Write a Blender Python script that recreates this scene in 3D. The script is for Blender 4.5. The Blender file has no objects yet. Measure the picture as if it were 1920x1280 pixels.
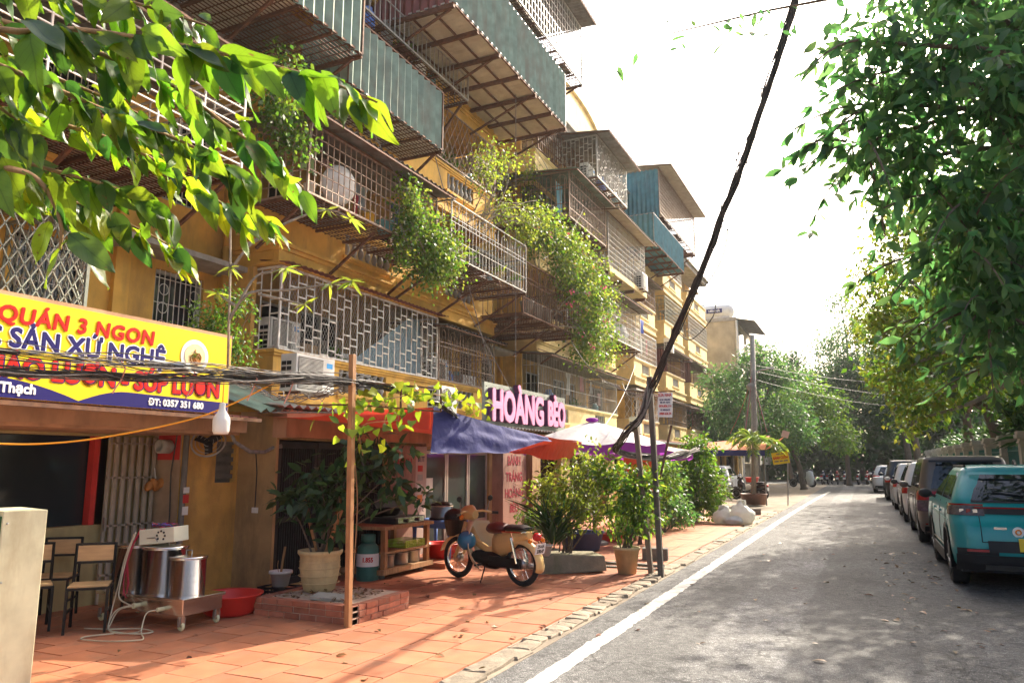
import bpy, math, random
import numpy as np
from mathutils import Vector, Matrix
R = math.radians
random.seed(7)
rng = np.random.default_rng(7)
sc = bpy.context.scene
col = sc.collection

# ------------------------------------------------------------------ camera
cam = bpy.data.cameras.new('camera')
cam.lens = 26.0; cam.sensor_width = 36.0; cam.clip_end = 2000; cam.clip_start = 0.05
camo = bpy.data.objects.new('camera', cam); col.objects.link(camo)
camo.location = (0, 0, 1.62); camo.rotation_euler = (R(90 + 9.33), 0, R(25.3))
sc.camera = camo
# ------------------------------------------------------------------ sky, sun, exposure
SUN_AZ, SUN_EL = 17.0, 36.0            # azimuth from +Y towards +X
wd = bpy.data.worlds.new('World'); sc.world = wd; wd.use_nodes = True
wn = wd.node_tree.nodes; wl = wd.node_tree.links
bg = wn['Background']
sky = wn.new('ShaderNodeTexSky'); sky.sky_type = 'NISHITA'; sky.sun_disc = False
sky.sun_elevation = R(SUN_EL); sky.sun_rotation = R(SUN_AZ)
sky.air_density = 0.9; sky.dust_density = 7.0; sky.ozone_density = 0.6; sky.altitude = 0
wl.new(sky.outputs['Color'], bg.inputs['Color']); bg.inputs['Strength'].default_value = 0.15
sl = bpy.data.lights.new('sun', 'SUN'); sl.energy = 3.7; sl.angle = R(0.55); sl.color = (1.0, 0.90, 0.74)
so = bpy.data.objects.new('sun', sl); col.objects.link(so)
sdir = Vector((math.sin(R(SUN_AZ)) * math.cos(R(SUN_EL)), math.cos(R(SUN_AZ)) * math.cos(R(SUN_EL)), math.sin(R(SUN_EL))))
so.rotation_euler = sdir.to_track_quat('Z', 'Y').to_euler(); so.location = (6, 30, 40)
sc.view_settings.view_transform = 'Standard'; sc.view_settings.look = 'None'
sc.view_settings.gamma = 1.0; sc.view_settings.use_curve_mapping = False
sc.view_settings.exposure = 1.5
sc.cycles.max_bounces = 8; sc.cycles.transparent_max_bounces = 12
sc.cycles.use_denoising = True

# ------------------------------------------------------------------ materials
MAT = {}
def _new(name):
    m = bpy.data.materials.new(name); m.use_nodes = True
    return m, m.node_tree.nodes, m.node_tree.links
def mat(name, c, rough=0.7, metal=0.0, var=0.12, scale=6.0, bump=0.0, bscale=40.0, stain=None, stain_amt=0.5, sscale=1.3,
        spec=0.35, coat=0.0, rnd=0.0, stretch=None, detail=6.0, trans=0.0):
    """Procedural painted surface: large noise varies the tone, a second noise lays stains, a third gives relief."""
    if name in MAT: return MAT[name]
    m, n, l = _new(name); p = n['Principled BSDF']
    tc = n.new('ShaderNodeTexCoord'); mp = n.new('ShaderNodeMapping')
    l.new(tc.outputs['Object'], mp.inputs['Vector'])
    if stretch: mp.inputs['Scale'].default_value = stretch
    nz = n.new('ShaderNodeTexNoise'); nz.inputs['Scale'].default_value = scale; nz.inputs['Detail'].default_value = detail
    l.new(mp.outputs[0], nz.inputs['Vector'])
    mr = n.new('ShaderNodeMapRange'); mr.inputs['From Min'].default_value = .25; mr.inputs['From Max'].default_value = .75
    mr.inputs['To Min'].default_value = 1 - var; mr.inputs['To Max'].default_value = 1 + var
    l.new(nz.outputs['Fac'], mr.inputs['Value'])
    mx = n.new('ShaderNodeMix'); mx.data_type = 'RGBA'; mx.blend_type = 'MULTIPLY'; mx.inputs[0].default_value = 1.0
    mx.inputs[6].default_value = (*c, 1); l.new(mr.outputs[0], mx.inputs[7])
    out = mx.outputs[2]
    if rnd:
        oi = n.new('ShaderNodeObjectInfo'); m2 = n.new('ShaderNodeMapRange')
        m2.inputs['To Min'].default_value = 1 - rnd; m2.inputs['To Max'].default_value = 1 + rnd
        l.new(oi.outputs['Random'], m2.inputs['Value'])
        mx3 = n.new('ShaderNodeMix'); mx3.data_type = 'RGBA'; mx3.blend_type = 'MULTIPLY'; mx3.inputs[0].default_value = 1.0
        l.new(out, mx3.inputs[6]); l.new(m2.outputs[0], mx3.inputs[7]); out = mx3.outputs[2]
    if stain:
        nz2 = n.new('ShaderNodeTexNoise'); nz2.inputs['Scale'].default_value = sscale; nz2.inputs['Detail'].default_value = 9
        nz2.inputs['Roughness'].default_value = .68
        mp2 = n.new('ShaderNodeMapping'); mp2.inputs['Scale'].default_value = (1.6, 1.6, .45); mp2.inputs['Location'].default_value = (3.1, 1.7, 5.3)
        l.new(tc.outputs['Object'], mp2.inputs['Vector']); l.new(mp2.outputs[0], nz2.inputs['Vector'])
        r2 = n.new('ShaderNodeMapRange'); r2.inputs['From Min'].default_value = .47; r2.inputs['From Max'].default_value = .74
        r2.inputs['To Max'].default_value = stain_amt; l.new(nz2.outputs['Fac'], r2.inputs['Value'])
        mx2 = n.new('ShaderNodeMix'); mx2.data_type = 'RGBA'; l.new(r2.outputs[0], mx2.inputs[0])
        l.new(out, mx2.inputs[6]); mx2.inputs[7].default_value = (*stain, 1); out = mx2.outputs[2]
    l.new(out, p.inputs['Base Color'])
    p.inputs['Roughness'].default_value = rough; p.inputs['Metallic'].default_value = metal
    p.inputs['Specular IOR Level'].default_value = spec
    if coat: p.inputs['Coat Weight'].default_value = coat; p.inputs['Coat Roughness'].default_value = .05
    if trans: p.inputs['Transmission Weight'].default_value = trans
    if bump:
        nb = n.new('ShaderNodeTexNoise'); nb.inputs['Scale'].default_value = bscale; nb.inputs['Detail'].default_value = 4
        l.new(mp.outputs[0], nb.inputs['Vector'])
        b = n.new('ShaderNodeBump'); b.inputs['Strength'].default_value = bump; b.inputs['Distance'].default_value = .02
        l.new(nb.outputs['Fac'], b.inputs['Height']); l.new(b.outputs[0], p.inputs['Normal'])
    MAT[name] = m
    return m
def leafmat(name, c, tc, mixf=0.45, var=0.35, rough=0.45, hue=0.03, veins=False):
    """Leaf: glossy face plus light shining through; tone differs from leaf to leaf."""
    if name in MAT: return MAT[name]
    m, n, l = _new(name); p = n['Principled BSDF']; o = n['Material Output']
    ge = n.new('ShaderNodeNewGeometry'); oi = n.new('ShaderNodeObjectInfo')
    ad = n.new('ShaderNodeMath'); ad.operation = 'ADD'; l.new(ge.outputs['Random Per Island'], ad.inputs[0]); l.new(oi.outputs['Random'], ad.inputs[1])
    fr = n.new('ShaderNodeMath'); fr.operation = 'FRACT'; l.new(ad.outputs[0], fr.inputs[0])
    def tint(color):
        h = n.new('ShaderNodeHueSaturation'); h.inputs['Color'].default_value = (*color, 1)
        a = n.new('ShaderNodeMapRange'); a.inputs['To Min'].default_value = .5 - hue; a.inputs['To Max'].default_value = .5 + hue
        l.new(fr.outputs[0], a.inputs['Value']); l.new(a.outputs[0], h.inputs['Hue'])
        b = n.new('ShaderNodeMath'); b.operation = 'MULTIPLY_ADD'; b.inputs[1].default_value = 7.31; b.inputs[2].default_value = .17
        l.new(fr.outputs[0], b.inputs[0]); f2 = n.new('ShaderNodeMath'); f2.operation = 'FRACT'; l.new(b.outputs[0], f2.inputs[0])
        v = n.new('ShaderNodeMapRange'); v.inputs['To Min'].default_value = 1 - var; v.inputs['To Max'].default_value = 1 + var
        l.new(f2.outputs[0], v.inputs['Value']); l.new(v.outputs[0], h.inputs['Value'])
        return h.outputs['Color']
    fac = None
    if veins:                                   # midrib, side veins and brown blemishes in the leaf's own coordinates
        t_ = n.new('ShaderNodeTexCoord'); sx_ = n.new('ShaderNodeSeparateXYZ'); l.new(t_.outputs['Object'], sx_.inputs[0])
        def M_(op, a, b=None, c_=None):
            q = n.new('ShaderNodeMath'); q.operation = op
            for i_, v_ in enumerate((a, b, c_)):
                if v_ is None: continue
                if isinstance(v_, (int, float)): q.inputs[i_].default_value = v_
                else: l.new(v_, q.inputs[i_])
            return q.outputs[0]
        ay = M_('ABSOLUTE', sx_.outputs[1]); rib = M_('SMOOTH_MIN', M_('DIVIDE', ay, .016), 1.0, .2)
        w_ = M_('ABSOLUTE', M_('SINE', M_('SUBTRACT', M_('MULTIPLY', sx_.outputs[0], 26.0), M_('MULTIPLY', ay, 34.0)))); sv = M_('MINIMUM', M_('MULTIPLY', w_, 5.0), 1.0)
        vein = M_('MULTIPLY', M_('MULTIPLY_ADD', rib, .35, .65), M_('MULTIPLY_ADD', sv, .2, .8))
        nz_ = n.new('ShaderNodeTexNoise'); nz_.inputs['Scale'].default_value = 5; nz_.noise_dimensions = '4D'; l.new(t_.outputs['Object'], nz_.inputs['Vector']); l.new(M_('MULTIPLY', oi.outputs['Random'], 40.0), nz_.inputs['W'])
        sp_ = n.new('ShaderNodeMapRange'); sp_.inputs['From Min'].default_value = .68; sp_.inputs['From Max'].default_value = .74; l.new(nz_.outputs['Fac'], sp_.inputs['Value']); fac = (vein, sp_.outputs[0])
    def fin(cs):
        if fac is None: return cs
        a = n.new('ShaderNodeMix'); a.data_type = 'RGBA'; a.blend_type = 'MULTIPLY'; a.inputs[0].default_value = 1; l.new(cs, a.inputs[6]); l.new(fac[0], a.inputs[7])
        b = n.new('ShaderNodeMix'); b.data_type = 'RGBA'; l.new(fac[1], b.inputs[0]); l.new(a.outputs[2], b.inputs[6]); b.inputs[7].default_value = (.16, .09, .03, 1); return b.outputs[2]
    l.new(fin(tint(c)), p.inputs['Base Color']); p.inputs['Roughness'].default_value = rough
    p.inputs['Specular IOR Level'].default_value = .4
    tr = n.new('ShaderNodeBsdfTranslucent'); l.new(fin(tint(tc)), tr.inputs['Color'])
    mx = n.new('ShaderNodeMixShader'); mx.inputs[0].default_value = mixf
    l.new(p.outputs[0], mx.inputs[1]); l.new(tr.outputs[0], mx.inputs[2]); l.new(mx.outputs[0], o.inputs['Surface'])
    MAT[name] = m
    return m
def clothmat(name, c, tc, mixf=.35, rough=.7):
    if name in MAT: return MAT[name]
    m, n, l = _new(name); p = n['Principled BSDF']; o = n['Material Output']
    t = n.new('ShaderNodeTexCoord'); nz = n.new('ShaderNodeTexNoise'); nz.inputs['Scale'].default_value = 9; nz.inputs['Detail'].default_value = 5
    l.new(t.outputs['Object'], nz.inputs['Vector'])
    h = n.new('ShaderNodeMix'); h.data_type = 'RGBA'; l.new(nz.outputs['Fac'], h.inputs[0])
    h.inputs[6].default_value = (*[x * .75 for x in c], 1); h.inputs[7].default_value = (*[min(1, x * 1.25) for x in c], 1)
    l.new(h.outputs[2], p.inputs['Base Color']); p.inputs['Roughness'].default_value = rough
    b = n.new('ShaderNodeBump'); b.inputs['Strength'].default_value = .5; b.inputs['Distance'].default_value = .03
    l.new(nz.outputs['Fac'], b.inputs['Height']); l.new(b.outputs[0], p.inputs['Normal'])
    tr = n.new('ShaderNodeBsdfTranslucent'); tr.inputs['Color'].default_value = (*tc, 1)
    mx = n.new('ShaderNodeMixShader'); mx.inputs[0].default_value = mixf
    l.new(p.outputs[0], mx.inputs[1]); l.new(tr.outputs[0], mx.inputs[2]); l.new(mx.outputs[0], o.inputs['Surface'])
    MAT[name] = m
    return m
def glassmat(name, c=(.02, .025, .03), rough=.06):
    return mat(name, c, rough=rough, var=.05, spec=.6)

# paints and stuffs
OCHRE = mat('ochre_wall', (.69, .40, .085), .85, var=.2, scale=2.2, bump=.15, bscale=60, stain=(.22, .15, .07), stain_amt=.55)
OCHRE_D = mat('dirty_ochre_wall', (.60, .35, .09), .9, var=.25, scale=3, bump=.2, stain=(.16, .11, .06), stain_amt=.65, sscale=1.8)
CREAM = mat('cream_paint', (.74, .56, .25), .8, var=.14, scale=2.5, stain=(.26, .21, .13), stain_amt=.45)
GREYWALL = mat('weathered_render', (.42, .36, .25), .9, var=.25, scale=1.2, stain=(.15, .13, .10), stain_amt=.7, sscale=.6)
CONC = mat('concrete', (.34, .32, .28), .9, var=.2, scale=5, bump=.3, stain=(.12, .11, .09), stain_amt=.6)
CONC_D = mat('dark_concrete', (.16, .15, .13), .9, var=.25, scale=5, bump=.3)
BALUS = mat('baluster_concrete', (.30, .29, .27), .8, var=.2, scale=8)
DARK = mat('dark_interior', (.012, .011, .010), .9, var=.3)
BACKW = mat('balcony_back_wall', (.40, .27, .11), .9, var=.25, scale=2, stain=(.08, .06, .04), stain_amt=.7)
RUST = mat('rusty_steel', (.13, .065, .04), .75, .2, var=.4, scale=14, stain=(.26, .12, .05), stain_amt=.7, sscale=6)
RUST_L = mat('pale_rusty_steel', (.33, .25, .19), .65, .2, var=.35, scale=14, stain=(.22, .10, .05), stain_amt=.8, sscale=6)
WHITEBAR = mat('white_painted_steel', (.72, .70, .64), .5, var=.12, scale=9, stain=(.35, .16, .06), stain_amt=.8, sscale=5)
GREYBAR = mat('grey_painted_steel', (.36, .36, .33), .5, var=.25, scale=9, stain=(.22, .12, .07), stain_amt=.7, sscale=5)
GREENBAR = mat('faded_green_steel', (.28, .31, .24), .6, var=.25, scale=9, stain=(.25, .14, .08), stain_amt=.7, sscale=5)
STEEL = mat('brushed_steel', (.78, .76, .72), .16, 1.0, var=.08, scale=2, stretch=(1, 1, 30), bump=.02, bscale=3)
STEEL_D = mat('dull_steel', (.38, .37, .36), .4, .9, var=.2, scale=5)
TEALSHEET = mat('teal_corrugated_sheet', (.20, .275, .215), .5, .08, var=.35, scale=3, stain=(.20, .14, .10), stain_amt=.8, sscale=1.6)
BLUESHEET = mat('blue_corrugated_sheet', (.09, .23, .25), .5, .08, var=.25, scale=3, stain=(.17, .15, .13), stain_amt=.35)
GREYSHEET = mat('grey_corrugated_sheet', (.22, .215, .20), .6, .3, var=.3, scale=4, stain=(.13, .07, .045), stain_amt=.75)
CREAMSHEET = mat('cream_corrugated_sheet', (.55, .50, .38), .6, .1, var=.15, scale=4, stain=(.30, .20, .12), stain_amt=.5)
REDSHEET = mat('maroon_corrugated_sheet', (.20, .065, .05), .55, .1, var=.25, scale=4, stain=(.10, .05, .04), stain_amt=.6)
BROWNWOOD = mat('weathered_wood', (.33, .19, .09), .75, var=.35, scale=4, stretch=(6, 6, .6), bump=.25, bscale=20)
ORANGEWOOD = mat('orange_wood', (.36, .175, .075), .6, var=.3, scale=5, stretch=(5, 5, .8), bump=.2, bscale=20)
PALEWOOD = mat('pale_ply', (.50, .32, .15), .55, var=.2, scale=4, stretch=(1, 1, 6), bump=.05)
BLACKMETAL = mat('black_metal', (.015, .015, .016), .45, .3, var=.2)
BLACKPL = mat('black_plastic', (.018, .018, .02), .4, var=.2)
RUBBER = mat('tyre_rubber', (.02, .02, .02), .85, var=.25, scale=20, bump=.2)
CABLE = mat('black_cable', (.045, .04, .036), .6, var=.4, scale=20)
CABLE_L = mat('grey_cable', (.23, .21, .19), .6, var=.4, scale=20)
TERRA = mat('terracotta_tile', (.41, .155, .078), .62, var=.2, scale=3.5, rnd=.2, bump=.08, bscale=70, stain=(.26, .15, .10), stain_amt=.7, sscale=2.6)
MORTAR = mat('tile_mortar', (.45, .33, .25), .95, var=.25, scale=12)
BRICK = mat('red_brick', (.34, .12, .07), .85, var=.3, scale=9, rnd=.22, bump=.3, stain=(.20, .16, .13), stain_amt=.4, sscale=5)
REDPL = mat('red_plastic', (.62, .035, .025), .35, var=.08)
BLUEPL = mat('blue_plastic', (.09, .20, .52), .4, var=.1)
WHITEPL = mat('white_plastic', (.74, .73, .69), .4, var=.08, stain=(.40, .36, .28), stain_amt=.4)
CLAY = mat('clay_pot', (.50, .38, .20), .75, var=.2, scale=7, bump=.1, stain=(.22, .17, .10), stain_amt=.6, sscale=4)
SOIL = mat('soil', (.07, .055, .04), .95, var=.5, scale=20, bump=.6)
BARK = mat('bark', (.13, .10, .075), .9, var=.4, scale=9, stretch=(3, 3, .6), bump=.6, bscale=15)
BARK_P = mat('pale_bark', (.26, .22, .17), .9, var=.35, scale=9, stretch=(3, 3, .6), bump=.5, bscale=15)
GLASS = glassmat('dark_glass')
PINKWALL = mat('pinkish_beam', (.46, .27, .16), .85, var=.2, scale=3, bump=.1, stain=(.15, .10, .07), stain_amt=.6, sscale=2)
YLEAF = leafmat('lime_leaf', (.13, .19, .025), (.40, .55, .04), .48, .35)
GLEAF = leafmat('green_leaf', (.045, .095, .018), (.20, .36, .03), .42, .4)
DLEAF = leafmat('deep_green_leaf', (.025, .06, .022), (.07, .16, .03), .32, .45)
OLEAF = leafmat('olive_leaf', (.085, .12, .025), (.34, .42, .05), .45, .4)
BLEAF = leafmat('blue_green_leaf', (.035, .085, .04), (.14, .30, .06), .4, .35)

# ------------------------------------------------------------------ object helpers
def link(o, parent=None):
    col.objects.link(o)
    if parent is not None:
        o.parent = parent
        o.matrix_parent_inverse = PINV.get(parent.name, Matrix.Identity(4))
    return o
PINV = {}
def tag(o, label=None, cat=None, group=None, kind=None):
    if label: o['label'] = label
    if cat: o['category'] = cat
    if group: o['group'] = group
    if kind: o['kind'] = kind
    return o
def thing(name, label, cat, loc=(0, 0, 0), group=None):
    """An Empty at the thing's base; the parts' meshes are written in world coordinates."""
    e = bpy.data.objects.new(name, None); e.empty_display_size = .2
    e.location = loc; col.objects.link(e); tag(e, label, cat, group)
    PINV[e.name] = Matrix.Translation(Vector(loc)).inverted()
    return e
def copy_tree(o, parent=None):
    c = o.copy(); col.objects.link(c)
    if parent is not None:
        c.parent = parent; c.matrix_parent_inverse = o.matrix_parent_inverse.copy()
    for ch in o.children: copy_tree(ch, c)
    return c
def rotm(rx=0, ry=0, rz=0):
    return np.array(Matrix.Rotation(rz, 3, 'Z') @ Matrix.Rotation(ry, 3, 'Y') @ Matrix.Rotation(rx, 3, 'X'))
def frame(d):
    d = np.asarray(d, float); d = d / (np.linalg.norm(d) + 1e-12)
    a = np.array([0, 0, 1.]) if abs(d[2]) < .9 else np.array([1., 0, 0])
    u = np.cross(a, d); u /= np.linalg.norm(u); return u, np.cross(d, u), d
CUBE = np.array([[x, y, z] for x in (-.5, .5) for y in (-.5, .5) for z in (-.5, .5)])
CUBEF = [(0, 1, 3, 2), (4, 6, 7, 5), (0, 4, 5, 1), (2, 3, 7, 6), (0, 2, 6, 4), (1, 5, 7, 3)]
class MB:
    """Collects shapes and builds them as one mesh object."""
    def __init__(s): s.v = []; s.f = []; s.n = 0
    def add(s, v, f):
        v = np.asarray(v, float).reshape(-1, 3); k = s.n
        s.v.append(v); s.f.extend([tuple(i + k for i in q) for q in f]); s.n += len(v); return s
    def bx(s, x0, x1, y0, y1, z0, z1):
        return s.add(CUBE * [x1 - x0, y1 - y0, z1 - z0] + [(x0 + x1) / 2, (y0 + y1) / 2, (z0 + z1) / 2], CUBEF)
    def box(s, c, size, rot=None):
        v = CUBE * np.asarray(size, float)
        if rot is not None: v = v @ rot.T
        return s.add(v + np.asarray(c, float), CUBEF)
    def bar(s, a, b, w, h=None):
        """a square bar from a to b"""
        a = np.asarray(a, float); b = np.asarray(b, float); u, w2, d = frame(b - a); h = h or w
        v = []
        for p in (a, b):
            for i, j in ((-1, -1), (1, -1), (1, 1), (-1, 1)): v.append(p + u * i * w / 2 + w2 * j * h / 2)
        return s.add(v, [(0, 1, 5, 4), (1, 2, 6, 5), (2, 3, 7, 6), (3, 0, 4, 7), (3, 2, 1, 0), (4, 5, 6, 7)])
    def tube(s, pts, r, n=6, cap=True):
        pts = [np.asarray(p, float) for p in pts]; m = len(pts)
        rs = r if hasattr(r, '__len__') else [r] * m
        V = []; ref = None
        for i, p in enumerate(pts):
            d = pts[min(i + 1, m - 1)] - pts[max(i - 1, 0)]
            u, w, dd = frame(d)
            if ref is not None:
                u = ref - dd * ref.dot(dd)
                nn = np.linalg.norm(u); u = u / nn if nn > 1e-6 else frame(d)[0]; w = np.cross(dd, u)
            ref = u
            for k in range(n):
                a = 2 * math.pi * k / n; V.append(p + (u * math.cos(a) + w * math.sin(a)) * rs[i])
        F = [(i * n + k, i * n + (k + 1) % n, (i + 1) * n + (k + 1) % n, (i + 1) * n + k) for i in range(m - 1) for k in range(n)]
        if cap: F += [tuple(range(n - 1, -1, -1)), tuple((m - 1) * n + k for k in range(n))]
        return s.add(V, F)
    def lathe(s, prof, c=(0, 0, 0), n=20, axis='z', cap=True, rot=None):
        V = []
        for r, z in prof:
            for k in range(n):
                a = 2 * math.pi * k / n; V.append((r * math.cos(a), r * math.sin(a), z))
        V = np.array(V)
        if axis == 'x': V = V[:, [2, 0, 1]]
        if axis == 'y': V = V[:, [1, 2, 0]]
        if rot is not None: V = V @ rot.T
        V = V + np.asarray(c, float); m = len(prof)
        F = [(i * n + k, i * n + (k + 1) % n, (i + 1) * n + (k + 1) % n, (i + 1) * n + k) for i in range(m - 1) for k in range(n)]
        if cap:
            if prof[0][0] > 1e-4: F.append(tuple(range(n - 1, -1, -1)))
            if prof[-1][0] > 1e-4: F.append(tuple((m - 1) * n + k for k in range(n)))
        return s.add(V, F)
    def torus(s, c, R0, r, axis='y', n=28, m=8, rot=None, sq=1.0):
        V = []
        for i in range(n):
            a = 2 * math.pi * i / n
            for j in range(m):
                b = 2 * math.pi * j / m; q = R0 + r * math.cos(b)
                V.append((q * math.cos(a), q * math.sin(a), r * sq * math.sin(b)))
        V = np.array(V)
        if axis == 'x': V = V[:, [2, 0, 1]]
        if axis == 'y': V = V[:, [1, 2, 0]]
        if rot is not None: V = V @ rot.T
        F = [(i * m + j, ((i + 1) % n) * m + j, ((i + 1) % n) * m + (j + 1) % m, i * m + (j + 1) % m) for i in range(n) for j in range(m)]
        return s.add(V + np.asarray(c, float), F)
    def ball(s, c, r, n=14, m=9, rot=None):
        r = np.asarray(r if hasattr(r, '__len__') else (r, r, r), float); V = []
        for i in range(m + 1):
            t = math.pi * i / m
            for k in range(n):
                a = 2 * math.pi * k / n; V.append((math.sin(t) * math.cos(a), math.sin(t) * math.sin(a), math.cos(t)))
        V = np.array(V) * r
        if rot is not None: V = V @ rot.T
        F = [(i * n + k, (i + 1) * n + k, (i + 1) * n + (k + 1) % n, i * n + (k + 1) % n) for i in range(m) for k in range(n)]
        return s.add(V + np.asarray(c, float), F)
    def grid(s, P):
        """P: array (m,n,3)"""
        P = np.asarray(P, float); m, n = P.shape[:2]
        return s.add(P.reshape(-1, 3), [(i * n + j, i * n + j + 1, (i + 1) * n + j + 1, (i + 1) * n + j) for i in range(m - 1) for j in range(n - 1)])
    def sheet(s, o, u, v, nu, amp=.018, up=None, seg=1):
        """corrugated sheet: o corner, u along the waves' repeat, v along the ridges"""
        o, u, v = (np.asarray(t, float) for t in (o, u, v)); nrm = np.cross(u, v); nrm /= np.linalg.norm(nrm)
        nu = max(3, int(nu * .8)); amp = amp * 1.35; ts = np.linspace(0, 1, nu * 4 + 1); w = np.array([0, 1, 0, -1])[np.arange(len(ts)) % 4] * amp
        P = np.array([[o + u * t + v * q + nrm * a for t, a in zip(ts, w)] for q in np.linspace(0, 1, seg + 1)])
        return s.grid(P)
    def poly(s, pts): return s.add(pts, [tuple(range(len(pts)))])
    def prism(s, pts, d):
        """closed outline pts extruded by vector d"""
        a = np.asarray(pts, float); b = a + np.asarray(d, float); n = len(a)
        return s.add(np.vstack([a, b]), [tuple(range(n - 1, -1, -1)), tuple(range(n, 2 * n))] + [(i, (i + 1) % n, n + (i + 1) % n, n + i) for i in range(n)])
    def mesh(s, name, m, smooth=False):
        me = bpy.data.meshes.new(name)
        if s.n: me.from_pydata(np.vstack(s.v).tolist(), [], s.f)
        if m: me.materials.append(m)
        if smooth and len(me.polygons): me.polygons.foreach_set('use_smooth', [True] * len(me.polygons))
        me.update(); return me
    def build(s, name, m, parent=None, smooth=False, kind=None, bevel=0):
        o = bpy.data.objects.new(name, s.mesh(name, m, smooth)); link(o, parent)
        if kind: o['kind'] = kind
        if bevel:
            b = o.modifiers.new('bevel', 'BEVEL'); b.width = bevel; b.segments = 2; b.limit_method = 'ANGLE'
        return o
def fast_mesh(name, V, F, m, smooth=False):
    """V (n,3) array, F (k,q) int array with equal-sided faces"""
    V = np.ascontiguousarray(V, np.float32); F = np.ascontiguousarray(F, np.int32); k, q = F.shape
    me = bpy.data.meshes.new(name); me.vertices.add(len(V)); me.vertices.foreach_set('co', V.ravel())
    me.loops.add(k * q); me.loops.foreach_set('vertex_index', F.ravel())
    me.polygons.add(k); me.polygons.foreach_set('loop_start', np.arange(0, k * q, q, dtype=np.int32))
    if smooth: me.polygons.foreach_set('use_smooth', np.ones(k, bool))
    me.materials.append(m); me.update(); me.validate(); return me
def quats(n, r=rng):
    q = r.normal(size=(n, 4)); q /= np.linalg.norm(q, axis=1)[:, None]; return q
def leaf_frames(D, up_bias=0.0, r=rng):
    """leaf long axis D (n,3); returns D, side, normal with the normal spread around up"""
    D = D / (np.linalg.norm(D, axis=1)[:, None] + 1e-9)
    U = r.normal(size=D.shape); U[:, 2] += up_bias
    S = np.cross(D, U); S /= (np.linalg.norm(S, axis=1)[:, None] + 1e-9); N = np.cross(S, D); return D, S, N
# leaf outline templates: columns along, side, normal
LEAF_Q = (np.array([[0, 0, 0], [.45, .26, .05], [1, 0, -.06], [.45, -.26, .05]]), np.array([[0, 1, 2, 3]]))
LEAF_M = (np.array([[0, 0, 0], [.3, .22, .06], [.3, -.22, .06], [.62, .21, .04], [.62, -.21, .04], [1, 0, -.14], [.3, 0, 0], [.62, 0, -.03]]),
          np.array([[0, 6, 1, 1], [0, 2, 6, 6], [6, 7, 3, 1], [6, 2, 4, 7], [7, 5, 3, 3], [7, 4, 5, 5]]))
def leaves_mesh(name, P, D, size, m, tmpl=LEAF_Q, up=1.0, width=1.0, r=rng):
    P = np.asarray(P, float); n = len(P); D, S, N = leaf_frames(np.asarray(D, float), up, r)
    size = np.broadcast_to(np.asarray(size, float), (n,))[:, None, None]
    T, F = tmpl; T = T * [1, width, 1]
    V = P[:, None, :] + size * (T[None, :, 0:1] * D[:, None] + T[None, :, 1:2] * S[:, None] + T[None, :, 2:3] * N[:, None])
    k = len(T); FF = (F[None] + (np.arange(n) * k)[:, None, None]).reshape(-1, 4)
    if (F[:, 2] == F[:, 3]).any():
        tri = FF[:, 2] == FF[:, 3]
        a = FF[~tri]; FF = np.vstack([FF[tri][:, :3], a[:, [0, 1, 2]], a[:, [0, 2, 3]]])
    return fast_mesh(name, V.reshape(-1, 3), FF, m)
def leaves(name, P, D, size, m, parent=None, tmpl=LEAF_Q, up=1.0, width=1.0, kind=None, r=rng):
    o = bpy.data.objects.new(name, leaves_mesh(name, P, D, size, m, tmpl, up, width, r)); link(o, parent)
    if kind: o['kind'] = kind
    return o
def text_mesh(body, size, bold=.0, extrude=.0, align='CENTER', shear=0.0, spacing=1.0, sx=1.0):
    """text as a mesh; boldness by stacking slightly shifted copies, each a hair further out"""
    cu = bpy.data.curves.new('t', 'FONT'); cu.body = body; cu.size = size; cu.extrude = extrude
    cu.align_x = align; cu.align_y = 'CENTER'; cu.shear = shear; cu.space_character = spacing; cu.resolution_u = 3
    o = bpy.data.objects.new('t', cu); col.objects.link(o)
    dg = bpy.context.evaluated_depsgraph_get(); m0 = bpy.data.meshes.new_from_object(o.evaluated_get(dg))
    bpy.data.objects.remove(o); bpy.data.curves.remove(cu)
    co = np.empty(len(m0.vertices) * 3); m0.vertices.foreach_get('co', co); co = co.reshape(-1, 3); co[:, 0] *= sx
    F = [tuple(p.vertices) for p in m0.polygons]; bpy.data.meshes.remove(m0); mb = MB()
    sh = [(0, 0)] if not bold else [(math.cos(a) * bold, math.sin(a) * bold) for a in np.linspace(0, 2 * math.pi, 8, endpoint=False)] + [(0, 0)]
    for k, (dx, dy) in enumerate(sh): mb.add(co + [dx, dy, k * .0003], F)
    return mb.mesh('letters', None)
def lettering(name, body, size, m, origin, u, v, parent, bold=.0, extrude=.002, align='CENTER', shear=0.0, spacing=1.0, sx=1.0):
    """flat letters laid on a surface: origin, u = reading direction, v = up"""
    me = text_mesh(body, size, bold, extrude, align, shear, spacing, sx)
    u = Vector(u).normalized(); v = Vector(v).normalized(); w = u.cross(v)
    M = Matrix((u, v, w)).transposed().to_4x4(); M.translation = Vector(origin)
    me.transform(M); me.materials.clear(); me.materials.append(m)
    o = bpy.data.objects.new(name, me); link(o, parent); return o
def catenary(a, b, sag, n=10):
    a = np.asarray(a, float); b = np.asarray(b, float)
    return [a + (b - a) * t + np.array([0, 0, -sag * 4 * t * (1 - t)]) for t in np.linspace(0, 1, n)]
def wob(pts, amp, r=rng):
    return [np.asarray(p) + r.normal(size=3) * amp for p in pts]
# ================================================================== SETTING
def struct(name, mb, m, parent=None, smooth=False):
    o = mb.build(name, m, parent, smooth)
    if parent is None: o['kind'] = 'structure'
    return o
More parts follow.
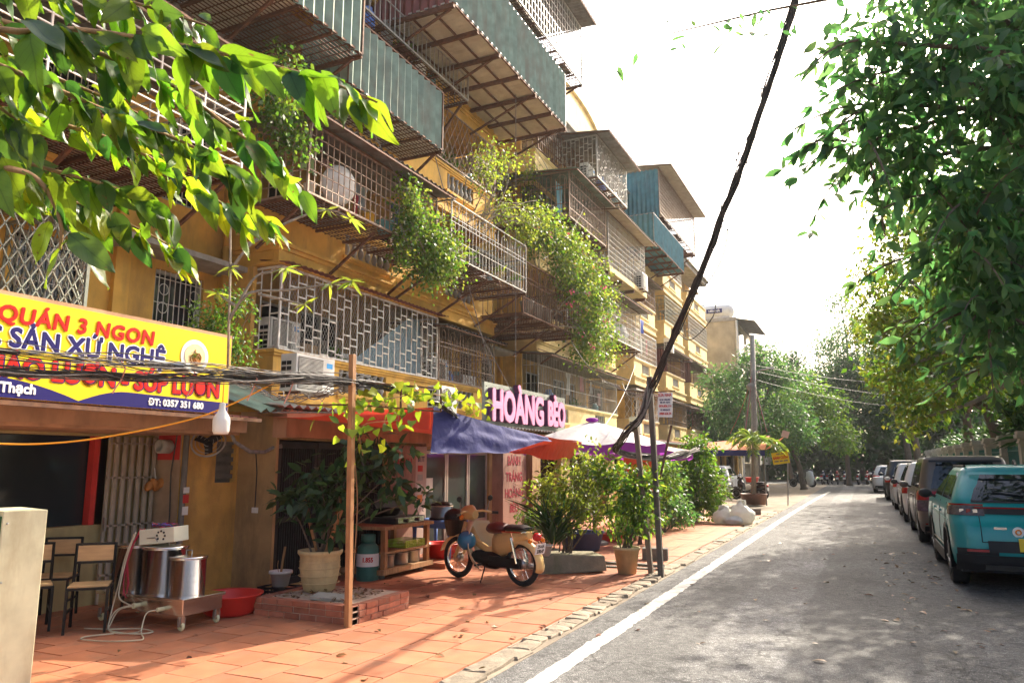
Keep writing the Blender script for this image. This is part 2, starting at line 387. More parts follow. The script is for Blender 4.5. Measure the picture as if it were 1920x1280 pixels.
# asphalt: aggregate speckle, worn wheel paths, one paler patched strip with ragged edges
def asphalt():
    m, n, l = _new('asphalt'); p = n['Principled BSDF']
    tc = n.new('ShaderNodeTexCoord')
    def noise(s, d=4, sc_=None, rough=.5):
        z = n.new('ShaderNodeTexNoise'); z.inputs['Scale'].default_value = s; z.inputs['Detail'].default_value = d; z.inputs['Roughness'].default_value = rough
        if sc_:
            mp = n.new('ShaderNodeMapping'); mp.inputs['Scale'].default_value = sc_; l.new(tc.outputs['Object'], mp.inputs[0]); l.new(mp.outputs[0], z.inputs['Vector'])
        else: l.new(tc.outputs['Object'], z.inputs['Vector'])
        return z.outputs['Fac']
    def rmp(x, a, b, c, d):
        r = n.new('ShaderNodeMapRange'); r.inputs['From Min'].default_value = a; r.inputs['From Max'].default_value = b
        r.inputs['To Min'].default_value = c; r.inputs['To Max'].default_value = d; l.new(x, r.inputs['Value']); return r.outputs[0]
    def mth(op, a, b):
        q = n.new('ShaderNodeMath'); q.operation = op
        for i, t in enumerate((a, b)):
            if isinstance(t, (int, float)): q.inputs[i].default_value = t
            else: l.new(t, q.inputs[i])
        return q.outputs[0]
    vo = n.new('ShaderNodeTexVoronoi'); vo.inputs['Scale'].default_value = 75; l.new(tc.outputs['Object'], vo.inputs['Vector'])
    sp = rmp(vo.outputs['Distance'], .05, .5, 1.7, .45)
    vc = n.new('ShaderNodeSeparateColor'); l.new(vo.outputs['Color'], vc.inputs[0])
    sp2 = rmp(vc.outputs[0], .2, 1, .72, 1.35)
    big = rmp(noise(.7, 8, None, .62), .32, .68, .66, 1.34); wear = rmp(noise(1.1, 5, (1.0, .06, 1)), .35, .65, .85, 1.18)
    sx = n.new('ShaderNodeSeparateXYZ'); l.new(tc.outputs['Object'], sx.inputs[0])
    xx = mth('ADD', sx.outputs[0], mth('MULTIPLY', mth('SUBTRACT', noise(2.2, 7), .5), .22))
    band = mth('MULTIPLY', rmp(xx, -1.52, -1.44, 0, 1), rmp(xx, -.74, -.70, 1, 0))
    band2 = mth('MULTIPLY', rmp(xx, -2.2, -1.9, 1, 0), .35)
    v3 = n.new('ShaderNodeTexVoronoi'); v3.inputs['Scale'].default_value = 26; l.new(tc.outputs['Object'], v3.inputs['Vector']); s3 = n.new('ShaderNodeSeparateColor'); l.new(v3.outputs['Color'], s3.inputs[0])
    grit = rmp(s3.outputs[0], 0, 1, .68, 1.36); mott = rmp(noise(9, 6, None, .7), .3, .7, .78, 1.25)
    tone = mth('MULTIPLY', mth('MULTIPLY', mth('MULTIPLY', sp, sp2), mth('MULTIPLY', grit, mott)), mth('MULTIPLY', big, wear))
    # darker repair patches with hard ragged edges, oil spots
    v4 = n.new('ShaderNodeTexVoronoi'); v4.inputs['Scale'].default_value = .33; v4.inputs['Randomness'].default_value = .9; mp4 = n.new('ShaderNodeVectorMath'); mp4.operation = 'ADD'; n4 = n.new('ShaderNodeTexNoise'); n4.inputs['Scale'].default_value = 1.6; n4.inputs['Detail'].default_value = 6
    l.new(tc.outputs['Object'], n4.inputs['Vector']); l.new(tc.outputs['Object'], mp4.inputs[0]); l.new(n4.outputs['Color'], mp4.inputs[1]); l.new(mp4.outputs[0], v4.inputs['Vector']); s4 = n.new('ShaderNodeSeparateColor'); l.new(v4.outputs['Color'], s4.inputs[0])
    tone = mth('MULTIPLY', tone, rmp(s4.outputs[1], .55, .62, 1.0, .72)); tone = mth('MULTIPLY', tone, rmp(noise(3.1, 3), .66, .72, 1.0, .6))
    tone = mth('MULTIPLY', tone, mth('ADD', 1.0, mth('ADD', mth('MULTIPLY', band, .62), band2)))
    # hairline cracks
    v2 = n.new('ShaderNodeTexVoronoi'); v2.feature = 'DISTANCE_TO_EDGE'; v2.inputs['Scale'].default_value = .55
    mp = n.new('ShaderNodeVectorMath'); mp.operation = 'ADD'; nn = n.new('ShaderNodeTexNoise'); nn.inputs['Scale'].default_value = 3
    l.new(tc.outputs['Object'], nn.inputs['Vector']); l.new(tc.outputs['Object'], mp.inputs[0]); l.new(nn.outputs['Color'], mp.inputs[1]); l.new(mp.outputs[0], v2.inputs['Vector'])
    tone = mth('MULTIPLY', tone, rmp(v2.outputs['Distance'], .004, .014, .42, 1))
    mx = n.new('ShaderNodeMix'); mx.data_type = 'RGBA'; mx.blend_type = 'MULTIPLY'; mx.inputs[0].default_value = 1
    mx.inputs[6].default_value = (.14, .138, .135, 1); l.new(tone, mx.inputs[7]); l.new(mx.outputs[2], p.inputs['Base Color'])
    p.inputs['Roughness'].default_value = .8
    b = n.new('ShaderNodeBump'); b.inputs['Strength'].default_value = .55; b.inputs['Distance'].default_value = .012
    l.new(sp, b.inputs['Height']); l.new(b.outputs[0], p.inputs['Normal'])
    return m
GROUND = mat('dusty_ground', (.27, .22, .165), .95, var=.3, scale=1.5, bump=.3, bscale=25, stain=(.12, .10, .075), stain_amt=.6)
PAINT = mat('worn_road_paint', (.55, .535, .49), .6, var=.07, scale=5, bump=.1, bscale=80, stain=(.17, .16, .145), stain_amt=.95, sscale=9)
struct('ground', MB().bx(-300, 300, -80, 500, -.3, -.012), GROUND)
struct('road', MB().bx(-2.72, 3.3, -8, 64, -.2, 0.0), asphalt())
struct('cross_road', MB().bx(-120, 120, 64.004, 72, -.2, 0.0), MAT['asphalt'] if 'asphalt' in MAT else bpy.data.materials['asphalt'])
ln = MB()
ys = np.arange(-2, 47, .07); e = rng.normal(size=(len(ys), 2)) * .007
xs = -2.33 + np.clip((ys - 18) / 28, 0, 1) ** 2 * .30
ln.grid(np.array([[(x - .085 + a, y, .004), (x + .085 + b, y, .004)] for x, y, (a, b) in zip(xs, ys, e)]))
tag(ln.build('road_marking', PAINT), kind='structure')
# right edge of the road: raised pavement with kerb
struct('right_pavement', MB().bx(3.3, 6.5, -8, 64, -.2, .12), CONC)
rk = thing_kerb = MB().bx(3.3, 3.48, -8, 64, -.2, .128)
# left pavement: mortar bed, single terracotta tiles, kerb stones
struct('pavement_bed', MB().bx(-16, -2.98, -6, 27, -.2, .012), MORTAR)
pav = bpy.data.objects['pavement_bed']
tile_me = []
for k in range(5):
    b = MB(); s = .395 / 2
    b.add([(-s, -s, 0), (s, -s, 0), (s, s, 0), (-s, s, 0), (-s + .004, -s + .004, .016), (s - .004, -s + .004, .016), (s - .004, s - .004, .016), (-s + .004, s - .004, .016)],
          [(4, 5, 6, 7), (0, 1, 5, 4), (1, 2, 6, 5), (2, 3, 7, 6), (3, 0, 4, 7)])
    tile_me.append(b.mesh('tile', TERRA))
cells = []
for j in range(58):
    for i in range(14):
        x = -3.19 - .402 * i; y = 2.9 + .402 * j + (.2 if i % 2 else 0)
        if x < -8.3: continue
        vx = (x * .904 + y * .427); vy = (-x * .427 + y * .904)          # camera right, forward
        if vy > .5 and abs(vx / vy) < .78 and 1.62 / vy < .70: cells.append((vy, x, y))
        elif y > 2.9: cells.append((vy + 100, x, y))
cells.sort()
rest = MB()
for k, (d, x, y) in enumerate(cells):
    rz = rng.normal() * .004; z = .012 + rng.normal() * .0015; tx, ty = rng.normal(size=2) * .004
    if k < 300:
        o = bpy.data.objects.new('tile', tile_me[k % 5]); link(o, pav); o.location = (x, y, z); o.rotation_euler = (tx, ty, rz + (k * 7 % 4) * math.pi / 2)
    else:
        s = .1965; rest.add([(x - s, y - s, z + .016), (x + s, y - s, z + .016), (x + s, y + s, z + .016), (x - s, y + s, z + .016)], [(0, 1, 2, 3)])
tag(rest.build('tile', TERRA, pav), kind='stuff')
kerb = MB().bx(-2.98, -2.70, -6, 40, -.2, .004).build('kerb', GROUND); kerb['kind'] = 'structure'
KST = mat('kerb_stone', (.33, .27, .20), .9, var=.3, scale=9, rnd=.25, bump=.5, bscale=30, stain=(.13, .11, .08), stain_amt=.7, sscale=4)
y = 3.0; k = 0
while y < 27:
    L = random.uniform(.10, .2) if 6.2 < y < 11 else random.uniform(.25, .75)
    w = random.uniform(.17, .24); h = random.uniform(.010, .03)
    b = MB(); c = []
    for (sx_, sy_) in ((-1, -1), (0, -1.05), (1, -1), (1.04, 0), (1, 1), (0, 1.0), (-1, 1), (-1.03, 0)):
        c.append((sx_ * w / 2 + rng.normal() * .008, sy_ * L / 2 * .97 + rng.normal() * .008))
    b.add([(a * 1.03, q * 1.01, -.05) for a, q in c] + [(a, q, h + rng.normal() * .004) for a, q in c] + [(a * .9, q * .93, h + .012 + rng.normal() * .004) for a, q in c],
          [tuple(range(16, 24))] + [(i, (i + 1) % 8, 8 + (i + 1) % 8, 8 + i) for i in range(8)] + [(8 + i, 8 + (i + 1) % 8, 16 + (i + 1) % 8, 16 + i) for i in range(8)])
    o = b.build('kerb_stone', KST, kerb); o.location = (-2.85 + rng.normal() * .012, y + L / 2, 0)
    y += L + .012; k += 1
# strip of grey screed running across the tiles
struct('drain_cover', MB().bx(-4.6, -3.0, 11.35, 11.47, .0, .05), CONC_D)
# litter: fallen leaves, countable only near by
FALLEN = leafmat('fallen_leaf', (.16, .08, .035), (.25, .14, .05), .2, .5)
n = 190
P = np.column_stack([rng.uniform(-2.6, 1.3, n) ** 1, rng.uniform(5, 26, n), np.full(n, .012)])
P[:70, 0] = rng.uniform(.1, 1.0, 70); P[:70, 1] = rng.uniform(7.5, 16, 70)
P[70:110, 0] = rng.uniform(-6, -2.7, 40); P[70:110, 1] = rng.uniform(4.4, 9, 40); P[70:110, 2] = .04
D = rng.normal(size=(n, 3)) * [1, 1, .12]
o = leaves('fallen_leaves', P, D, rng.uniform(.05, .13, n), FALLEN, tmpl=LEAF_M, up=6); tag(o, 'dry brown leaves scattered over the road and tiles', 'leaf litter', kind='stuff')
# ================================================================== THE APARTMENT BLOCK
ZF = [2.85, 5.8, 8.75, 11.7, 14.65]        # floor levels above the ground floor, then the roof
WX, BXF = -11.2, -9.8                        # wall plane, front of the balconies
def wall_mesh(mb, X, y0, y1, z0, z1, holes, depth=.18):
    """wall sheet facing +X with rectangular openings and their reveals"""
    ysx = sorted({y0, y1, *[h[0] for h in holes], *[h[1] for h in holes]}); zs = sorted({z0, z1, *[h[2] for h in holes], *[h[3] for h in holes]})
    for a, b in zip(ysx, ysx[1:]):
        for c, d in zip(zs, zs[1:]):
            my, mz = (a + b) / 2, (c + d) / 2
            if any(h[0] < my < h[1] and h[2] < mz < h[3] for h in holes): continue
            mb.add([(X, a, c), (X, b, c), (X, b, d), (X, a, d)], [(0, 1, 2, 3)])
    for a, b, c, d in holes:
        Xi = X - depth
        mb.add([(X, a, c), (X, a, d), (Xi, a, d), (Xi, a, c)], [(0, 1, 2, 3)]); mb.add([(X, b, c), (Xi, b, c), (Xi, b, d), (X, b, d)], [(0, 1, 2, 3)])
        mb.add([(X, a, c), (Xi, a, c), (Xi, b, c), (X, b, c)], [(0, 1, 2, 3)]); mb.add([(X, a, d), (X, b, d), (Xi, b, d), (Xi, a, d)], [(0, 1, 2, 3)])
    return mb
blk = thing('apartment_building', 'long ochre apartment block with balconies and caged balconies along the street', 'building', (-13, 28, 0))
BAYS = [(1.6, 5.9), (10.38, 19.4), (22.62, 31.5), (34.5, 38.8), (40.9, 45.6), (47.2, 53.4)]
Y0B, Y1B = -4.0, 55.0
SHUT = mat('louvred_shutter', (.18, .10, .06), .7, var=.3, scale=6)
FRAMEW = mat('window_frame_paint', (.36, .37, .34), .6, var=.2)
def baluster(mb, x, y, z0, h):
    p = [(.035, 0), (.06, .02), (.06, .07), (.035, .10), (.045, .16), (.072, .30), (.066, .42), (.038, .58), (.032, .74), (.05, .80), (.035, .84), (.06, .92), (.06, 1.0)]
    mb.lathe([(r * .95, z * h) for r, z in p], (x, y, z0), n=10)
def louvre(mb, X, a, b, c, d, n):
    for k in range(n):
        z = c + (d - c) * (k + .5) / n; mb.box((X, (a + b) / 2, z), (.05, b - a - .06, .012), rotm(0, R(35), 0))
# recess walls between the bays, floor by floor
for gi, (a, b) in enumerate([(Y0B, 1.6), (5.9, 10.38), (19.4, 22.62), (31.5, 34.5), (38.8, 40.9), (45.6, 47.2), (53.4, Y1B)]):
    for k, z in enumerate([0.0] + ZF[:4]):
        h = []; w = b - a
        if k > 0 and w > 1.4:
            if w > 3.0: h = [(a + .5, a + .5 + w * .26, z + .15, z + 2.25), (b - .45 - w * .24, b - .45, z + .55, z + 2.2)]
            else: h = [(a + .45, b - .45, z + .2, z + 2.25)]
        wm = wall_mesh(MB(), WX if k else WX + .02, a, b, z, z + 2.95 if k else ZF[0], h).build('wall', OCHRE if k else OCHRE_D, blk)
        for q, hh in enumerate(h):
            wf = MB(); t = .06
            wf.bx(WX - .14, WX - .06, hh[0], hh[0] + t, hh[2], hh[3]).bx(WX - .14, WX - .06, hh[1] - t, hh[1], hh[2], hh[3])
            wf.bx(WX - .14, WX - .06, hh[0] + t, hh[1] - t, hh[3] - t, hh[3]).bx(WX - .14, WX - .06, hh[0] + t, hh[1] - t, hh[2], hh[2] + t)
            wo = wf.build('window', FRAMEW, blk)
            MB().bx(WX - .17, WX - .145, hh[0], hh[1], hh[2], hh[3]).build('pane', GLASS, wo)
            if q == 0 and gi >= 2:
                lv = MB(); louvre(lv, WX - .07, hh[0] + t, hh[1] - t, hh[2] + t, hh[3] - t, 22); lv.build('shutter', SHUT, wo)
            else:
                gr = MB()
                for yy in np.arange(hh[0] + .1, hh[1], .115): gr.bar((WX - .02, yy, hh[2]), (WX - .02, yy, hh[3]), .012)
                for zz in np.linspace(hh[2] + .15, hh[3] - .15, 4): gr.bar((WX - .02, hh[0], zz), (WX - .02, hh[1], zz), .012)
                for zz in np.linspace(hh[2] + .3, hh[3] - .35, 4):
                    for yy in np.linspace(hh[0] + .2, hh[1] - .2, 2):
                        gr.torus((WX - .005, yy, zz), .1, .007, 'x', 14, 4)
                tag(gr.build('window_grille', WHITEBAR, wo), kind='stuff')
        # concrete hood over the openings
        if k > 0 and w > 1.4: MB().bx(WX, WX + .75, a + .06, b - .06, z + 2.36, z + 2.46).build('window_hood', CONC, blk)
        if k > 0 and w > 3.0:
            MB().bx(WX, WX + .10, (a + b) / 2 - .14, (a + b) / 2 + .14, z, z + 2.95).build('pilaster', OCHRE, blk)
            MB().tube([(WX + .16, b - .12, z), (WX + .16, b - .12, z + 2.95)], .06, 10).build('drain_pipe', OCHRE, blk, True)
# balconies
def bay(a, b, k, openings, skip_front=False):
    z = ZF[k]; e = .002 * k
    # back wall with door and window
    w = b - a
    h = [(a + w * .12, a + w * .12 + .85, z + .02, z + 2.15), (a + w * .12 + 1.2, a + w * .12 + 2.6, z + .9, z + 2.15)]
    if w > 7: h += [(b - w * .15 - .85, b - w * .15, z + .02, z + 2.15), (b - w * .15 - 2.6, b - w * .15 - 1.2, z + .9, z + 2.15)]
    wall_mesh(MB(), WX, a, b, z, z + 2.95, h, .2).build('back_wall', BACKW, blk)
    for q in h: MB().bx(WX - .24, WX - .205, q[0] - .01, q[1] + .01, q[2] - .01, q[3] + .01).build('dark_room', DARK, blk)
    for q in h:
        lf = MB(); t = .05
        lf.bx(WX - .12, WX - .07, q[0], q[0] + t, q[2], q[3]).bx(WX - .12, WX - .07, q[1] - t, q[1], q[2], q[3]).bx(WX - .12, WX - .07, q[0] + t, q[1] - t, q[3] - t, q[3])
        if q[2] > z + .5:
            m_ = (q[0] + q[1]) / 2; lf.bx(WX - .12, WX - .07, m_ - t / 2, m_ + t / 2, q[2], q[3] - t)
        lf.build('window' if q[2] > z + .5 else 'door', FRAMEW, blk)
    # slab with stepped moulding
    MB().bx(WX, BXF - .02, a + .02, b - .02, z - .16, z).build('balcony_slab', CREAM if a > 20 else OCHRE_D, blk)
    mo = MB()
    for (x, z0, z1, o) in ((BXF + .10, z - .10, z - .02, .10), (BXF + .06, z - .18, z - .10, .06), (BXF + .03, z - .40, z - .18, .03), (BXF + .08, z - .46, z - .40, .08)):
        mo.bx(BXF - .08, x, a - o, b + o, z0, z1); mo.bx(WX, BXF - .08, a - o, a + .05, z0, z1); mo.bx(WX, BXF - .08, b - .05, b + o, z0, z1)
    mo.build('cornice', OCHRE if a < 20 else CREAM, blk, bevel=.008)
    # parapet with baluster openings
    pw = MB(); top = z + .80
    M = OCHRE if a < 20 else CREAM
    hs = [(o[0], o[1], z + .22, z + .70) for o in openings]
    wall_mesh(pw, BXF, a, b, z - .02, top, hs, .12)
    pw.add([(BXF - .12, a, z), (BXF - .12, b, z), (BXF - .12, b, top), (BXF - .12, a, top)], [(3, 2, 1, 0)]) if not hs else wall_mesh(pw, BXF - .121, a, b, z, top, hs, 0.001)
    pw.bx(WX, BXF - .125, a, a + .12, z, top); pw.bx(WX, BXF - .125, b - .12, b, z, top)
    pw.add([(BXF, a, z), (BXF, a, top), (BXF - .125, a, top), (BXF - .125, a, z)], [(0, 1, 2, 3)]); pw.add([(BXF, b, z), (BXF - .125, b, z), (BXF - .125, b, top), (BXF, b, top)], [(0, 1, 2, 3)])
    pw.build('parapet', M, blk)
    cp = MB().bx(BXF - .16, BXF + .06, a - .05, b + .05, top, top + .07).bx(BXF - .14, BXF + .035, a - .03, b + .03, top - .05, top)
    cp.bx(WX, BXF - .165, a - .05, a + .17, top, top + .07).bx(WX, BXF - .165, b - .17, b + .05, top, top + .07)
    cp.build('coping', M, blk, bevel=.008)
    for (o0, o1) in openings:
        MB().bx(BXF - .02, BXF + .05, o0 - .08, o1 + .08, z + .14, z + .215).bx(BXF - .02, BXF + .03, o0 - .05, o1 + .05, z + .09, z + .14).build('sill', M, blk, bevel=.006)
        nb = max(3, int(round((o1 - o0) / .24)))
        for q in range(nb):
            if a < 30:
                bb = MB(); baluster(bb, BXF - .06, o0 + (o1 - o0) * (q + .5) / nb, z + .222, .476); bb.build('baluster', BALUS, blk, True)
            else:
                MB().bx(BXF - .08, BXF - .04, o0 + (o1 - o0) * (q + .5) / nb - .04, o0 + (o1 - o0) * (q + .5) / nb + .04, z + .222, z + .698).build('baluster', BALUS, blk)
for bi, (a, b) in enumerate(BAYS):
    for k in range(4):
        if bi == 1: op = [(12.35, 14.1), (16.6, 18.1)] if k else [(12.3, 14.0), (16.3, 18.2)]
        elif bi == 2: op = [(24.4, 25.6), (28.6, 29.9)]
        elif bi == 0: op = [(3, 4.4)]
        else: m_ = (a + b) / 2; op = [(m_ - .75, m_ + .75)]
        bay(a, b, k, op)
        # side walls of the loggia: partition fins
        MB().bx(WX, BXF - .5, a - .11, a - .012, ZF[k] + .88, ZF[k] + 2.48).build('partition', OCHRE_D, blk)
# roof, top cornice, pediment
MB().bx(-19, -9.9, Y0B, Y1B, 14.65, 14.9).bx(-19, -9.75, Y0B, Y1B, 14.9, 14.98).build('roof', CONC, blk)
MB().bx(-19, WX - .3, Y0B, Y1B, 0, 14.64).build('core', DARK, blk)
MB().bx(-19, WX, Y1B, Y1B + .25, 0, 14.64).build('end_wall', CREAM, blk)
pd = MB(); pts = []
for t in np.linspace(0, math.pi, 15): pts.append((BXF - .2, 27.1 - 3.3 * math.cos(t), 15.9 + .95 * math.sin(t)))
pd.prism([(BXF - .2, 23.6, 15.0), (BXF - .2, 23.6, 15.75)] + pts + [(BXF - .2, 30.6, 15.75), (BXF - .2, 30.6, 15.0)], (-.3, 0, 0))
pdo = pd.build('pediment', CREAM, blk)
rim = MB(); rim.tube([(BXF - .18, p[1], p[2] + .02) for p in pts], .09, 8); rim.build('moulding', CREAM, pdo, True)

# ------------------------------------------------------------------ cages and boxed-in balconies
def grille(mb, o, u, v, W, H, style, t=.018, pitch=.14):
    """bars in the rectangle o + u*[0,W] + v*[0,H]"""
    o, u, v = (np.asarray(q, float) for q in (o, u, v)); P = lambda a, b: o + u * a + v * b
    nb = max(2, int(round(W / pitch))); xs = [W * i / nb for i in range(nb + 1)]
    if style == 'grid':
        for x in xs: mb.bar(P(x, 0), P(x, H), t)
        nh = max(2, int(round(H / (pitch * 1.25))))
        for i in range(nh + 1): mb.bar(P(0, H * i / nh), P(W, H * i / nh), t)
    elif style == 'brick':
        for x in xs: mb.bar(P(x, 0), P(x, H), t)
        for i in range(nb):
            for j in range(int(H / .4) + 1):
                z = j * .40 + (.0, .23, .11, .31, .06)[(i * 2 + j) % 5] + .04
                if z < H: mb.bar(P(xs[i], z), P(xs[i + 1], z), t * 1.5)
        for z in (0, H): mb.bar(P(0, z), P(W, z), t * 1.4)
    elif style == 'vertical':
        for x in xs: mb.bar(P(x, 0), P(x, H), t)
        for z in (0, H * .33, H * .7, H): mb.bar(P(0, z), P(W, z), t * 1.3)
    elif style == 'hbars':
        nh = max(3, int(round(H / pitch)))
        for i in range(nh + 1): mb.bar(P(0, H * i / nh), P(W, H * i / nh), t * 1.3)
        for i in range(int(W / .75) + 2): mb.bar(P(min(W, i * .75), 0), P(min(W, i * .75), H), t * 1.6)
    elif style == 'hoop':
        for z in (0, H * .30, H * .62, H * .70): mb.bar(P(0, z), P(W, z), t * 1.2)
        for x in xs: mb.bar(P(x, .04), P(x, H * (.86 if int(x / pitch) % 2 else .97)), t)
        i = 0; x = pitch
        while x + pitch * 2 < W:
            r = pitch * (1.0 if i % 2 else .5); zt = H * .93 - r; cx = x + pitch * .5
            arc = [P(cx - r * math.cos(s), zt + r * math.sin(s)) for s in np.linspace(0, math.pi, 9)]
            mb.tube(arc, t * .6, 4, False); mb.bar(P(cx - r, H * .62), P(cx - r, zt), t); mb.bar(P(cx + r, H * .62), P(cx + r, zt), t)
            arc = [P(cx - r * math.cos(s), r + .02 - r * math.sin(s)) for s in np.linspace(0, math.pi, 9)]; mb.tube(arc, t * .6, 4, False)
            x += pitch * 3; i += 1
    elif style == 'scroll':
        for x in xs: mb.bar(P(x, 0), P(x, H), t)
        for z in (0, H * .2, H * .5, H * .8, H): mb.bar(P(0, z), P(W, z), t * 1.2)
        for i in range(0, nb, 2):
            for z in np.arange(.2, H - .1, .34):
                c = P(xs[i] + pitch * .5, z + (.17 if i % 4 else 0))
                mb.tube([c + u * .075 * math.cos(s) + v * .11 * math.sin(s) for s in np.linspace(0, 2 * math.pi, 11)], t * .5, 4, False)
    elif style == 'diamond':
        for sgn in (1, -1):
            x = -H
            while x < W + H:
                a, b = x, x + H * .6 * sgn; pa, pb = (a, 0), (b, H)
                # clip to the width
                def clip(p, q):
                    (x0, z0), (x1, z1) = p, q; d = x1 - x0
                    ts = sorted([(0 - x0) / d, (W - x0) / d]); t0, t1 = max(0, ts[0]), min(1, ts[1])
                    return None if t0 >= t1 else ((x0 + d * t0, z0 + (z1 - z0) * t0), (x0 + d * t1, z0 + (z1 - z0) * t1))
                c = clip(pa, pb)
                if c: mb.bar(P(*c[0]), P(*c[1]), t * .8)
                x += pitch * 1.4
        for z in (0, H): mb.bar(P(0, z), P(W, z), t * 1.4)
        for x in (0, W): mb.bar(P(x, 0), P(x, H), t * 1.4)
def cage(label, X, y0, y1, z0, z1, xb=BXF, style='grid', m=RUST_L, pitch=.14, t=.018, floor='grate', roof=None, roof_m=GREYSHEET, over=.45,
         sheet=None, sheet_m=TEALSHEET, sheet_h=None, near=None, near_m=None, brace=True, under_m=None, far=True, drop=.35, name='balcony_cage', near_style=None, cat='cage'):
    c = thing(name, label, cat, ((X + xb) / 2, (y0 + y1) / 2, z0))
    fr = MB(); w = t * 2.2
    for y in (y0, y1):
        fr.bar((X, y, z0), (X, y, z1), w); fr.bar((xb, y, z0), (X, y, z0), w); fr.bar((xb, y, z1), (X, y, z1), w); fr.bar((xb, y, z0), (xb, y, z1), w)
    for z in (z0, z1): fr.bar((X, y0, z), (X, y1, z), w)
    fr.build('frame', m, c)
    zb = z0
    if sheet:
        hh = sheet_h or (z1 - z0); s = MB(); s.sheet((X + .02, y0 - .03, z0 - .04), (0, y1 - y0 + .06, 0), (0, 0, hh), max(6, int((y1 - y0) / .19)), .03, seg=1); s.build('front_sheet', sheet_m, c); zb = z0 + hh
    if zb < z1 - .2:
        g = MB(); grille(g, (X, y0, zb), (0, 1, 0), (0, 0, 1), y1 - y0, z1 - zb, style, t, pitch); tag(g.build('front_grille', m, c), kind='stuff')
    if near == 'sheet':
        s = MB(); s.sheet((xb, y0 - .02, z0 - .04), (X - xb, 0, 0), (0, 0, z1 - z0 + .04), max(5, int(abs(X - xb) / .17)), .026); s.build('end_sheet', near_m or sheet_m, c)
    else:
        g = MB(); grille(g, (xb, y0, z0), (1, 0, 0), (0, 0, 1), X - xb, z1 - z0, near_style or style, t, pitch)
        if far: grille(g, (xb, y1, z0), (1, 0, 0), (0, 0, 1), X - xb, z1 - z0, style, t, pitch)
        tag(g.build('end_grille', m, c), kind='stuff')
    if floor == 'grate':
        g = MB()
        for x in np.arange(xb + .04, X, .085): g.bar((x, y0, z0 - .02), (x, y1, z0 - .02), .018, .012)
        n_ = max(3, int((y1 - y0) / .75))
        for i in range(n_ + 1): g.bar((xb, y0 + (y1 - y0) * i / n_, z0 - .05), (X, y0 + (y1 - y0) * i / n_, z0 - .05), .05, .05)
        for y in np.arange(y0 + .1, y1, .19): g.bar((xb, y, z0 - .035), (X, y, z0 - .035), .014)
        tag(g.build('floor_grating', RUST, c), kind='stuff')
        # boards and sheets lying on the bars
        for i in range(n_):
            if random.random() < .8:
                ya = y0 + (y1 - y0) * i / n_; MB().bx(xb + .03, X - random.choice((.05, .3)), ya + .02, ya + (y1 - y0) / n_ - .02, z0 - .008, z0 + .004).build('floor_board', under_m or random.choice((GREYSHEET, RUST, CREAMSHEET)), c)
    elif floor == 'sheet':
        s = MB(); s.sheet((xb, y0, z0 - .03), (0, y1 - y0, 0), (X - xb, 0, 0), max(8, int((y1 - y0) / .12)), .018); s.build('floor_sheet', under_m or CREAMSHEET, c)
        j = MB(); n_ = max(2, int((y1 - y0) / 1.15))
        for i in range(n_ + 1): j.bar((xb, y0 + (y1 - y0) * i / n_, z0 - .11), (X + .02, y0 + (y1 - y0) * i / n_, z0 - .11), .08, .1)
        for x in np.linspace(xb + .1, X, 5): j.bar((x, y0, z0 - .065), (x, y1, z0 - .065), .045, .04)
        j.build('joists', RUST, c)
    elif floor == 'slab':
        MB().bx(xb, X + .06, y0 - .05, y1 + .05, z0 - .22, z0 - .01).build('floor_slab', CREAM, c)
        j = MB(); 
        for y in np.linspace(y0, y1, 4): j.bx(xb, X, y - .06, y + .06, z0 - .34, z0 - .222)
        j.build('joists', RUST, c)
    if brace:
        n_ = max(2, int((y1 - y0) / 1.9) + 1)
        for i in range(n_):
            y = y0 + .1 + (y1 - y0 - .2) * i / (n_ - 1)
            MB().bar((BXF + .04, y, z0 - .85), (X - .12, y, z0 - .1), .05).build('brace', RUST, c)
    if roof:
        zt = z1 + roof; s = MB(); s.sheet((xb - .5, y0 - .25, zt), (0, y1 - y0 + .5, 0), (X - xb + .5 + over, 0, -drop - roof * .3), max(8, int((y1 - y0) / .13)), .02); s.build('roof_sheet', roof_m, c)
        ed = MB(); xe = X + over; ze = zt - drop - roof * .3
        ed.bar((xe - .03, y0 - .2, ze - .05), (xe - .03, y1 + .2, ze - .05), .035); ed.bar((xb - .4, y0 - .2, zt - .05), (xe - .03, y0 - .2, ze - .05), .035)
        ed.bar((X, y0, z1 + .02), (X, y1, z1 + .02), .04); ed.build('roof_frame', RUST, c)
    return c
FAB = {}
def cloth(label, x, y, z, w, h, c, axis='y', name='hanging_shirt', cat='laundry', group=None):
    """a garment on a line: sleeves, body, folds"""
    k = tuple(c)
    if k not in FAB: FAB[k] = clothmat('cloth_%d' % len(FAB), c, tuple(min(1, q * 1.1) for q in c), .25)
    n, m_ = 9, 8; P = np.zeros((m_, n, 3)); ph = random.uniform(0, 6)
    for i in range(m_):
        for j in range(n):
            s = j / (n - 1) - .5; t = i / (m_ - 1); ww = w * (1.0 if t < .28 else .72) * (1 + .04 * math.sin(5 * t + ph))
            d = .035 * math.sin(s * 14 + ph + t * 2) * (.3 + t)
            P[i, j] = (x + d, y + s * ww, z - h * t) if axis == 'y' else (x + s * ww, y + d, z - h * t)
    o = MB().grid(P).build(name, FAB[k], None, True); tag(o, label, cat, group); return o

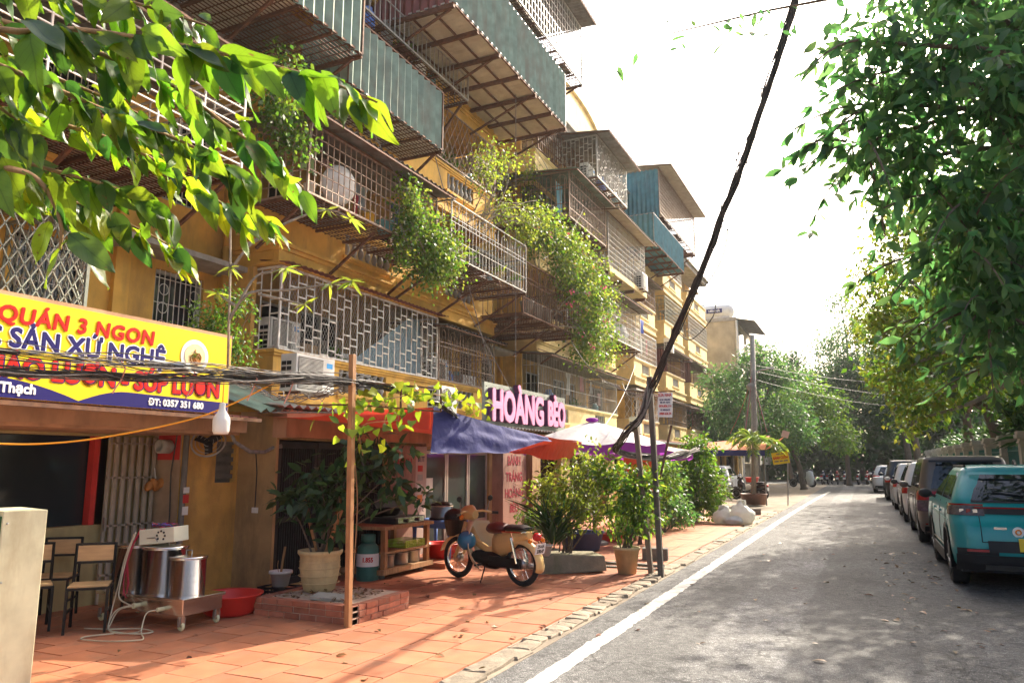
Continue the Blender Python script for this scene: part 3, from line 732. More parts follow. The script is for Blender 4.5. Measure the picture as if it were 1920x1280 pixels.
# ground balcony row, first floor of the near bay
cage('white staggered-bar steel cage above the first air conditioner', -9.74, 10.42, 16.1, 3.73, 5.30, WX, 'brick', WHITEBAR, .235, .017, floor=None, brace=False)
g = MB(); grille(g, (-9.80, 10.45, 3.74), (0, 1, 0), (0, 0, 1), 5.6, 1.55, 'diamond', .006, .06); tag(g.build('wire_mesh', GREYBAR, bpy.data.objects['balcony_cage']), kind='stuff')
cage('rusty bar cage with wire mesh beside the white staggered cage', -9.74, 16.2, 19.36, 3.73, 5.15, WX, 'hoop', RUST_L, .16, .016, floor=None, brace=False, roof=.22, roof_m=GREYSHEET, over=.35, drop=.2)
g = MB(); grille(g, (-9.79, 16.25, 3.74), (0, 1, 0), (0, 0, 1), 3.05, 1.4, 'diamond', .007, .07); tag(g.build('wire_mesh', RUST, bpy.data.objects['balcony_cage.001']), kind='stuff')
aw = MB(); aw.sheet((-10.2, 10.3, 5.45), (0, 5.9, 0), (.75, 0, -.12), 45, .012); tag(aw.build('awning_sheet', REDSHEET), 'narrow rusty red sheet awning over the white staggered cage', 'awning')
# second floor
c5 = cage('rusty square-grid cage holding the satellite dish', -8.54, 9.66, 14.0, 6.32, 7.62, BXF, 'grid', RUST_L, .17, .018, roof=.42, roof_m=GREYSHEET, over=.42, drop=.25)
c6 = cage('pale hooped-bar cage with flower pots on its floor', -8.2, 14.1, 18.25, 6.28, 7.6, BXF, 'hoop', GREYBAR, .17, .013, roof=None, floor='grate')
c7 = cage('rusty platform cage overgrown by bougainvillea', -8.4, 18.5, 23.0, 5.78, 7.3, WX + .1, 'hoop', RUST, .16, .018, brace=True)
c1 = cage('white horizontal-bar cage behind the overhanging leaves', -8.3, 3.4, 7.9, 5.95, 7.6, WX, 'hbars', WHITEBAR, .15, .015, roof=.5, roof_m=GREYSHEET, over=.4, drop=.3)
# lower left, first floor
gz = cage('green concertina grille beside the yellow shop sign', -9.3, 2.2, 6.3, 3.0, 5.1, WX, 'diamond', GREENBAR, .13, .02, floor=None, brace=False)
# third and fourth floor
c2 = cage('teal corrugated box balcony above the leaves', -8.15, 6.2, 10.55, 9.3, 11.4, WX, 'vertical', RUST, sheet=True, sheet_m=TEALSHEET, floor='grate', near='sheet', name='boxed_balcony', cat='balcony')
c4 = cage('teal corrugated box balcony under the tall steel cage', -8.6, 10.75, 14.3, 8.95, 10.4, BXF, 'vertical', RUST, sheet=True, sheet_m=TEALSHEET, floor='grate', near='sheet', under_m=CREAMSHEET, name='boxed_balcony', cat='balcony')
c3 = cage('tall pale steel cage above the teal box', -9.0, 10.9, 16.25, 11.2, 13.2, BXF - .4, 'vertical', GREYBAR, .19, .02, under_m=REDSHEET, floor='grate')
c3b = cage('yellow diamond-grille cage beside the teal box on the third floor', -9.72, 14.6, 19.3, 9.66, 11.2, WX, 'diamond', RUST_L, .2, .018, floor=None, brace=False)
c0 = cage('wide box balcony with cream sheet floor and teal front', -7.7, 13.2, 20.15, 11.9, 13.6, BXF - .3, 'grid', GREYBAR, .2, .018, sheet=True, sheet_m=TEALSHEET, sheet_h=1.75, floor='sheet', near='sheet', near_m=REDSHEET, name='boxed_balcony', cat='balcony')
c0t = cage('topmost grey grid cage with jutting roof', -7.75, 14.0, 21.9, 14.15, 16.2, BXF, 'grid', GREYBAR, .22, .02, floor='grate', roof=.35, roof_m=GREYSHEET, over=.5, drop=.1, under_m=GREYSHEET)
c0s = cage('rusty grille with red laundry under the cream sheet floor', -9.72, 22.7, 27.5, 12.6, 14.3, WX, 'scroll', RUST, .2, .018, floor=None, brace=False)
# second long bay
c9 = cage('ornate scroll-bar cage above the bougainvillea', -8.3, 22.0, 25.8, 9.66, 11.25, WX, 'scroll', RUST_L, .16, .018, roof=.3, roof_m=TEALSHEET, over=.4, drop=.25, near_style='hoop')
c8 = cage('brick-pattern steel cage under a grey shed roof', -8.3, 24.95, 28.75, 12.13, 13.75, BXF - .2, 'brick', GREYBAR, .17, .02, roof=.35, roof_m=GREYSHEET, over=.6, drop=.25)
c10 = cage('grey grid cage on a pale slab with an air conditioner', -8.3, 26.1, 31.3, 9.0, 11.1, BXF - .3, 'grid', GREYBAR, .17, .018, floor='slab', roof=.35, roof_m=CREAMSHEET, over=.55, drop=.2, under_m=REDSHEET)
c9b = cage('pale square-grid cage below the slab with white bundles', -8.5, 25.6, 31.0, 6.4, 8.0, BXF, 'grid', WHITEBAR, .19, .018, roof=.3, roof_m=GREYSHEET, over=.55, drop=.2)
c1b = cage('faded vertical-bar cage behind the pink letter sign', -9.76, 22.7, 31.4, 3.73, 5.4, WX, 'vertical', GREYBAR, .15, .016, floor=None, brace=False, roof=.1, over=.6, drop=.25, roof_m=GREYSHEET)
c11 = cage('rooftop cage with blue corrugated end wall', -8.3, 34.5, 43.0, 13.75, 16.0, WX, 'grid', RUST_L, .17, .02, near='sheet', near_m=BLUESHEET, roof=.5, roof_m=CREAMSHEET, over=.7, drop=.3, under_m=REDSHEET)
MB().sheet((WX, 34.4, 12.4), (2.9, 0, 0), (0, 0, 1.4), 22, .02).build('end_sheet', BLUESHEET, c11)
c12 = cage('blue corrugated box balcony below the rooftop cage', -8.3, 33.2, 39.5, 11.95, 13.3, BXF, 'grid', GREYBAR, sheet=True, sheet_m=BLUESHEET, floor='sheet', under_m=BLUESHEET, near='sheet', near_m=BLUESHEET, name='boxed_balcony', cat='balcony')
far_cages = [(34.6, 38.7, 1, 'grid', WHITEBAR, 'white grid window cage with green and red laundry'), (34.6, 38.7, 2, 'scroll', RUST_L, 'rusty scroll cage on the third balcony of the narrow bay'),
             (41.0, 45.5, 0, 'scroll', RUST_L, 'rusty woven-pattern cage low on the fourth bay'), (41.0, 45.5, 1, 'vertical', RUST, 'dark barred cage with red sheet end on the fourth bay'),
             (41.0, 45.5, 2, 'grid', GREENBAR, 'pale green grid cage high on the fourth bay'), (47.3, 53.3, 0, 'brick', RUST, 'brown brick-pattern cage at the foot of the end bay'), (47.3, 53.3, 1, 'vertical', RUST, 'dark smoke-stained cage on the end bay'),
             (34.6, 38.7, 0, 'diamond', WHITEBAR, 'white diamond-lattice cage low on the third bay'), (47.3, 53.3, 2, 'grid', GREYBAR, 'grey grid cage on the upper end bay'), (41.0, 45.5, 3, 'grid', GREYBAR, 'grey grid cage under the roof edge of the fourth bay')]
for a, b, k, st, m_, lab in far_cages:
    cg = cage(lab, -9.76, a, b, ZF[k] + .88, ZF[k] + 2.3, WX, st, m_, .2, .02, floor=None, brace=False, roof=.12 if (k + int(a)) % 2 == 0 or k == 0 else None, over=.5, drop=.25)
    if k == 1 and a > 40: MB().sheet((WX, a - .03, ZF[k] + .86), (1.45, 0, 0), (0, 0, 1.45), 12, .02).build('end_sheet', REDSHEET, cg)

# ------------------------------------------------------------------ air conditioners
ACW = mat('air_conditioner_casing', (.68, .67, .62), .45, var=.08, stain=(.40, .36, .28), stain_amt=.4)
def aircon(label, x, y, z, w=.82, h=.62, d=.3, style='slat'):
    """box with louvred end, front fan grille and feet, front facing +X; y is its near end"""
    t = thing('air_conditioner', label, 'air conditioner', (x - d / 2, y + w / 2, z), 'outdoor air conditioning units')
    MB().bx(x - d, x, y, y + w, z, z + h).build('casing', ACW, t, bevel=.012)
    en = MB()
    for i in range(5):
        for j in range(2):
            en.bx(x - d + .03 + j * .12, x - d + .13 + j * .12, y - .008, y - .001, z + .06 + i * .1, z + .13 + i * .1)
    en.build('vent_slots', BLACKPL, t)
    fr = MB()
    if style == 'slat':
        MB().bx(x + .001, x + .008, y + .05, y + w * .68, z + .05, z + h - .05).build('fan_recess', CONC_D, t)
        for i in range(24): fr.bx(x + .01, x + .022, y + .05, y + w * .68, z + .06 + i * (h - .12) / 24, z + .068 + i * (h - .12) / 24)
    else:
        cy, cz = y + w * .4, z + h / 2; rr = h * .42
        MB().lathe([(rr, 0), (rr, .006)], (x + .002, cy, cz), 24, 'x').build('fan_recess', CONC_D, t)
        for q in np.linspace(.05, rr, 6): fr.torus((x + .015, cy, cz), q, .004, 'x', 24, 4)
        for a in np.linspace(0, 2 * math.pi, 14)[:-1]: fr.bar((x + .015, cy, cz), (x + .015, cy + rr * math.cos(a), cz + rr * math.sin(a)), .006)
    tag(fr.build('fan_grille', ACW, t), kind='stuff')
    MB().add([(x + .003, y + w * .78, z + h * .72), (x + .003, y + w * .94, z + h * .72), (x + .003, y + w * .94, z + h * .86), (x + .003, y + w * .78, z + h * .86)], [(0, 1, 2, 3)]).build('badge', mat('blue_badge', (.05, .35, .75), .4), t)
    ft = MB()
    for q in (.12, w - .16): ft.bx(x - d + .02, x - .02, y + q, y + q + .05, z - .05, z); ft.bar((x - .02, y + q + .025, z - .03), (x - .5, y + q + .025, z - .03), .03)
    ft.build('bracket', RUST, t)
    return t
aircon('large white air conditioner hung in front of the staggered white cage', -8.95, 10.05, 2.88, 1.05, .66, .36)
aircon('white air conditioner with round fan left of the pink letter sign', -8.9, 14.85, 2.78, .85, .64, .32, 'fan')
aircon('air conditioner behind the staggered white bars', -10.3, 10.8, 3.75, .85, .7, .32)
aircon('air conditioner with fan behind the rusty wire mesh', -10.1, 16.5, 3.72, .85, .66, .32, 'fan')
aircon('white air conditioner on the grey slab cage corner', -8.05, 30.0, 8.95, .85, .7, .32)
aircon('air conditioner inside the brick-pattern cage under the shed roof', -8.75, 25.2, 12.2, .85, .66, .32)
aircon('white air conditioner above the lattice cage, by the drain pipe', -9.3, 32.9, 2.95, .85, .75, .35)
aircon('white air conditioner between the third and fourth bay', -9.2, 39.6, 7.6, .9, .75, .35)

# ------------------------------------------------------------------ things in the cages
t = thing('satellite_dish', 'white satellite dish behind the rusty grid cage', 'satellite dish', (-8.75, 10.75, 6.4))
MB().lathe([(.0, .10), (.16, .08), (.30, .035), (.37, 0), (.375, .012), (.30, .05), (.16, .098), (0, .118)][::-1], (-8.75, 10.75, 6.85), 30, 'x', rot=rotm(0, R(12), R(-20))).build('reflector', WHITEPL, t, True)
MB().tube([(-8.75, 10.75, 6.85), (-8.95, 10.8, 6.4)], .025).build('mount', GREYBAR, t)
for i, (lab, y, z, w, h, c) in enumerate([('green hanger with a pale shirt in the rusty grid cage', 10.2, 7.45, .45, .5, (.35, .5, .2)), ('dusty pink blanket hung in the rusty grid cage', 11.1, 7.45, .9, .75, (.42, .22, .2)),
        ('grey translucent bag hung beside the pink blanket', 12.0, 7.4, .5, .55, (.4, .42, .45)), ('red towel hung low behind the grid cage', 11.6, 7.0, .18, .6, (.5, .05, .06)), ('dark blue trousers at the far end of the grid cage', 13.2, 7.3, .4, .8, (.05, .07, .15))]):
    cloth(lab, -9.0 - .1 * (i % 3), y, z, w, h, c)
for lab, x, y, z, w, h, c in [('lime green towel in the white grid cage', -9.9, 35.2, 7.9, .8, .7, (.3, .65, .1)), ('red shirt in the white grid cage', -9.9, 37.3, 7.95, .35, .8, (.6, .05, .1)), ('white shirt beside the red shirt', -9.95, 36.4, 7.9, .5, .8, (.7, .7, .68)),
        ('pink shirt behind the faded vertical bars', -9.95, 27.5, 5.0, .5, .6, (.75, .35, .35)), ('white shirt behind the faded vertical bars', -9.95, 26.0, 4.95, .5, .8, (.75, .74, .7)), ('small white towel near the pink shirt', -9.95, 28.6, 4.9, .3, .5, (.75, .75, .72)),
        ('blue garment under the slab air conditioner', -8.6, 31.7, 7.9, .6, .6, (.06, .12, .5)), ('pale pink cloth low behind the faded bars', -9.95, 29.6, 4.5, .4, .5, (.7, .45, .42)), ('red cloth behind the upper rusty grille', -9.9, 23.4, 14.1, .4, .5, (.6, .05, .05)),
        ('white sheet behind the upper rusty grille', -9.95, 25.2, 14.0, .7, .9, (.75, .75, .74)), ('light blue curtain in the ornate scroll cage', -8.9, 22.6, 11.1, .6, 1.3, (.25, .55, .68))]:
    cloth(lab, x, y, z, w, h, c)
def bundle(label, c, r, m_):
    o = MB(); v = o.ball((0, 0, 0), 1, 12, 8); a = np.array(v.v[0]); a *= (1 + .12 * np.sin(a[:, [1]] * 7 + c[1]) + .08 * np.cos(a[:, [2]] * 9)); o.v[0] = a * r + np.asarray(c)
    tag(o.build('stuffed_bag', m_, None, True), label, 'bag')
bundle('pale stuffed sack behind the white square grid', (-8.8, 29.0, 6.85), (.3, .5, .42), WHITEPL); bundle('grey stuffed sack left of the pale sack', (-8.8, 27.6, 6.8), (.25, .4, .5), GREYBAR)
for i, (lab, y, m_, r) in enumerate([('white bucket in the left corner of the dish cage', 9.95, WHITEPL, .11), ('yellow bucket right of the satellite dish', 11.75, mat('yellow_plastic', (.75, .45, .04), .4), .13), ('teal basin on the floor of the dish cage', 12.3, mat('teal_plastic', (.12, .35, .38), .4), .2), ('blue basin near the hanging vines', 13.0, BLUEPL, .2), ('white foam tub at the edge of the dish cage', 12.7, WHITEPL, .13)]):
    b = MB().lathe([(r * .7, 0), (r, .22), (r * 1.08, .22), (r * 1.08, .24), (r * .96, .24), (r * .66, .02)], (-8.75, y, 6.34), 16); tag(b.build('bucket', m_, None, True), lab, 'bucket')
# blue sheet screen inside the white cage
s = MB(); s.add([(-10.15, 13.0, 3.76), (-10.15, 16.0, 3.76), (-10.2, 16.0, 5.25), (-10.2, 15.5, 5.25)], [(0, 1, 2, 3)]); o = s.build('privacy_sheet', mat('faded_blue_sheet', (.20, .34, .42), .6, var=.2)); tag(o, 'faded blue corrugated screen slanting behind the staggered bars', 'screen')
# household clutter behind the bars
WOODBOX = mat('cardboard', (.36, .24, .13), .8, var=.2)
def junk(kind, label, x, y, z, s, m_):
    if kind == 'box': o = MB().box((x, y, z + s * .35), (s * .8, s, s * .7), rotm(0, 0, rng.normal() * .2)).build('storage_box', m_, None, bevel=.01); cat = 'box'
    elif kind == 'jar': o = MB().lathe([(s * .3, 0), (s * .34, s * .1), (s * .34, s * .7), (s * .2, s * .85), (s * .2, s)], (x, y, z), 14).build('plastic_jar', m_, None, True); cat = 'jar'
    elif kind == 'board': o = MB().box((x, y, z + s * .6), (.03, s, s * 1.2), rotm(0, R(9), 0)).build('leaning_board', m_); cat = 'board'
    else:
        o = thing('potted_plant', label, 'potted plant', (x, y, z)); MB().lathe([(s * .25, 0), (s * .36, s * .5), (s * .4, s * .5)], (x, y, z), 14).build('pot', m_, o, True); n_ = 60
        lv_ = leaves('foliage', np.tile((x, y, z + s * .5), (n_, 1)) + rng.normal(size=(n_, 3)) * s * .25, rng.normal(size=(n_, 3)) + [0, 0, .6], s * .5, GLEAF, o, LEAF_M, 1, .8); lv_['kind'] = 'stuff'; return
    tag(o, label, cat)
YP = MAT['yellow_plastic']; TP = MAT['teal_plastic']
for (lab, x, y0, y1, z) in [('inside the tall pale steel cage', -9.5, 11.3, 15.8, 11.25), ('behind the yellow diamond grille', -10.2, 15, 19, 9.7), ('in the topmost grey grid cage', -8.5, 15, 21, 14.2), ('in the brick-pattern cage', -8.9, 26.2, 28.4, 12.2), ('in the ornate scroll cage', -9.2, 22.8, 25.4, 9.7),
                            ('in the grey slab cage', -9.0, 26.6, 30, 9.05), ('behind the faded vertical bars', -10.4, 23, 31, 3.7), ('behind the rusty wire mesh', -10.5, 17.3, 19, 3.7), ('behind the staggered white bars', -10.7, 12, 13.6, 3.7), ('in the white horizontal-bar cage', -9.4, 4.2, 7.4, 6.0), ('in the hooped-bar cage', -9.2, 14.4, 18, 6.3)]:
    for q, (kd, col_n, m_) in enumerate([('box', 'brown carton', WOODBOX), ('jar', 'blue plastic jar', BLUEPL), ('board', 'grey leaning board', GREYSHEET), ('plant', 'small potted plant', CLAY), ('box', 'pale storage box', WHITEPL), ('jar', 'teal plastic jar', TP)]):
        if (q + int(y0)) % 6 == 5: continue
        junk(kd, f'{col_n} {lab}', x + rng.uniform(-.25, .25), y0 + (y1 - y0) * (q + .5) / 6, z, rng.uniform(.35, .6), m_)
# ================================================================== GROUND-FLOOR FRONTS
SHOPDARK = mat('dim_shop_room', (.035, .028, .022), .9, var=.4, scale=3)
YLOW = mat('pale_yellow_dado', (.42, .34, .16), .8, var=.2, scale=3, stain=(.16, .13, .08), stain_amt=.5)
REDP = mat('red_panel', (.52, .035, .03), .6, var=.15)
GATEM = mat('grey_gate_paint', (.40, .34, .27), .55, .1, var=.15, stain=(.20, .14, .09), stain_amt=.5)
SOOTY = mat('sooty_pink_tile', (.36, .20, .145), .6, var=.15, scale=3, stain=(.05, .035, .03), stain_amt=.9, sscale=2.2)
REDLET = mat('maroon_lettering', (.32, .03, .045), .6, var=.2)
# restaurant on the left
rs = thing('restaurant', 'low restaurant front under the yellow noodle sign', 'restaurant', (-8.1, 4.6, 0))
wall_mesh(MB(), -8.1, -3, 6.57, 0, 2.2, [(1.5, 5.85, .92, 1.93)], .12).build('wall', YLOW, rs)
MB().bx(-8.28, -8.225, 1.4, 5.95, .85, 2.0).build('window', GLASS, rs)
MB().bx(-8.2, -8.1, 5.78, 5.95, .92, 1.93).build('red_jamb', REDP, rs)
MB().bx(-8.14, -7.0, -3, 6.9, 1.96, 2.16).bx(-7.0, -6.93, -3, 6.95, 1.99, 2.2).build('lintel_beam', PINKWALL, rs)
rf = MB(); rf.sheet((-11.1, -3, 2.62), (0, 9.9, 0), (4.42, 0, -.47), 90, .016); rfo = rf.build('roof_sheet', REDSHEET, rs)
e = MB(); e.bar((-6.62, -3, 2.13), (-6.62, 6.85, 2.13), .04); e.build('roof_edge', RUST, rfo)
gt = thing('folding_gate', 'grey steel folding gate leaf standing open beside the dark window', 'gate', (-8.0, 6.2, 0))
for i in range(13):
    MB().bx(-8.06 + .045 * (i % 2), -8.035 + .045 * (i % 2), 5.92 + i * .052, 5.958 + i * .052, .03, 1.93).build('slat', GATEM, gt)
g = MB()
for z in (.35, .9, 1.45, 1.85): g.bar((-8.0, 5.9, z), (-8.0, 6.6, z), .02)
g.build('tie_rail', GATEM, gt); MB().bx(-8.01, -7.985, 5.9, 5.93, .85, 1.0).build('handle', STEEL_D, gt)
# ochre annexe: pillar face, small window, long wall
an = thing('annexe_wall', 'stained ochre annexe wall with a small barred window', 'wall', (-7.6, 7.0, 0))
MB().add([(-8.1, 6.57, 0), (-7.6, 6.57, 0), (-7.6, 6.57, 2.2), (-8.1, 6.57, 2.2)], [(0, 1, 2, 3)]).build('pillar_face', mat('pillar_tile', (.36, .26, .17), .7, var=.2, stain=(.12, .08, .05), stain_amt=.7), an)
wall_mesh(MB(), -7.6, 6.57, 7.5, 0, 2.3, [(7.12, 7.46, 1.37, 1.9)], .1).build('wall', OCHRE_D, an)
OCHRE_S = mat('sooty_ochre', (.44, .29, .13), .9, var=.25, scale=2.5, bump=.2, stain=(.07, .05, .035), stain_amt=.85, sscale=1.4)
MB().add([(-7.6, 7.5, 0), (-6.95, 7.5, 0), (-6.95, 7.5, 2.3), (-7.6, 7.5, 2.3)], [(0, 1, 2, 3)]).build('return_wall', OCHRE_S, an)
w = MB(); 
for z in np.linspace(1.42, 1.86, 5): w.bx(-7.66, -7.64, 7.13, 7.45, z, z + .06)
w.bx(-7.71, -7.69, 7.12, 7.46, 1.37, 1.9).build('window_blind', CONC_D, an)
MB().bx(-7.99, -7.62, 6.553, 6.567, 1.66, 1.98).build('red_panel', REDP, an)
MB().lathe([(.075, 0), (.085, -.01), (.085, -.16), (.06, -.165), (.06, -.02)], (-7.78, 6.55, 1.82), 16, 'y').build('vent_pipe', GREYBAR, an, True)
so_ = MB().bx(-7.3, -7.2, 7.485, 7.498, .98, 1.05).build('socket', WHITEPL, an)
MB().tube([(-7.25, 7.49, 1.05), (-7.25, 7.49, 1.5), (-7.28, 7.485, 1.75)], .008, 5).build('conduit', CABLE, an)
MB().bx(-7.72, -7.66, 6.558, 6.566, .85, .9).build('socket', WHITEPL, an)
MB().tube([(-7.56, 6.6, 0), (-7.56, 6.6, 2.1)], .035, 8).build('drain_pipe', CONC_D, an)
MB().tube([(-7.70, 6.545, .55), (-7.69, 6.54, 1.0), (-7.72, 6.54, 1.5), (-7.66, 6.545, 2.0)], .009, 5).build('cable', CABLE, an)
for z0, z1, m_ in ((1.14, 1.24, REDP), (1.0, 1.1, WHITEPL), (1.26, 1.33, WHITEPL)):
    MB().bx(-7.524, -7.52, 6.575, 6.66, z0, z1).build('sticker', m_, an)
# wall fan
f = thing('wall_fan', 'dusty black wall fan under the annexe roof', 'fan', (-7.5, 6.75, 1.85))
fm = MB(); rr = rotm(R(18), R(62), R(-35))
fm.torus((-7.35, 6.75, 1.88), .2, .012, 'z', 26, 6, rr)
for q in (.06, .11, .155): fm.torus((-7.35, 6.75, 1.88), q, .004, 'z', 22, 4, rr)
tag(fm.build('guard', GREYBAR, f), kind='stuff')
bl = MB()
for a in range(3):
    bl.box(np.array((-7.35, 6.75, 1.88)) + rr @ np.array((.09 * math.cos(a * 2.09), .09 * math.sin(a * 2.09), 0)), (.15, .1, .006), rr @ rotm(R(20), 0, a * 2.09))
bl.build('blades', BLACKPL, f); MB().ball((-7.38, 6.78, 1.84), .055).build('motor', BLACKPL, f, True)
# old hose / branch hung under the roof
h = MB(); h.tube([(-7.05, 6.75, 2.1), (-7.02, 6.85, 1.88), (-7.0, 7.1, 1.76), (-7.0, 7.35, 1.76), (-7.0, 7.5, 1.82), (-6.95, 7.6, 1.84)], [.02, .022, .026, .024, .022, .03], 7); tag(h.build('hose', CABLE_L, None, True), 'thick drooping grey hose under the annexe roof', 'hose')
# bread loaf in a plastic bag on the gate
b = thing('bread_bag', 'braided brown bread in a bag hung on the folding gate', 'bread', (-7.93, 6.5, 1.3))
bm = MB()
for i in range(4): bm.ball((-7.93 + .02 * (i % 2), 6.42 + i * .055, 1.36 + .025 * ((i % 2) - .5)), (.05, .05, .075), 10, 7, rotm(R(35 if i % 2 else -35), 0, 0))
bm.build('loaf', mat('bread_crust', (.42, .17, .04), .6, var=.3, scale=12), b, True); MB().tube([(-7.93, 6.5, 1.42), (-7.96, 6.5, 1.56)], .006, 4).build('bag_handle', WHITEPL, b)
# snack shop in the middle
sh = thing('snack_shop', 'dim snack shop front with painted pillars and glass doors', 'shop front', (-6.95, 12, 0))
wall_mesh(MB(), -6.95, 7.5, 22, 0, 2.32, [(7.55, 9.95, .05, 1.93), (11.1, 13.62, .1, 1.86), (14.95, 17.6, .05, 1.8), (18.2, 21.2, .05, 1.85)], .2).build('wall', OCHRE_S, sh)
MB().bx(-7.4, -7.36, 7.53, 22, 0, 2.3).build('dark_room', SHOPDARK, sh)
MB().bx(-6.95, -6.72, 7.42, 10.9, 1.95, 2.3).build('fascia_beam', PINKWALL, sh); MB().bx(-6.95, -6.80, 10.95, 22, 1.9, 2.28).build('fascia_beam', PINKWALL, sh)
GRD = mat('dark_door_paint', (.035, .038, .04), .5, .3, var=.3)
for i in range(3):
    ya = 7.58 + i * .79; d = MB(); d.bx(-7.02, -6.98, ya, ya + .05, .05, 1.9).bx(-7.02, -6.98, ya + .72, ya + .77, .05, 1.9).bx(-7.02, -6.98, ya + .05, ya + .72, 1.82, 1.9).bx(-7.02, -6.98, ya + .05, ya + .72, .85, .92).bx(-7.02, -6.98, ya + .05, ya + .72, .05, .14)
    dd = d.build('door', GRD, sh); sl_ = MB()
    for k in range(15): sl_.bar((-7.0, ya + .07 + k * .045, .1), (-7.0, ya + .07 + k * .045, 1.85), .012)
    tag(sl_.build('door_bars', GRD, dd), kind='stuff'); MB().bx(-7.06, -7.05, ya, ya + .77, .05, 1.9).build('mesh_panel', DARK, dd)
p1 = MB().bx(-6.95, -6.86, 10.0, 10.72, 0, 1.9).build('painted_pillar', SOOTY, sh)
lettering('letters', 'BÁNH', .24, REDLET, (-6.857, 10.36, 1.60), (0, 1, 0), (0, 0, 1), p1, .006, .001, sx=.72)
lettering('letters', 'TRÁNG', .24, REDLET, (-6.857, 10.36, 1.18), (0, 1, 0), (0, 0, 1), p1, .006, .001, sx=.66)
PALETILE = mat('pale_wall_tile', (.50, .38, .32), .5, var=.1, stain=(.22, .15, .12), stain_amt=.4)
p3 = MB().bx(-6.95, -6.87, 10.74, 11.08, 0, 1.9).build('tiled_pillar', PALETILE, sh)
lettering('letters', 'B1.TT', .12, mat('navy_lettering', (.05, .05, .12), .6), (-6.867, 10.9, 1.68), (0, 1, 0), (0, 0, 1), p3, .003, .001, sx=.7)
for z, m_, hh in ((1.48, REDP, .1), (1.33, GREYBAR, .1), (1.17, WHITEPL, .09), (.95, mat('orange_sticker', (.7, .2, .03), .5), .14)): MB().bx(-6.868, -6.864, 10.8, 10.95, z, z + hh).build('sticker', m_, p3)
ALU = mat('aluminium_frame', (.50, .42, .36), .4, .5, var=.12)
SHOPGL = mat('shop_glass', (.05, .06, .055), .08, var=.15, spec=.6)
for i, (a, b) in enumerate([(11.12, 11.95), (11.97, 12.78), (12.8, 13.58)]):
    d = MB(); t = .05
    d.bx(-7.03, -6.98, a, a + t, .12, 1.84).bx(-7.03, -6.98, b - t, b, .12, 1.84).bx(-7.03, -6.98, a + t, b - t, 1.78, 1.84).bx(-7.03, -6.98, a + t, b - t, .12, .55 if i else .2)
    dd = d.build('glass_door', ALU, sh); MB().bx(-7.012, -7.0, a + t, b - t, .2, 1.78).build('pane', SHOPGL, dd); MB().bar((-6.96, b - .1, .8), (-6.96, b - .1, 1.1), .025).build('handle', STEEL_D, dd)
MB().bx(-6.998, -6.994, 11.25, 11.5, 1.12, 1.36).build('notice', WHITEPL, sh)
# three-sided painted pillar with the shop's name
p2 = MB().bx(-6.95, -6.70, 13.75, 14.9, 0, 1.9).build('painted_pillar', SOOTY, sh)
for s_, z in (('BÁNH', 1.66), ('TRÁNG', 1.33), ('HOÀNG', 1.0), ('BÈO', .70)):
    lettering('letters', s_, .26, REDLET, (-6.697, 14.28, z), (0, 1, 0), (0, 0, 1), p2, .006, .001, sx=.92 if len(s_) > 3 else .9)
MB().bx(-6.93, -6.6, 15.0, 15.45, 0, 1.9).build('wood_post', BROWNWOOD, sh)
MB().bx(-9.0, -5.9, 10.1, 22, .0, .11).build('shop_step', TERRA, sh)
ur = MB(); ur.sheet((-10.2, 7.2, 2.72), (0, 14.9, 0), (3.6, 0, -.38), 110, .018); ur.build('roof_sheet', GREYSHEET, sh)
# bundle of corrugated scraps beside the yellow sign
sp = MB(); sp.sheet((-7.9, 6.75, 2.66), (0, .95, .05), (1.2, .15, -.4), 8, .02); tag(sp.build('roof_sheet_scrap', TEALSHEET), 'loose teal roofing sheet curling up beside the yellow sign', 'roofing sheet')
# fronts further along the block
for i, (a, b, m_) in enumerate([(22, 27.5, OCHRE_D), (27.5, 33, CREAM), (33, 40, OCHRE_D), (40, 47, CREAM), (47, 55, OCHRE_D)]):
    s2 = thing('ground_floor_shop', ['dark open shop behind the potted shrubs', 'shop front behind the broad umbrella', 'ground-floor front behind the vine bush', 'ground-floor front behind the palm', 'last ground-floor front of the block'][i], 'shop front', (-8.2, (a + b) / 2, 0))
    wall_mesh(MB(), -8.2, a + .02, b - .02, 0, 2.5, [(a + .6, a + 2.3, .05, 2.05), (a + 2.9, b - .6, .6, 2.05)], .2).build('wall', m_, s2)
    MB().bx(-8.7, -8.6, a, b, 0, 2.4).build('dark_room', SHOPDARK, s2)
    r_ = MB(); r_.sheet((-10, a, 2.85), (0, b - a, 0), (2.9, 0, -.45), 40, .018); r_.build('roof_sheet', [GREYSHEET, TEALSHEET, REDSHEET][i % 3], s2)
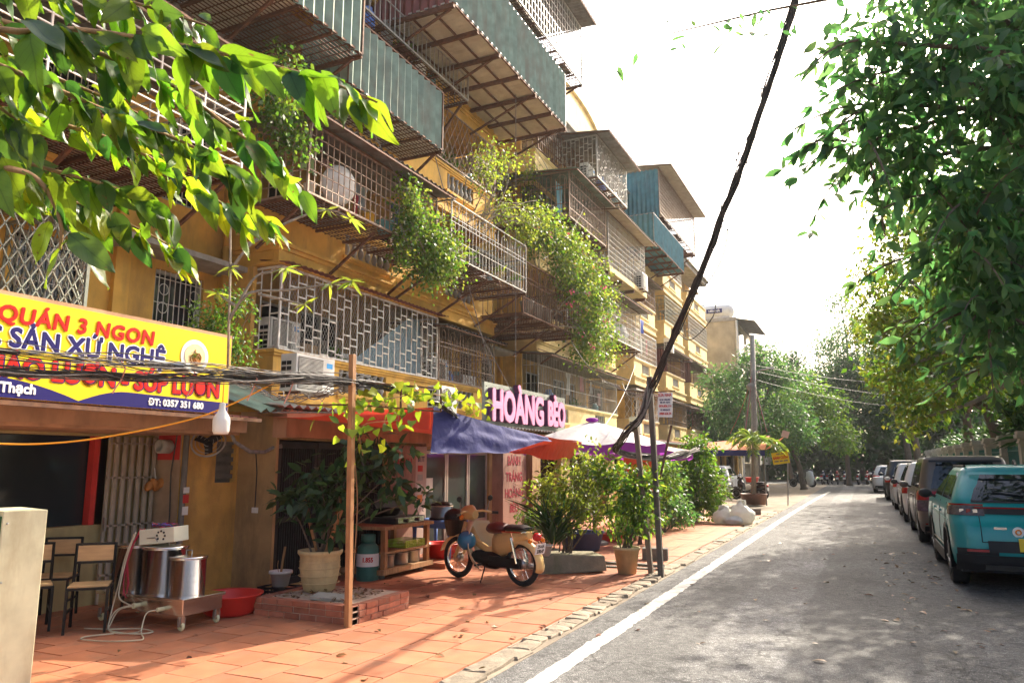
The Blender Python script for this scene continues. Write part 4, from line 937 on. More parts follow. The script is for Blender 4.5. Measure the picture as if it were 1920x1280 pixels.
# ------------------------------------------------------------------ signs
YEL = mat('sign_yellow', (.78, .55, .01), .5, spec=.2, var=.05, scale=2)
INDIGO = mat('sign_indigo', (.018, .014, .12), .55, spec=.12, var=.05)
SRED = mat('sign_red', (.56, .014, .008), .5, spec=.15, var=.05)
SWHITE = mat('sign_white', (.80, .80, .78), .45, var=.04)
ys_ = thing('restaurant_sign', 'long yellow restaurant sign with red and blue lettering and a noodle bowl', 'sign', (-6.6, 4.4, 2.18))
MB().bx(-6.68, -6.6, 1.6, 6.3, 2.17, 3.05).build('board', YEL, ys_)
fr = MB(); fr.bar((-6.64, 1.58, 3.07), (-6.64, 6.32, 3.07), .04); fr.bar((-6.64, 6.32, 2.15), (-6.64, 6.32, 3.09), .03); fr.build('frame', PINKWALL, ys_)
arc = [(-6.597, 1.6, 2.172), (-6.597, 1.6, 2.36)] + [(-6.597, 3.45 + t, 2.36 - .17 * (t / 1.05) ** 2.2) for t in np.linspace(0, 1.05, 9)] + [(-6.597, 4.5 + t, 2.19 + .125 * math.sin(t / .5 * math.pi / 2)) for t in np.linspace(.06, .5, 7)] + [(-6.597, 6.3, 2.30), (-6.597, 6.3, 2.172)]
MB().prism(arc, (.002, 0, 0)).build('indigo_band', INDIGO, ys_)
L = lambda s_, z, y, size, m_, al='RIGHT', b_=.008, sx=1.0, sp_=1.0, shr=0, x=-6.597: lettering('letters', s_, size, m_, (x, y, z), (0, 1, 0), (0, 0, 1), ys_, b_, .002, al, shr, sp_, sx)
L('QUÁN 3 NGON', 2.885, 5.26, .20, SRED, sp_=1.12, shr=.1)
L('ĐẶC SẢN XỨ NGHỆ', 2.685, 5.42, .235, SWHITE, b_=.020, x=-6.5985); L('ĐẶC SẢN XỨ NGHỆ', 2.685, 5.42, .235, INDIGO, b_=.010)
L('CHÁO LƯƠN - SÚP LƯƠN', 2.43, 6.17, .25, INDIGO, b_=.018, x=-6.5985, sx=.93); L('CHÁO LƯƠN - SÚP LƯƠN', 2.432, 6.165, .25, SRED, b_=.011, sx=.93)
L('ĐT: 0357 351 680', 2.238, 5.95, .095, SWHITE, b_=.004, x=-6.594); L('Phạm Ngọc Thạch', 2.255, 4.1, .12, SWHITE, b_=.005, x=-6.594)
bw = MB().lathe([(.185, 0), (.185, .004), (.16, .006), (0, .006)], (-6.599, 5.79, 2.775), 32, 'x').build('noodle_bowl_print', SWHITE, ys_)
MB().lathe([(.14, 0), (.14, .003), (0, .003)], (-6.591, 5.79, 2.775), 28, 'x').build('broth', mat('broth', (.78, .58, .30), .5, var=.2, scale=20), bw)
nd = MB()
for i in range(16):
    a0 = rng.uniform(0, 6.28); rr_ = rng.uniform(.02, .06); cy, cz = 5.8 + rng.normal() * .025, 2.765 + rng.normal() * .025
    nd.tube([(-6.586, cy + rr_ * math.cos(a0 + s) * 1.2, cz + rr_ * math.sin(a0 + s)) for s in np.linspace(0, rng.uniform(2, 5), 9)], .006, 4)
nd.build('noodles', mat('noodle', (.40, .17, .03), .5, var=.4, scale=30), bw); n_ = 60
leaves('herbs', np.column_stack([np.full(n_, -6.58), 5.78 + rng.normal(size=n_) * .03, 2.785 + rng.normal(size=n_) * .015]), rng.normal(size=(n_, 3)) * [.1, 1, 1], .018, GLEAF, bw, kind='stuff')
# pink letter sign
hb = thing('pink_letter_sign', 'grey metal signboard with big pink letters HOÀNG BÈO', 'sign', (-8.0, 18, 2.5))
GM = mat('grey_sign_sheet', (.30, .33, .29), .5, .3, var=.25, scale=2.5, stain=(.10, .09, .07), stain_amt=.6)
MB().bx(-8.06, -8.0, 15.4, 20.6, 2.5, 3.52).build('board', GM, hb)
PINK = mat('pink_letter_face', (.76, .31, .49), .5, spec=.2, var=.04); PURP = mat('dark_letter_side', (.10, .02, .09), .5)
for body, yc, sz, sxx in (('HOÀNG', 17.05, 1.02, .86), ('BÈO', 19.55, .92, .80)):
    lettering('letter_sides', body, sz, PURP, (-7.92, yc + .03, 2.95), (0, 1, 0), (0, 0, 1), hb, .044, .07, sx=sxx * .95)
    lettering('letter_faces', body, sz, PINK, (-7.84, yc, 2.945), (0, 1, 0), (0, 0, 1), hb, .042, .012, sx=sxx * .95)
fr = MB()
for yy in (15.9, 18, 20.1): fr.bar((-8.05, yy, 2.6), (-8.9, yy, 2.7), .04)
for k in range(22): fr.ball((-7.995, 15.5 + k * .235, 3.42), .012, 5, 4)
fr.build('bracket', RUST, hb)
# white box sign at the left edge
bs = thing('box_sign', 'scuffed cream metal box sign with a green face at the left edge', 'sign', (-5.4, 3.2, 0))
rz = R(-14); Rz = rotm(0, 0, rz)
BOXM = mat('cream_box_paint', (.62, .60, .40), .5, var=.15, stain=(.34, .26, .13), stain_amt=.5, sscale=4)
c0_ = np.array((-5.48, 3.36, 0))
def bb(mb, lo, hi): v = CUBE * (np.array(hi) - np.array(lo)) + (np.array(hi) + np.array(lo)) / 2; return mb.add(v @ Rz.T + c0_, CUBEF)
bb(MB(), (-.55, -.08, .05), (.0, .2, 1.285)).build('box', BOXM, bs, bevel=.006)
GRN = mat('green_sign_face', (.02, .10, .03), .4, var=.2); 
bb(MB(), (-.53, -.086, .1), (-.02, -.081, 1.25)).build('green_face', GRN, bs)
rv = MB()
for z in (.1, .45, .8, 1.2): rv.ball(Rz @ np.array((.004, -.05, z)) + c0_, .008, 6, 4)
rv.build('rivets', STEEL_D, bs)
# ------------------------------------------------------------------ tarpaulins and umbrella
BLUET = clothmat('blue_tarpaulin', (.03, .035, .17), (.04, .05, .26), .15, .8); CANT = clothmat('canopy_tarpaulin', (.42, .035, .02), (.5, .05, .02), .12, .6)
REDT = clothmat('red_tarpaulin', (.62, .05, .025), (.7, .07, .03), .3, .5)
def tarp(name, edge_a, edge_b, m_, parent, wr=.02, n=30, mrow=14, sag=.0):
    def samp(e, t):
        e = np.asarray(e, float); d = np.r_[0, np.cumsum(np.linalg.norm(np.diff(e, axis=0), axis=1))]; d /= d[-1]
        return np.array([np.interp(t, d, e[:, i]) for i in range(3)])
    P = np.zeros((mrow, n, 3)); wv = [(rng.uniform(.15, .5), rng.normal() * 13, rng.normal() * 7, rng.uniform(0, 6)) for _ in range(9)]
    for i in range(mrow):
        for j in range(n):
            s_, t_ = j / (n - 1), i / (mrow - 1); p = samp(edge_a, s_) * (1 - t_) + samp(edge_b, s_) * t_
            k = sum(a_ * math.sin(s_ * f1 + t_ * f2 + p_) for a_, f1, f2, p_ in wv)
            P[i, j] = p + np.array((.6, -.3, 1)) * k * wr * (.35 + t_) - np.array((0, 0, sag * 4 * t_ * (1 - t_)))
    return MB().grid(P).build(name, m_, parent, True)
tp = thing('tarpaulin', 'crumpled tarpaulin awning, blue outside and red inside, before the snack shop', 'awning', (-5.5, 10.5, 0))
tarp('blue_flap', [(-4.5, 7.39, 2.27), (-4.4, 7.77, 2.21), (-4.3, 8.12, 2.15), (-4.2, 8.41, 2.1), (-4.1, 8.99, 2.04), (-4.0, 9.65, 1.975)], [(-4.42, 7.22, 1.73), (-4.2, 7.98, 1.75), (-4.05, 8.65, 1.76), (-3.98, 9.26, 1.83), (-3.95, 9.66, 1.9)], BLUET, tp, .012, 60, 24)
tarp('canopy', [(-7.1, 7.2, 2.24), (-7.1, 10, 2.18), (-7.1, 13.0, 2.1)], [(-5.5, 6.95, 2.2), (-4.52, 7.42, 2.26), (-4.2, 8.45, 2.09), (-4.0, 9.7, 1.97), (-4.0, 11.0, 1.96)], CANT, tp, .008, 34, 14, .05)
tarp('red_flap', [(-3.91, 9.3, 1.91), (-4.0, 11.05, 1.95)], [(-4.07, 8.52, 1.755), (-4.05, 9.6, 1.67), (-4.08, 10.75, 1.69)], REDT, tp, .012, 24, 8)
tarp('red_edge', [(-5.5, 6.93, 2.2), (-5.0, 7.15, 2.23), (-4.53, 7.38, 2.25)], [(-5.5, 6.92, 2.17), (-5.0, 7.13, 2.10), (-4.52, 7.36, 2.0)], REDT, tp, .008, 20, 6)
tpp = MB(); tpp.tube([(-5.5, 6.95, 2.2), (-7.0, 7.2, 2.26)], .012, 6); tpp.tube(catenary((-4.42, 7.2, 1.73), (-4.0, 10.9, 1.9), .05), .006, 5); tpp.build('rope', CABLE_L, tp)
WHT = clothmat('white_umbrella_cloth', (.72, .68, .66), (.7, .6, .6), .3); PURC = clothmat('purple_umbrella_cloth', (.35, .06, .42), (.5, .08, .6), .4)
BEIGEC = clothmat('beige_awning_cloth', (.62, .5, .4), (.6, .45, .3), .3)
def umbrella(label, c, r, zt, ze, m_, name='market_umbrella'):
    u = thing(name, label, 'umbrella', (c[0], c[1], 0)); n = 8
    P = np.zeros((6, n * 6 + 1, 3))
    for i in range(6):
        q = i / 5
        for j in range(n * 6 + 1):
            a = 2 * math.pi * j / (n * 6); sc_ = 1 - .045 * (1 - math.cos(2 * math.pi * ((j % 6) / 6))) * q
            P[i, j] = (c[0] + r * q * sc_ * math.cos(a), c[1] + r * q * sc_ * math.sin(a), zt - (zt - ze) * q ** 1.15 - .03 * q * (1 - math.cos(2 * math.pi * ((j % 6) / 6))))
    cn = MB().grid(P).build('canopy', m_, u, True)
    V = np.zeros((2, n * 6 + 1, 3)); V[0] = P[5]; V[1] = P[5] - [0, 0, .17]; V[1][:, :2] += rng.normal(size=(n * 6 + 1, 2)) * .012
    MB().grid(V).build('valance', PURC, u, True)
    P2 = P.copy(); P2[:, :, 2] -= .012; MB().grid(P2).build('lining', PURC, u, True)
    for k in range(n):
        a = 2 * math.pi * k / n; MB().tube([(c[0], c[1], zt - .03), (c[0] + r * math.cos(a), c[1] + r * math.sin(a), ze - .02)], .008, 5).build('rib', STEEL_D, u)
    MB().tube([(c[0], c[1], 0.05), (c[0], c[1], zt + .04)], .022, 8).build('pole', STEEL_D, u)
    MB().ball((c[0], c[1], zt + .03), (.14, .14, .05), 10, 6).build('cap', PURC, u, True)
    MB().lathe([(.28, 0), (.28, .05), (.2, .08), (.04, .09)], (c[0], c[1], .03), 16).build('base', CONC, u, True)
umbrella('broad white umbrella with purple valance beside the tarpaulin', (-5.0, 14.4), 1.5, 2.46, 2.0, WHT)
umbrella('beige umbrella with purple edge behind the cable pole', (-4.95, 17.6), 1.3, 2.12, 1.9, BEIGEC)
# ================================================================== THINGS ON THE PAVEMENT
def caster(mb_w, mb_f, x, y, r=.045):
    mb_w.torus((x, y, r + .028), r * .62, r * .38, 'y', 16, 6, sq=.9); mb_f.bx(x - .012, x + .012, y - .035, y + .035, r * 1.6 + .028, r * 2 + .07)
    mb_f.bar((x, y - .03, r + .028), (x, y - .03, r * 2 + .05), .02); mb_f.bar((x, y + .03, r + .028), (x, y + .03, r * 2 + .05), .02)
PALEPL = mat('pale_caster_plastic', (.60, .58, .38), .5)
ct = thing('steam_cart', 'low stainless steel cart on casters carrying three cooking pots', 'cart', (-6.6, 5.6, 0))
MB().bx(-7.25, -6.0, 5.33, 5.86, .30, .33).build('top', STEEL, ct, bevel=.005); MB().bx(-7.23, -6.02, 5.35, 5.84, .17, .30).build('apron', STEEL, ct, bevel=.005)
for x in (-7.2, -6.06):
    for y in (5.38, 5.81):
        lg = MB().bx(x - .022, x + .022, y - .022, y + .022, .10, .17).build('leg', STEEL, ct); a, b_ = MB(), MB(); caster(a, b_, x, y); cw = a.build('caster_wheel', PALEPL, lg, True); b_.build('caster_fork', STEEL_D, lg)
for y in (5.5, 5.62): 
    for x in (-6.62,): MB().lathe([(.02, 0), (.02, .05), (.026, .05), (.026, .07)], (x, 5.35, .235), 10, 'y', rot=rotm(0, 0, math.pi)).build('valve', PALEPL, ct)
    break
MB().lathe([(.02, -.07), (.02, 0)], (-6.28, 5.35, .225), 10, 'y').build('valve', PALEPL, ct)
def pot(label, x, y, r, h):
    p = thing('stock_pot', label, 'cooking pot', (x, y, .33))
    MB().lathe([(r, 0), (r, h), (r + .008, h), (r + .008, h + .008), (r - .005, h + .008)], (x, y, .332), 36).build('body', STEEL, p, True)
    MB().lathe([(r + .012, 0), (r + .012, .01), (r * .9, .016), (r * .3, .03), (0, .033)], (x, y, .344 + h), 36).build('lid', STEEL, p, True)
    MB().tube([(x - .04, y, .37 + h), (x - .04, y, .415 + h), (x + .04, y, .415 + h), (x + .04, y, .37 + h)], .007, 6).build('lid_handle', STEEL_D, p)
pot('smallest steel stock pot at the street end of the cart', -6.24, 5.58, .17, .34)
pot('middle steel stock pot under the white control box', -6.62, 5.62, .215, .42)
pot('left steel stock pot half behind the chair', -7.04, 5.6, .2, .42)
cb = thing('control_box', 'white electric control box with a ring of holes on the middle pot', 'control box', (-6.64, 5.6, .80))
MB().box((-6.64, 5.6, .885), (.40, .24, .15), rotm(0, R(-6), R(14))).build('case', mat('control_box_paint', (.58, .58, .46), .5, var=.08), cb, bevel=.006)
hm = MB()
for k in range(7):
    a = k * 2 * math.pi / 8 - .9; q = np.array((.05 + .045 * math.cos(a), -.122, .0 + .045 * math.sin(a))); hm.ball(np.array((-6.64, 5.6, .885)) + rotm(0, R(-6), R(14)) @ q, .011, 8, 5)
hm.build('vent_holes', BLACKPL, cb)
MB().tube([(-6.72, 5.49, .82), (-6.72, 5.46, .86), (-6.6, 5.46, .87), (-6.6, 5.49, .83)], .006, 5).build('handle', STEEL_D, cb)
def tangle(name, label, cat, c, r, n, ms, thick=.004, group=None):
    t_ = thing(name, label, cat, c)
    for q, m_ in enumerate(ms):
        b_ = MB()
        for i in range(n):
            a0 = rng.uniform(0, 6.28); rr_ = rng.uniform(.5, 1); sp = rng.uniform(2, 6)
            b_.tube([np.array(c) + np.array((r[0] * rr_ * math.cos(a0 + s), r[1] * rr_ * math.sin(a0 + s), r[2] * rng.uniform(0, 1))) for s in np.linspace(0, sp, 12)], thick, 4)
        b_.build('wire_coil', m_, t_)
    return t_
REDW = mat('red_wire', (.40, .03, .06), .5); VIOW = mat('violet_wire', (.12, .09, .35), .5)
tg = tangle('wire_tangle', 'tangle of red and violet wires heaped on the control box', 'wires', (-6.62, 5.6, .965), (.17, .1, .04), 9, (REDW, VIOW, CABLE), .004)
b_ = MB()
for i in range(5): b_.tube(wob([(-6.82, 5.47, .95 - i * .005), (-6.87, 5.42, .8), (-6.88, 5.38, .62), (-6.86 + .02 * i, 5.35, .42), (-6.82, 5.33, .3)], .012), .005, 4)
b_.build('wire_drop', REDW, tg)
HOSE = mat('pale_hose', (.52, .46, .33), .5, var=.15)
hs = thing('rubber_hose', 'pale rubber hoses looping from the cart onto the tiles', 'hose', (-6.5, 5.1, 0))
def spline(pts, n=40):
    P = np.array(pts, float); k = len(P); out = []
    for i in range(k - 1):
        p0, p1, p2, p3 = P[max(i - 1, 0)], P[i], P[i + 1], P[min(i + 2, k - 1)]
        for t in np.linspace(0, 1, max(2, n // (k - 1)), endpoint=i == k - 2):
            out.append(.5 * ((2 * p1) + (-p0 + p2) * t + (2 * p0 - 5 * p1 + 4 * p2 - p3) * t * t + (-p0 + 3 * p1 - 3 * p2 + p3) * t ** 3))
    return out
for i, pts in enumerate([[(-6.62, 5.27, .235), (-6.72, 5.2, .2), (-6.74, 5.14, .08), (-6.62, 5.05, .05), (-6.3, 5.06, .045), (-6.22, 5.2, .045), (-6.45, 5.24, .045), (-6.7, 5.1, .045), (-6.95, 5.02, .045)],
                         [(-6.62, 5.27, .245), (-6.73, 5.18, .2), (-6.72, 5.1, .06), (-6.5, 5.02, .042), (-6.35, 5.1, .042), (-6.4, 5.22, .042)],
                         [(-6.28, 5.27, .225), (-6.33, 5.2, .2), (-6.28, 5.12, .06), (-6.1, 5.0, .042), (-6.06, 4.92, .042), (-6.25, 4.78, .042), (-6.55, 4.72, .042), (-6.62, 4.82, .042), (-6.5, 5.0, .042)],
                         [(-6.84, 5.42, .92), (-6.86, 5.36, .7), (-6.85, 5.3, .45), (-6.8, 5.26, .3), (-6.64, 5.27, .24)], [(-6.86, 5.42, .9), (-6.89, 5.36, .68), (-6.88, 5.3, .42), (-6.84, 5.22, .2), (-6.75, 5.12, .05)]]):
    MB().tube(spline(pts), .0065, 7).build('hose_run', HOSE, hs, True)
# dining chairs: thin black steel frame, ply seat and back
def chair(label, x, y, rz, k_=1.0):
    c = thing('dining_chair', label, 'chair', (0, 0, 0), 'black frame chairs by the restaurant window')
    s = .2
    for (px, py, h) in ((-s, -s, .45), (s, -s, .45)): MB().bar((px, py, .0), (px, py, h), .028).build('leg', BLACKMETAL, c)
    for px in (-s, s): MB().tube([(px, s + .04, 0), (px, s, .45), (px, s + .05, .86)], .017, 4).build('leg', BLACKMETAL, c)
    fr = MB(); 
    for a, b_ in (((-s, -s), (s, -s)), ((-s, s), (s, s)), ((-s, -s), (-s, s)), ((s, -s), (s, s))): fr.bar((*a, .44), (*b_, .44), .025)
    for q in (-s, s): MB().bar((q, -s, .2), (q, s, .2), .02).build('stretcher', BLACKMETAL, c)
    for q, z in ((.048, .85), (.028, .66)): MB().bar((-s, s + q, z), (s, s + q, z), .025).build('back_rail', BLACKMETAL, c)
    fr.build('seat_frame', BLACKMETAL, c); MB().bx(-s, s, -s, s - .02, .452, .47).build('seat', PALEWOOD, c, bevel=.004)
    MB().box((0, s + .038, .755), (.37, .014, .16), rotm(R(-4), 0, 0)).build('backrest', PALEWOOD, c)
    c.location = (x, y, .028); c.rotation_euler = (0, 0, rz); c.scale = (k_, k_, k_ * 1.08); return c
chair('black steel chair with ply back in front of the cart', -6.93, 5.03, R(47), .86)
chair('black steel chair behind the front chair, its back to the window', -7.8, 5.25, R(40), .86)
chair('third black chair, mostly hidden behind the box sign', -7.45, 4.78, R(60), .86)
# red basin, small pot on crate, planter
def basin(label, x, y, z, r, h, m_=REDPL):
    b_ = MB().lathe([(r * .72, 0), (r * .80, .03), (r * .97, h * .95), (r * 1.04, h), (r * 1.04, h + .012), (r * .95, h), (r * .78, .03), (0, .02)], (x, y, z), 32); tag(b_.build('plastic_basin', m_, None, True), label, 'basin')
basin('wide red plastic basin behind the steel cart', -6.30, 6.22, .03, .33, .2)
basin('red basin under the blue plastic table', -6.35, 10.75, .11, .3, .22)
basin('small red basin on the tiles behind the shrubs', -4.9, 15.2, .03, .28, .14)
basin('dark blue tub behind the potted shrub', -4.9, 13.4, .03, .42, .32, mat('navy_plastic', (.05, .07, .16), .45))
cr = thing('plastic_crate', 'black plastic crate under the small white pot', 'crate', (-6.5, 7.2, 0)); crm = MB()
crm.bx(-6.72, -6.28, 7.05, 7.35, .03, .05)
for z in (.06, .10, .14):
    crm.bx(-6.72, -6.28, 7.05, 7.065, z, z + .02).bx(-6.72, -6.28, 7.335, 7.35, z, z + .02).bx(-6.72, -6.705, 7.066, 7.334, z, z + .02).bx(-6.295, -6.28, 7.066, 7.334, z, z + .02)
for x in np.linspace(-6.71, -6.29, 9): crm.bx(x - .006, x + .006, 7.052, 7.062, .05, .16)
for yy in np.linspace(7.07, 7.33, 6): crm.bx(-6.293, -6.283, yy - .006, yy + .006, .05, .16)
crm.build('body', BLACKPL, cr)
sp_ = thing('small_flower_pot', 'small stained white pot with a bare stick', 'flower pot', (-6.48, 7.18, .16))
MB().lathe([(.09, 0), (.125, .15), (.14, .15), (.14, .18), (.12, .18), (.11, .14), (0, .13)], (-6.48, 7.18, .162), 22).build('pot', WHITEPL, sp_, True); MB().tube([(-6.48, 7.18, .29), (-6.47, 7.19, .45), (-6.45, 7.2, .62)], .014, 6).build('stick', BROWNWOOD, sp_)
MB().tube([(-6.5, 7.17, .29), (-6.52, 7.16, .4), (-6.5, 7.15, .46)], .005, 4).build('twig', BROWNWOOD, sp_)
# brick planter, single bricks in three courses round a soil bed
pl = thing('brick_planter', 'low red brick planter at the foot of the wooden pole', 'planter', (-5.3, 6.7, 0))
x0, x1, y0, y1 = -6.02, -4.72, 6.28, 7.3
def brick_run(a, b_, z, along):
    L_ = abs(b_[0] - a[0]) if along == 'x' else abs(b_[1] - a[1]); p = 0
    off = .12 if int(z * 100) % 2 else 0
    while p < L_ - .02:
        l_ = min((.21 if p or not off else off), L_ - p) - .01
        if l_ < .02: break
        b2 = MB(); dx = rng.normal() * .004
        if along == 'x': b2.bx(a[0] + p, a[0] + p + l_, a[1] + dx, a[1] + .10 + dx, z, z + .056)
        else: b2.bx(a[0] + dx, a[0] + .10 + dx, a[1] + p, a[1] + p + l_, z, z + .056)
        b2.build('brick', BRICK, pl, bevel=.004); p += l_ + .01
for c_ in range(3):
    z = .028 + c_ * .062 + .001 * c_
    brick_run((x0, y0), (x1, y0), z + .0, 'x'); brick_run((x1 - .10, y0 + .105), (x1 - .10, y1), z + .001, 'y'); brick_run((x0, y0 + .105), (x0, y1), z + .001, 'y')
MB().bx(x0 + .1, x1 - .1, y0 + .1, y1, .02, .19).build('soil', SOIL, pl); MB().bx(x0 + .01, x1 - .01, y0 + .01, y1, .02, .2).build('mortar', MORTAR, pl)
sb = MB(); sb.box((-5.2, 6.55, .225), (.4, .22, .03), rotm(R(4), R(3), R(15))); sb.build('slab_piece', CONC, pl)
n = 260; P = np.column_stack([rng.uniform(x0 + .15, x1 - .2, n), rng.uniform(y0 + .12, y1 - .1, n), np.full(n, .215)]); leaves('litter', P, rng.normal(size=(n, 3)) * [1, 1, .3], rng.uniform(.03, .08, n), FALLEN, pl, up=3, kind='stuff')
bp = thing('clay_urn', 'tall ribbed clay urn holding the dark green shrub', 'flower pot', (-5.68, 6.92, .19))
MB().lathe([(.15, 0), (.17, .02), (.20, .12), (.225, .26), (.22, .38), (.235, .40), (.25, .42), (.25, .45), (.22, .45), (.2, .40), (0, .39)], (-5.68, 6.92, .2), 30).build('urn', CLAY, bp, True)
rg = MB()
for z in (.1, .18, .26, .33): rg.torus((-5.68, 6.92, .2 + z), .2 + .028 * math.sin(z * 7) + .002, .006, 'z', 28, 5)
rg.build('ribs', CLAY, bp, True); MB().lathe([(.21, 0), (0, .01)], (-5.68, 6.92, .605), 18).build('soil', SOIL, bp)
st = MB(); 
for a, b_ in (((-5.60, 6.9, .6), (-5.35, 6.85, 1.1)), ((-5.74, 6.95, .6), (-5.95, 6.9, 1.25)), ((-5.62, 6.98, .6), (-5.55, 7.1, 1.3))): st.bar(a, b_, .03, .03)
st.build('stake', ORANGEWOOD, bp)
pw_ = MB().bar((-4.72, 6.21, .03), (-4.78, 6.21, 2.74), .058, .055); o = pw_.build('wooden_pole', ORANGEWOOD, None, bevel=.004); tag(o, 'square wooden pole standing at the brick planter corner', 'pole')
# gas bottle, cooking bench with stove, pots, blue table, rice cooker
gs = thing('gas_bottle', 'green gas bottle beside the cooking bench', 'gas bottle', (-6.35, 8.75, .03))
GASG = mat('gas_bottle_green', (.05, .17, .14), .45, .2, var=.15)
MB().lathe([(.13, 0), (.15, .02), (.155, .06), (.155, .38), (.14, .45), (.09, .5), (.03, .52), (.03, .55)], (-6.35, 8.75, .03), 26).build('cylinder', GASG, gs, True)
MB().lathe([(.10, 0), (.10, .11), (.092, .11), (.092, 0)], (-6.35, 8.75, .53), 20).build('collar', GASG, gs, True); MB().lathe([(.15, 0), (.15, .03)], (-6.35, 8.75, .028), 20).build('foot_ring', GASG, gs)
lb = MB().lathe([(.157, 0), (.157, .17)], (-6.35, 8.75, .22), 40, cap=False); lbo = lb.build('label_band', SWHITE, gs, True)
lettering('letters', '1.855', .085, SRED, (-6.262, 8.62, .31), (.86, .5, 0), (0, 0, 1), lbo, .003, .001, sx=.8)
bn = thing('cooking_bench', 'rough wooden two-shelf cooking bench with the stove', 'bench', (-6.4, 9.4, 0))
for x in (-6.75, -6.15):
    for y in (8.85, 9.95): MB().bx(x - .035, x + .035, y - .035, y + .035, .12, .70).build('leg', ORANGEWOOD, bn)
MB().bx(-6.82, -6.08, 8.75, 10.05, .70, .745).build('top_board', BROWNWOOD, bn); MB().bx(-6.8, -6.1, 8.8, 10.0, .37, .40).build('shelf', BROWNWOOD, bn); MB().bx(-6.82, -6.08, 8.75, 10.05, .1, .165).build('shelf', BROWNWOOD, bn)
for y in (8.9, 9.9): MB().bx(-6.7, -6.2, y - .05, y + .05, .03, .1).build('block', CONC_D, bn)
stv = thing('gas_stove', 'black two-knob gas stove on the wooden bench', 'stove', (-6.4, 9.5, .75))
MB().bx(-6.72, -6.18, 9.15, 9.95, .75, .84).build('body', BLACKPL, stv, bevel=.01); MB().bx(-6.18, -6.165, 9.2, 9.9, .755, .83).build('control_panel', STEEL, stv)
for y in (9.4, 9.7): MB().lathe([(.025, 0), (.025, .03), (.018, .035)], (-6.165, y, .79), 14, 'x').build('knob', BLACKPL, stv)
MB().lathe([(.14, 0), (.2, .1), (.21, .1)], (-6.45, 9.35, .86), 24).build('pan', BLACKMETAL, stv, True); MB().box((-6.62, 9.6, .95), (.04, .7, .28), rotm(0, R(-12), 0)).build('wind_guard', BLACKMETAL, stv)
for lab, y, r in (('dented aluminium pot on the bench, left of three', 9.08, .12), ('aluminium pot in the middle of the low shelf', 9.42, .13), ('aluminium pot at the far end of the low shelf', 9.75, .12)):
    b_ = MB().lathe([(r * .95, 0), (r, .02), (r, .16), (r + .012, .165), (r + .012, .175), (r * .5, .185), (0, .19)], (-6.28, y, .166), 24); tag(b_.build('cooking_pot', STEEL_D, None, True), lab, 'cooking pot')
LIME = mat('lime_plastic', (.35, .48, .05), .4)
bk = MB(); 
for z in np.linspace(.405, .49, 5): bk.bx(-6.5, -6.13, 9.35, 9.36, z, z + .012).bx(-6.5, -6.13, 9.86, 9.87, z, z + .012).bx(-6.14, -6.13, 9.36, 9.86, z, z + .012).bx(-6.5, -6.49, 9.36, 9.86, z, z + .012)
for y in np.linspace(9.36, 9.86, 10): bk.bx(-6.142, -6.128, y, y + .012, .402, .5)
bk.bx(-6.49, -6.14, 9.36, 9.86, .402, .408); tag(bk.build('mesh_basket', LIME), 'lime green mesh basket on the middle shelf', 'basket')
bt = thing('plastic_table', 'blue plastic table with the rice cooker', 'table', (-6.3, 10.75, .11))
MB().bx(-6.7, -5.95, 10.35, 11.1, .68, .72).build('top', BLUEPL, bt, bevel=.012); MB().bx(-6.68, -5.97, 10.37, 11.08, .60, .679).build('apron', BLUEPL, bt)
for x in (-6.65, -6.0):
    for y in (10.4, 11.05): MB().lathe([(.022, 0), (.035, .5)], (x, y, .11), 10).build('leg', BLUEPL, bt, True)
rc = thing('rice_cooker', 'dented steel rice cooker on the blue table', 'rice cooker', (-6.3, 10.65, .72))
MB().lathe([(.17, 0), (.18, .02), (.18, .2), (.19, .2), (.19, .22)], (-6.3, 10.65, .722), 28).build('body', mat('rice_cooker_steel', (.45, .40, .30), .35, .7, var=.2), rc, True); MB().lathe([(.19, 0), (.17, .035), (.08, .06), (0, .065)], (-6.3, 10.65, .943), 28).build('lid', BLACKPL, rc, True)
MB().lathe([(.2, 0), (.2, .03)], (-6.3, 10.65, .7215), 20).build('base', BLACKPL, rc); MB().tube([(-6.2, 10.65, .86), (-6.08, 10.72, .88)], .025, 8).build('handle', BLACKPL, rc)
# ------------------------------------------------------------------ cub motorbike, built pointing +x, then turned
def wheel(parent, x, R_, m_rim=STEEL, spokes=18, w=.03, z=None):
    z = R_ if z is None else z; wv = thing_part = MB().torus((x, 0, z), R_ - .04, .04, 'y', 36, 8, sq=.9).build('wheel', RUBBER, parent, True)
    MB().torus((x, 0, z), R_ - .07, .014, 'y', 36, 6, sq=1.5).build('rim', m_rim, wv, True)
    s = MB()
    for k in range(spokes):
        a = 2 * math.pi * k / spokes; d = .05 if k % 2 else -.05
        s.bar((x + .04 * math.cos(a + .6), d * .6, z + .04 * math.sin(a + .6)), (x + (R_ - .07) * math.cos(a), 0, z + (R_ - .07) * math.sin(a)), .004)
    s.build('spokes', m_rim, wv); MB().lathe([(.065, -.045), (.065, .045)], (x, 0, z), 18, 'y').build('hub', STEEL_D, wv, True); return wv
def section_body(mb, stations, n=14):
    """loft of ellipses: (x, z centre, half height, half width)"""
    P = np.array([[(x, hw * math.cos(a), zc + hh * math.sin(a)) for a in np.linspace(0, 2 * math.pi, n + 1)] for x, zc, hh, hw in stations]); mb.grid(P)
    for q in (0, -1): mb.poly(P[q][:-1] if q else P[q][:-1][::-1])
    return mb
BIKE = mat('cream_bike_paint', (.62, .42, .17), .3, var=.06, coat=.4, stain=(.4, .26, .12), stain_amt=.3); CREAMPL = mat('cream_plastic', (.66, .55, .35), .4, var=.08); MAROON = mat('maroon_vinyl', (.10, .02, .018), .4, var=.2); ORNG = mat('orange_lens', (.75, .22, .02), .25)
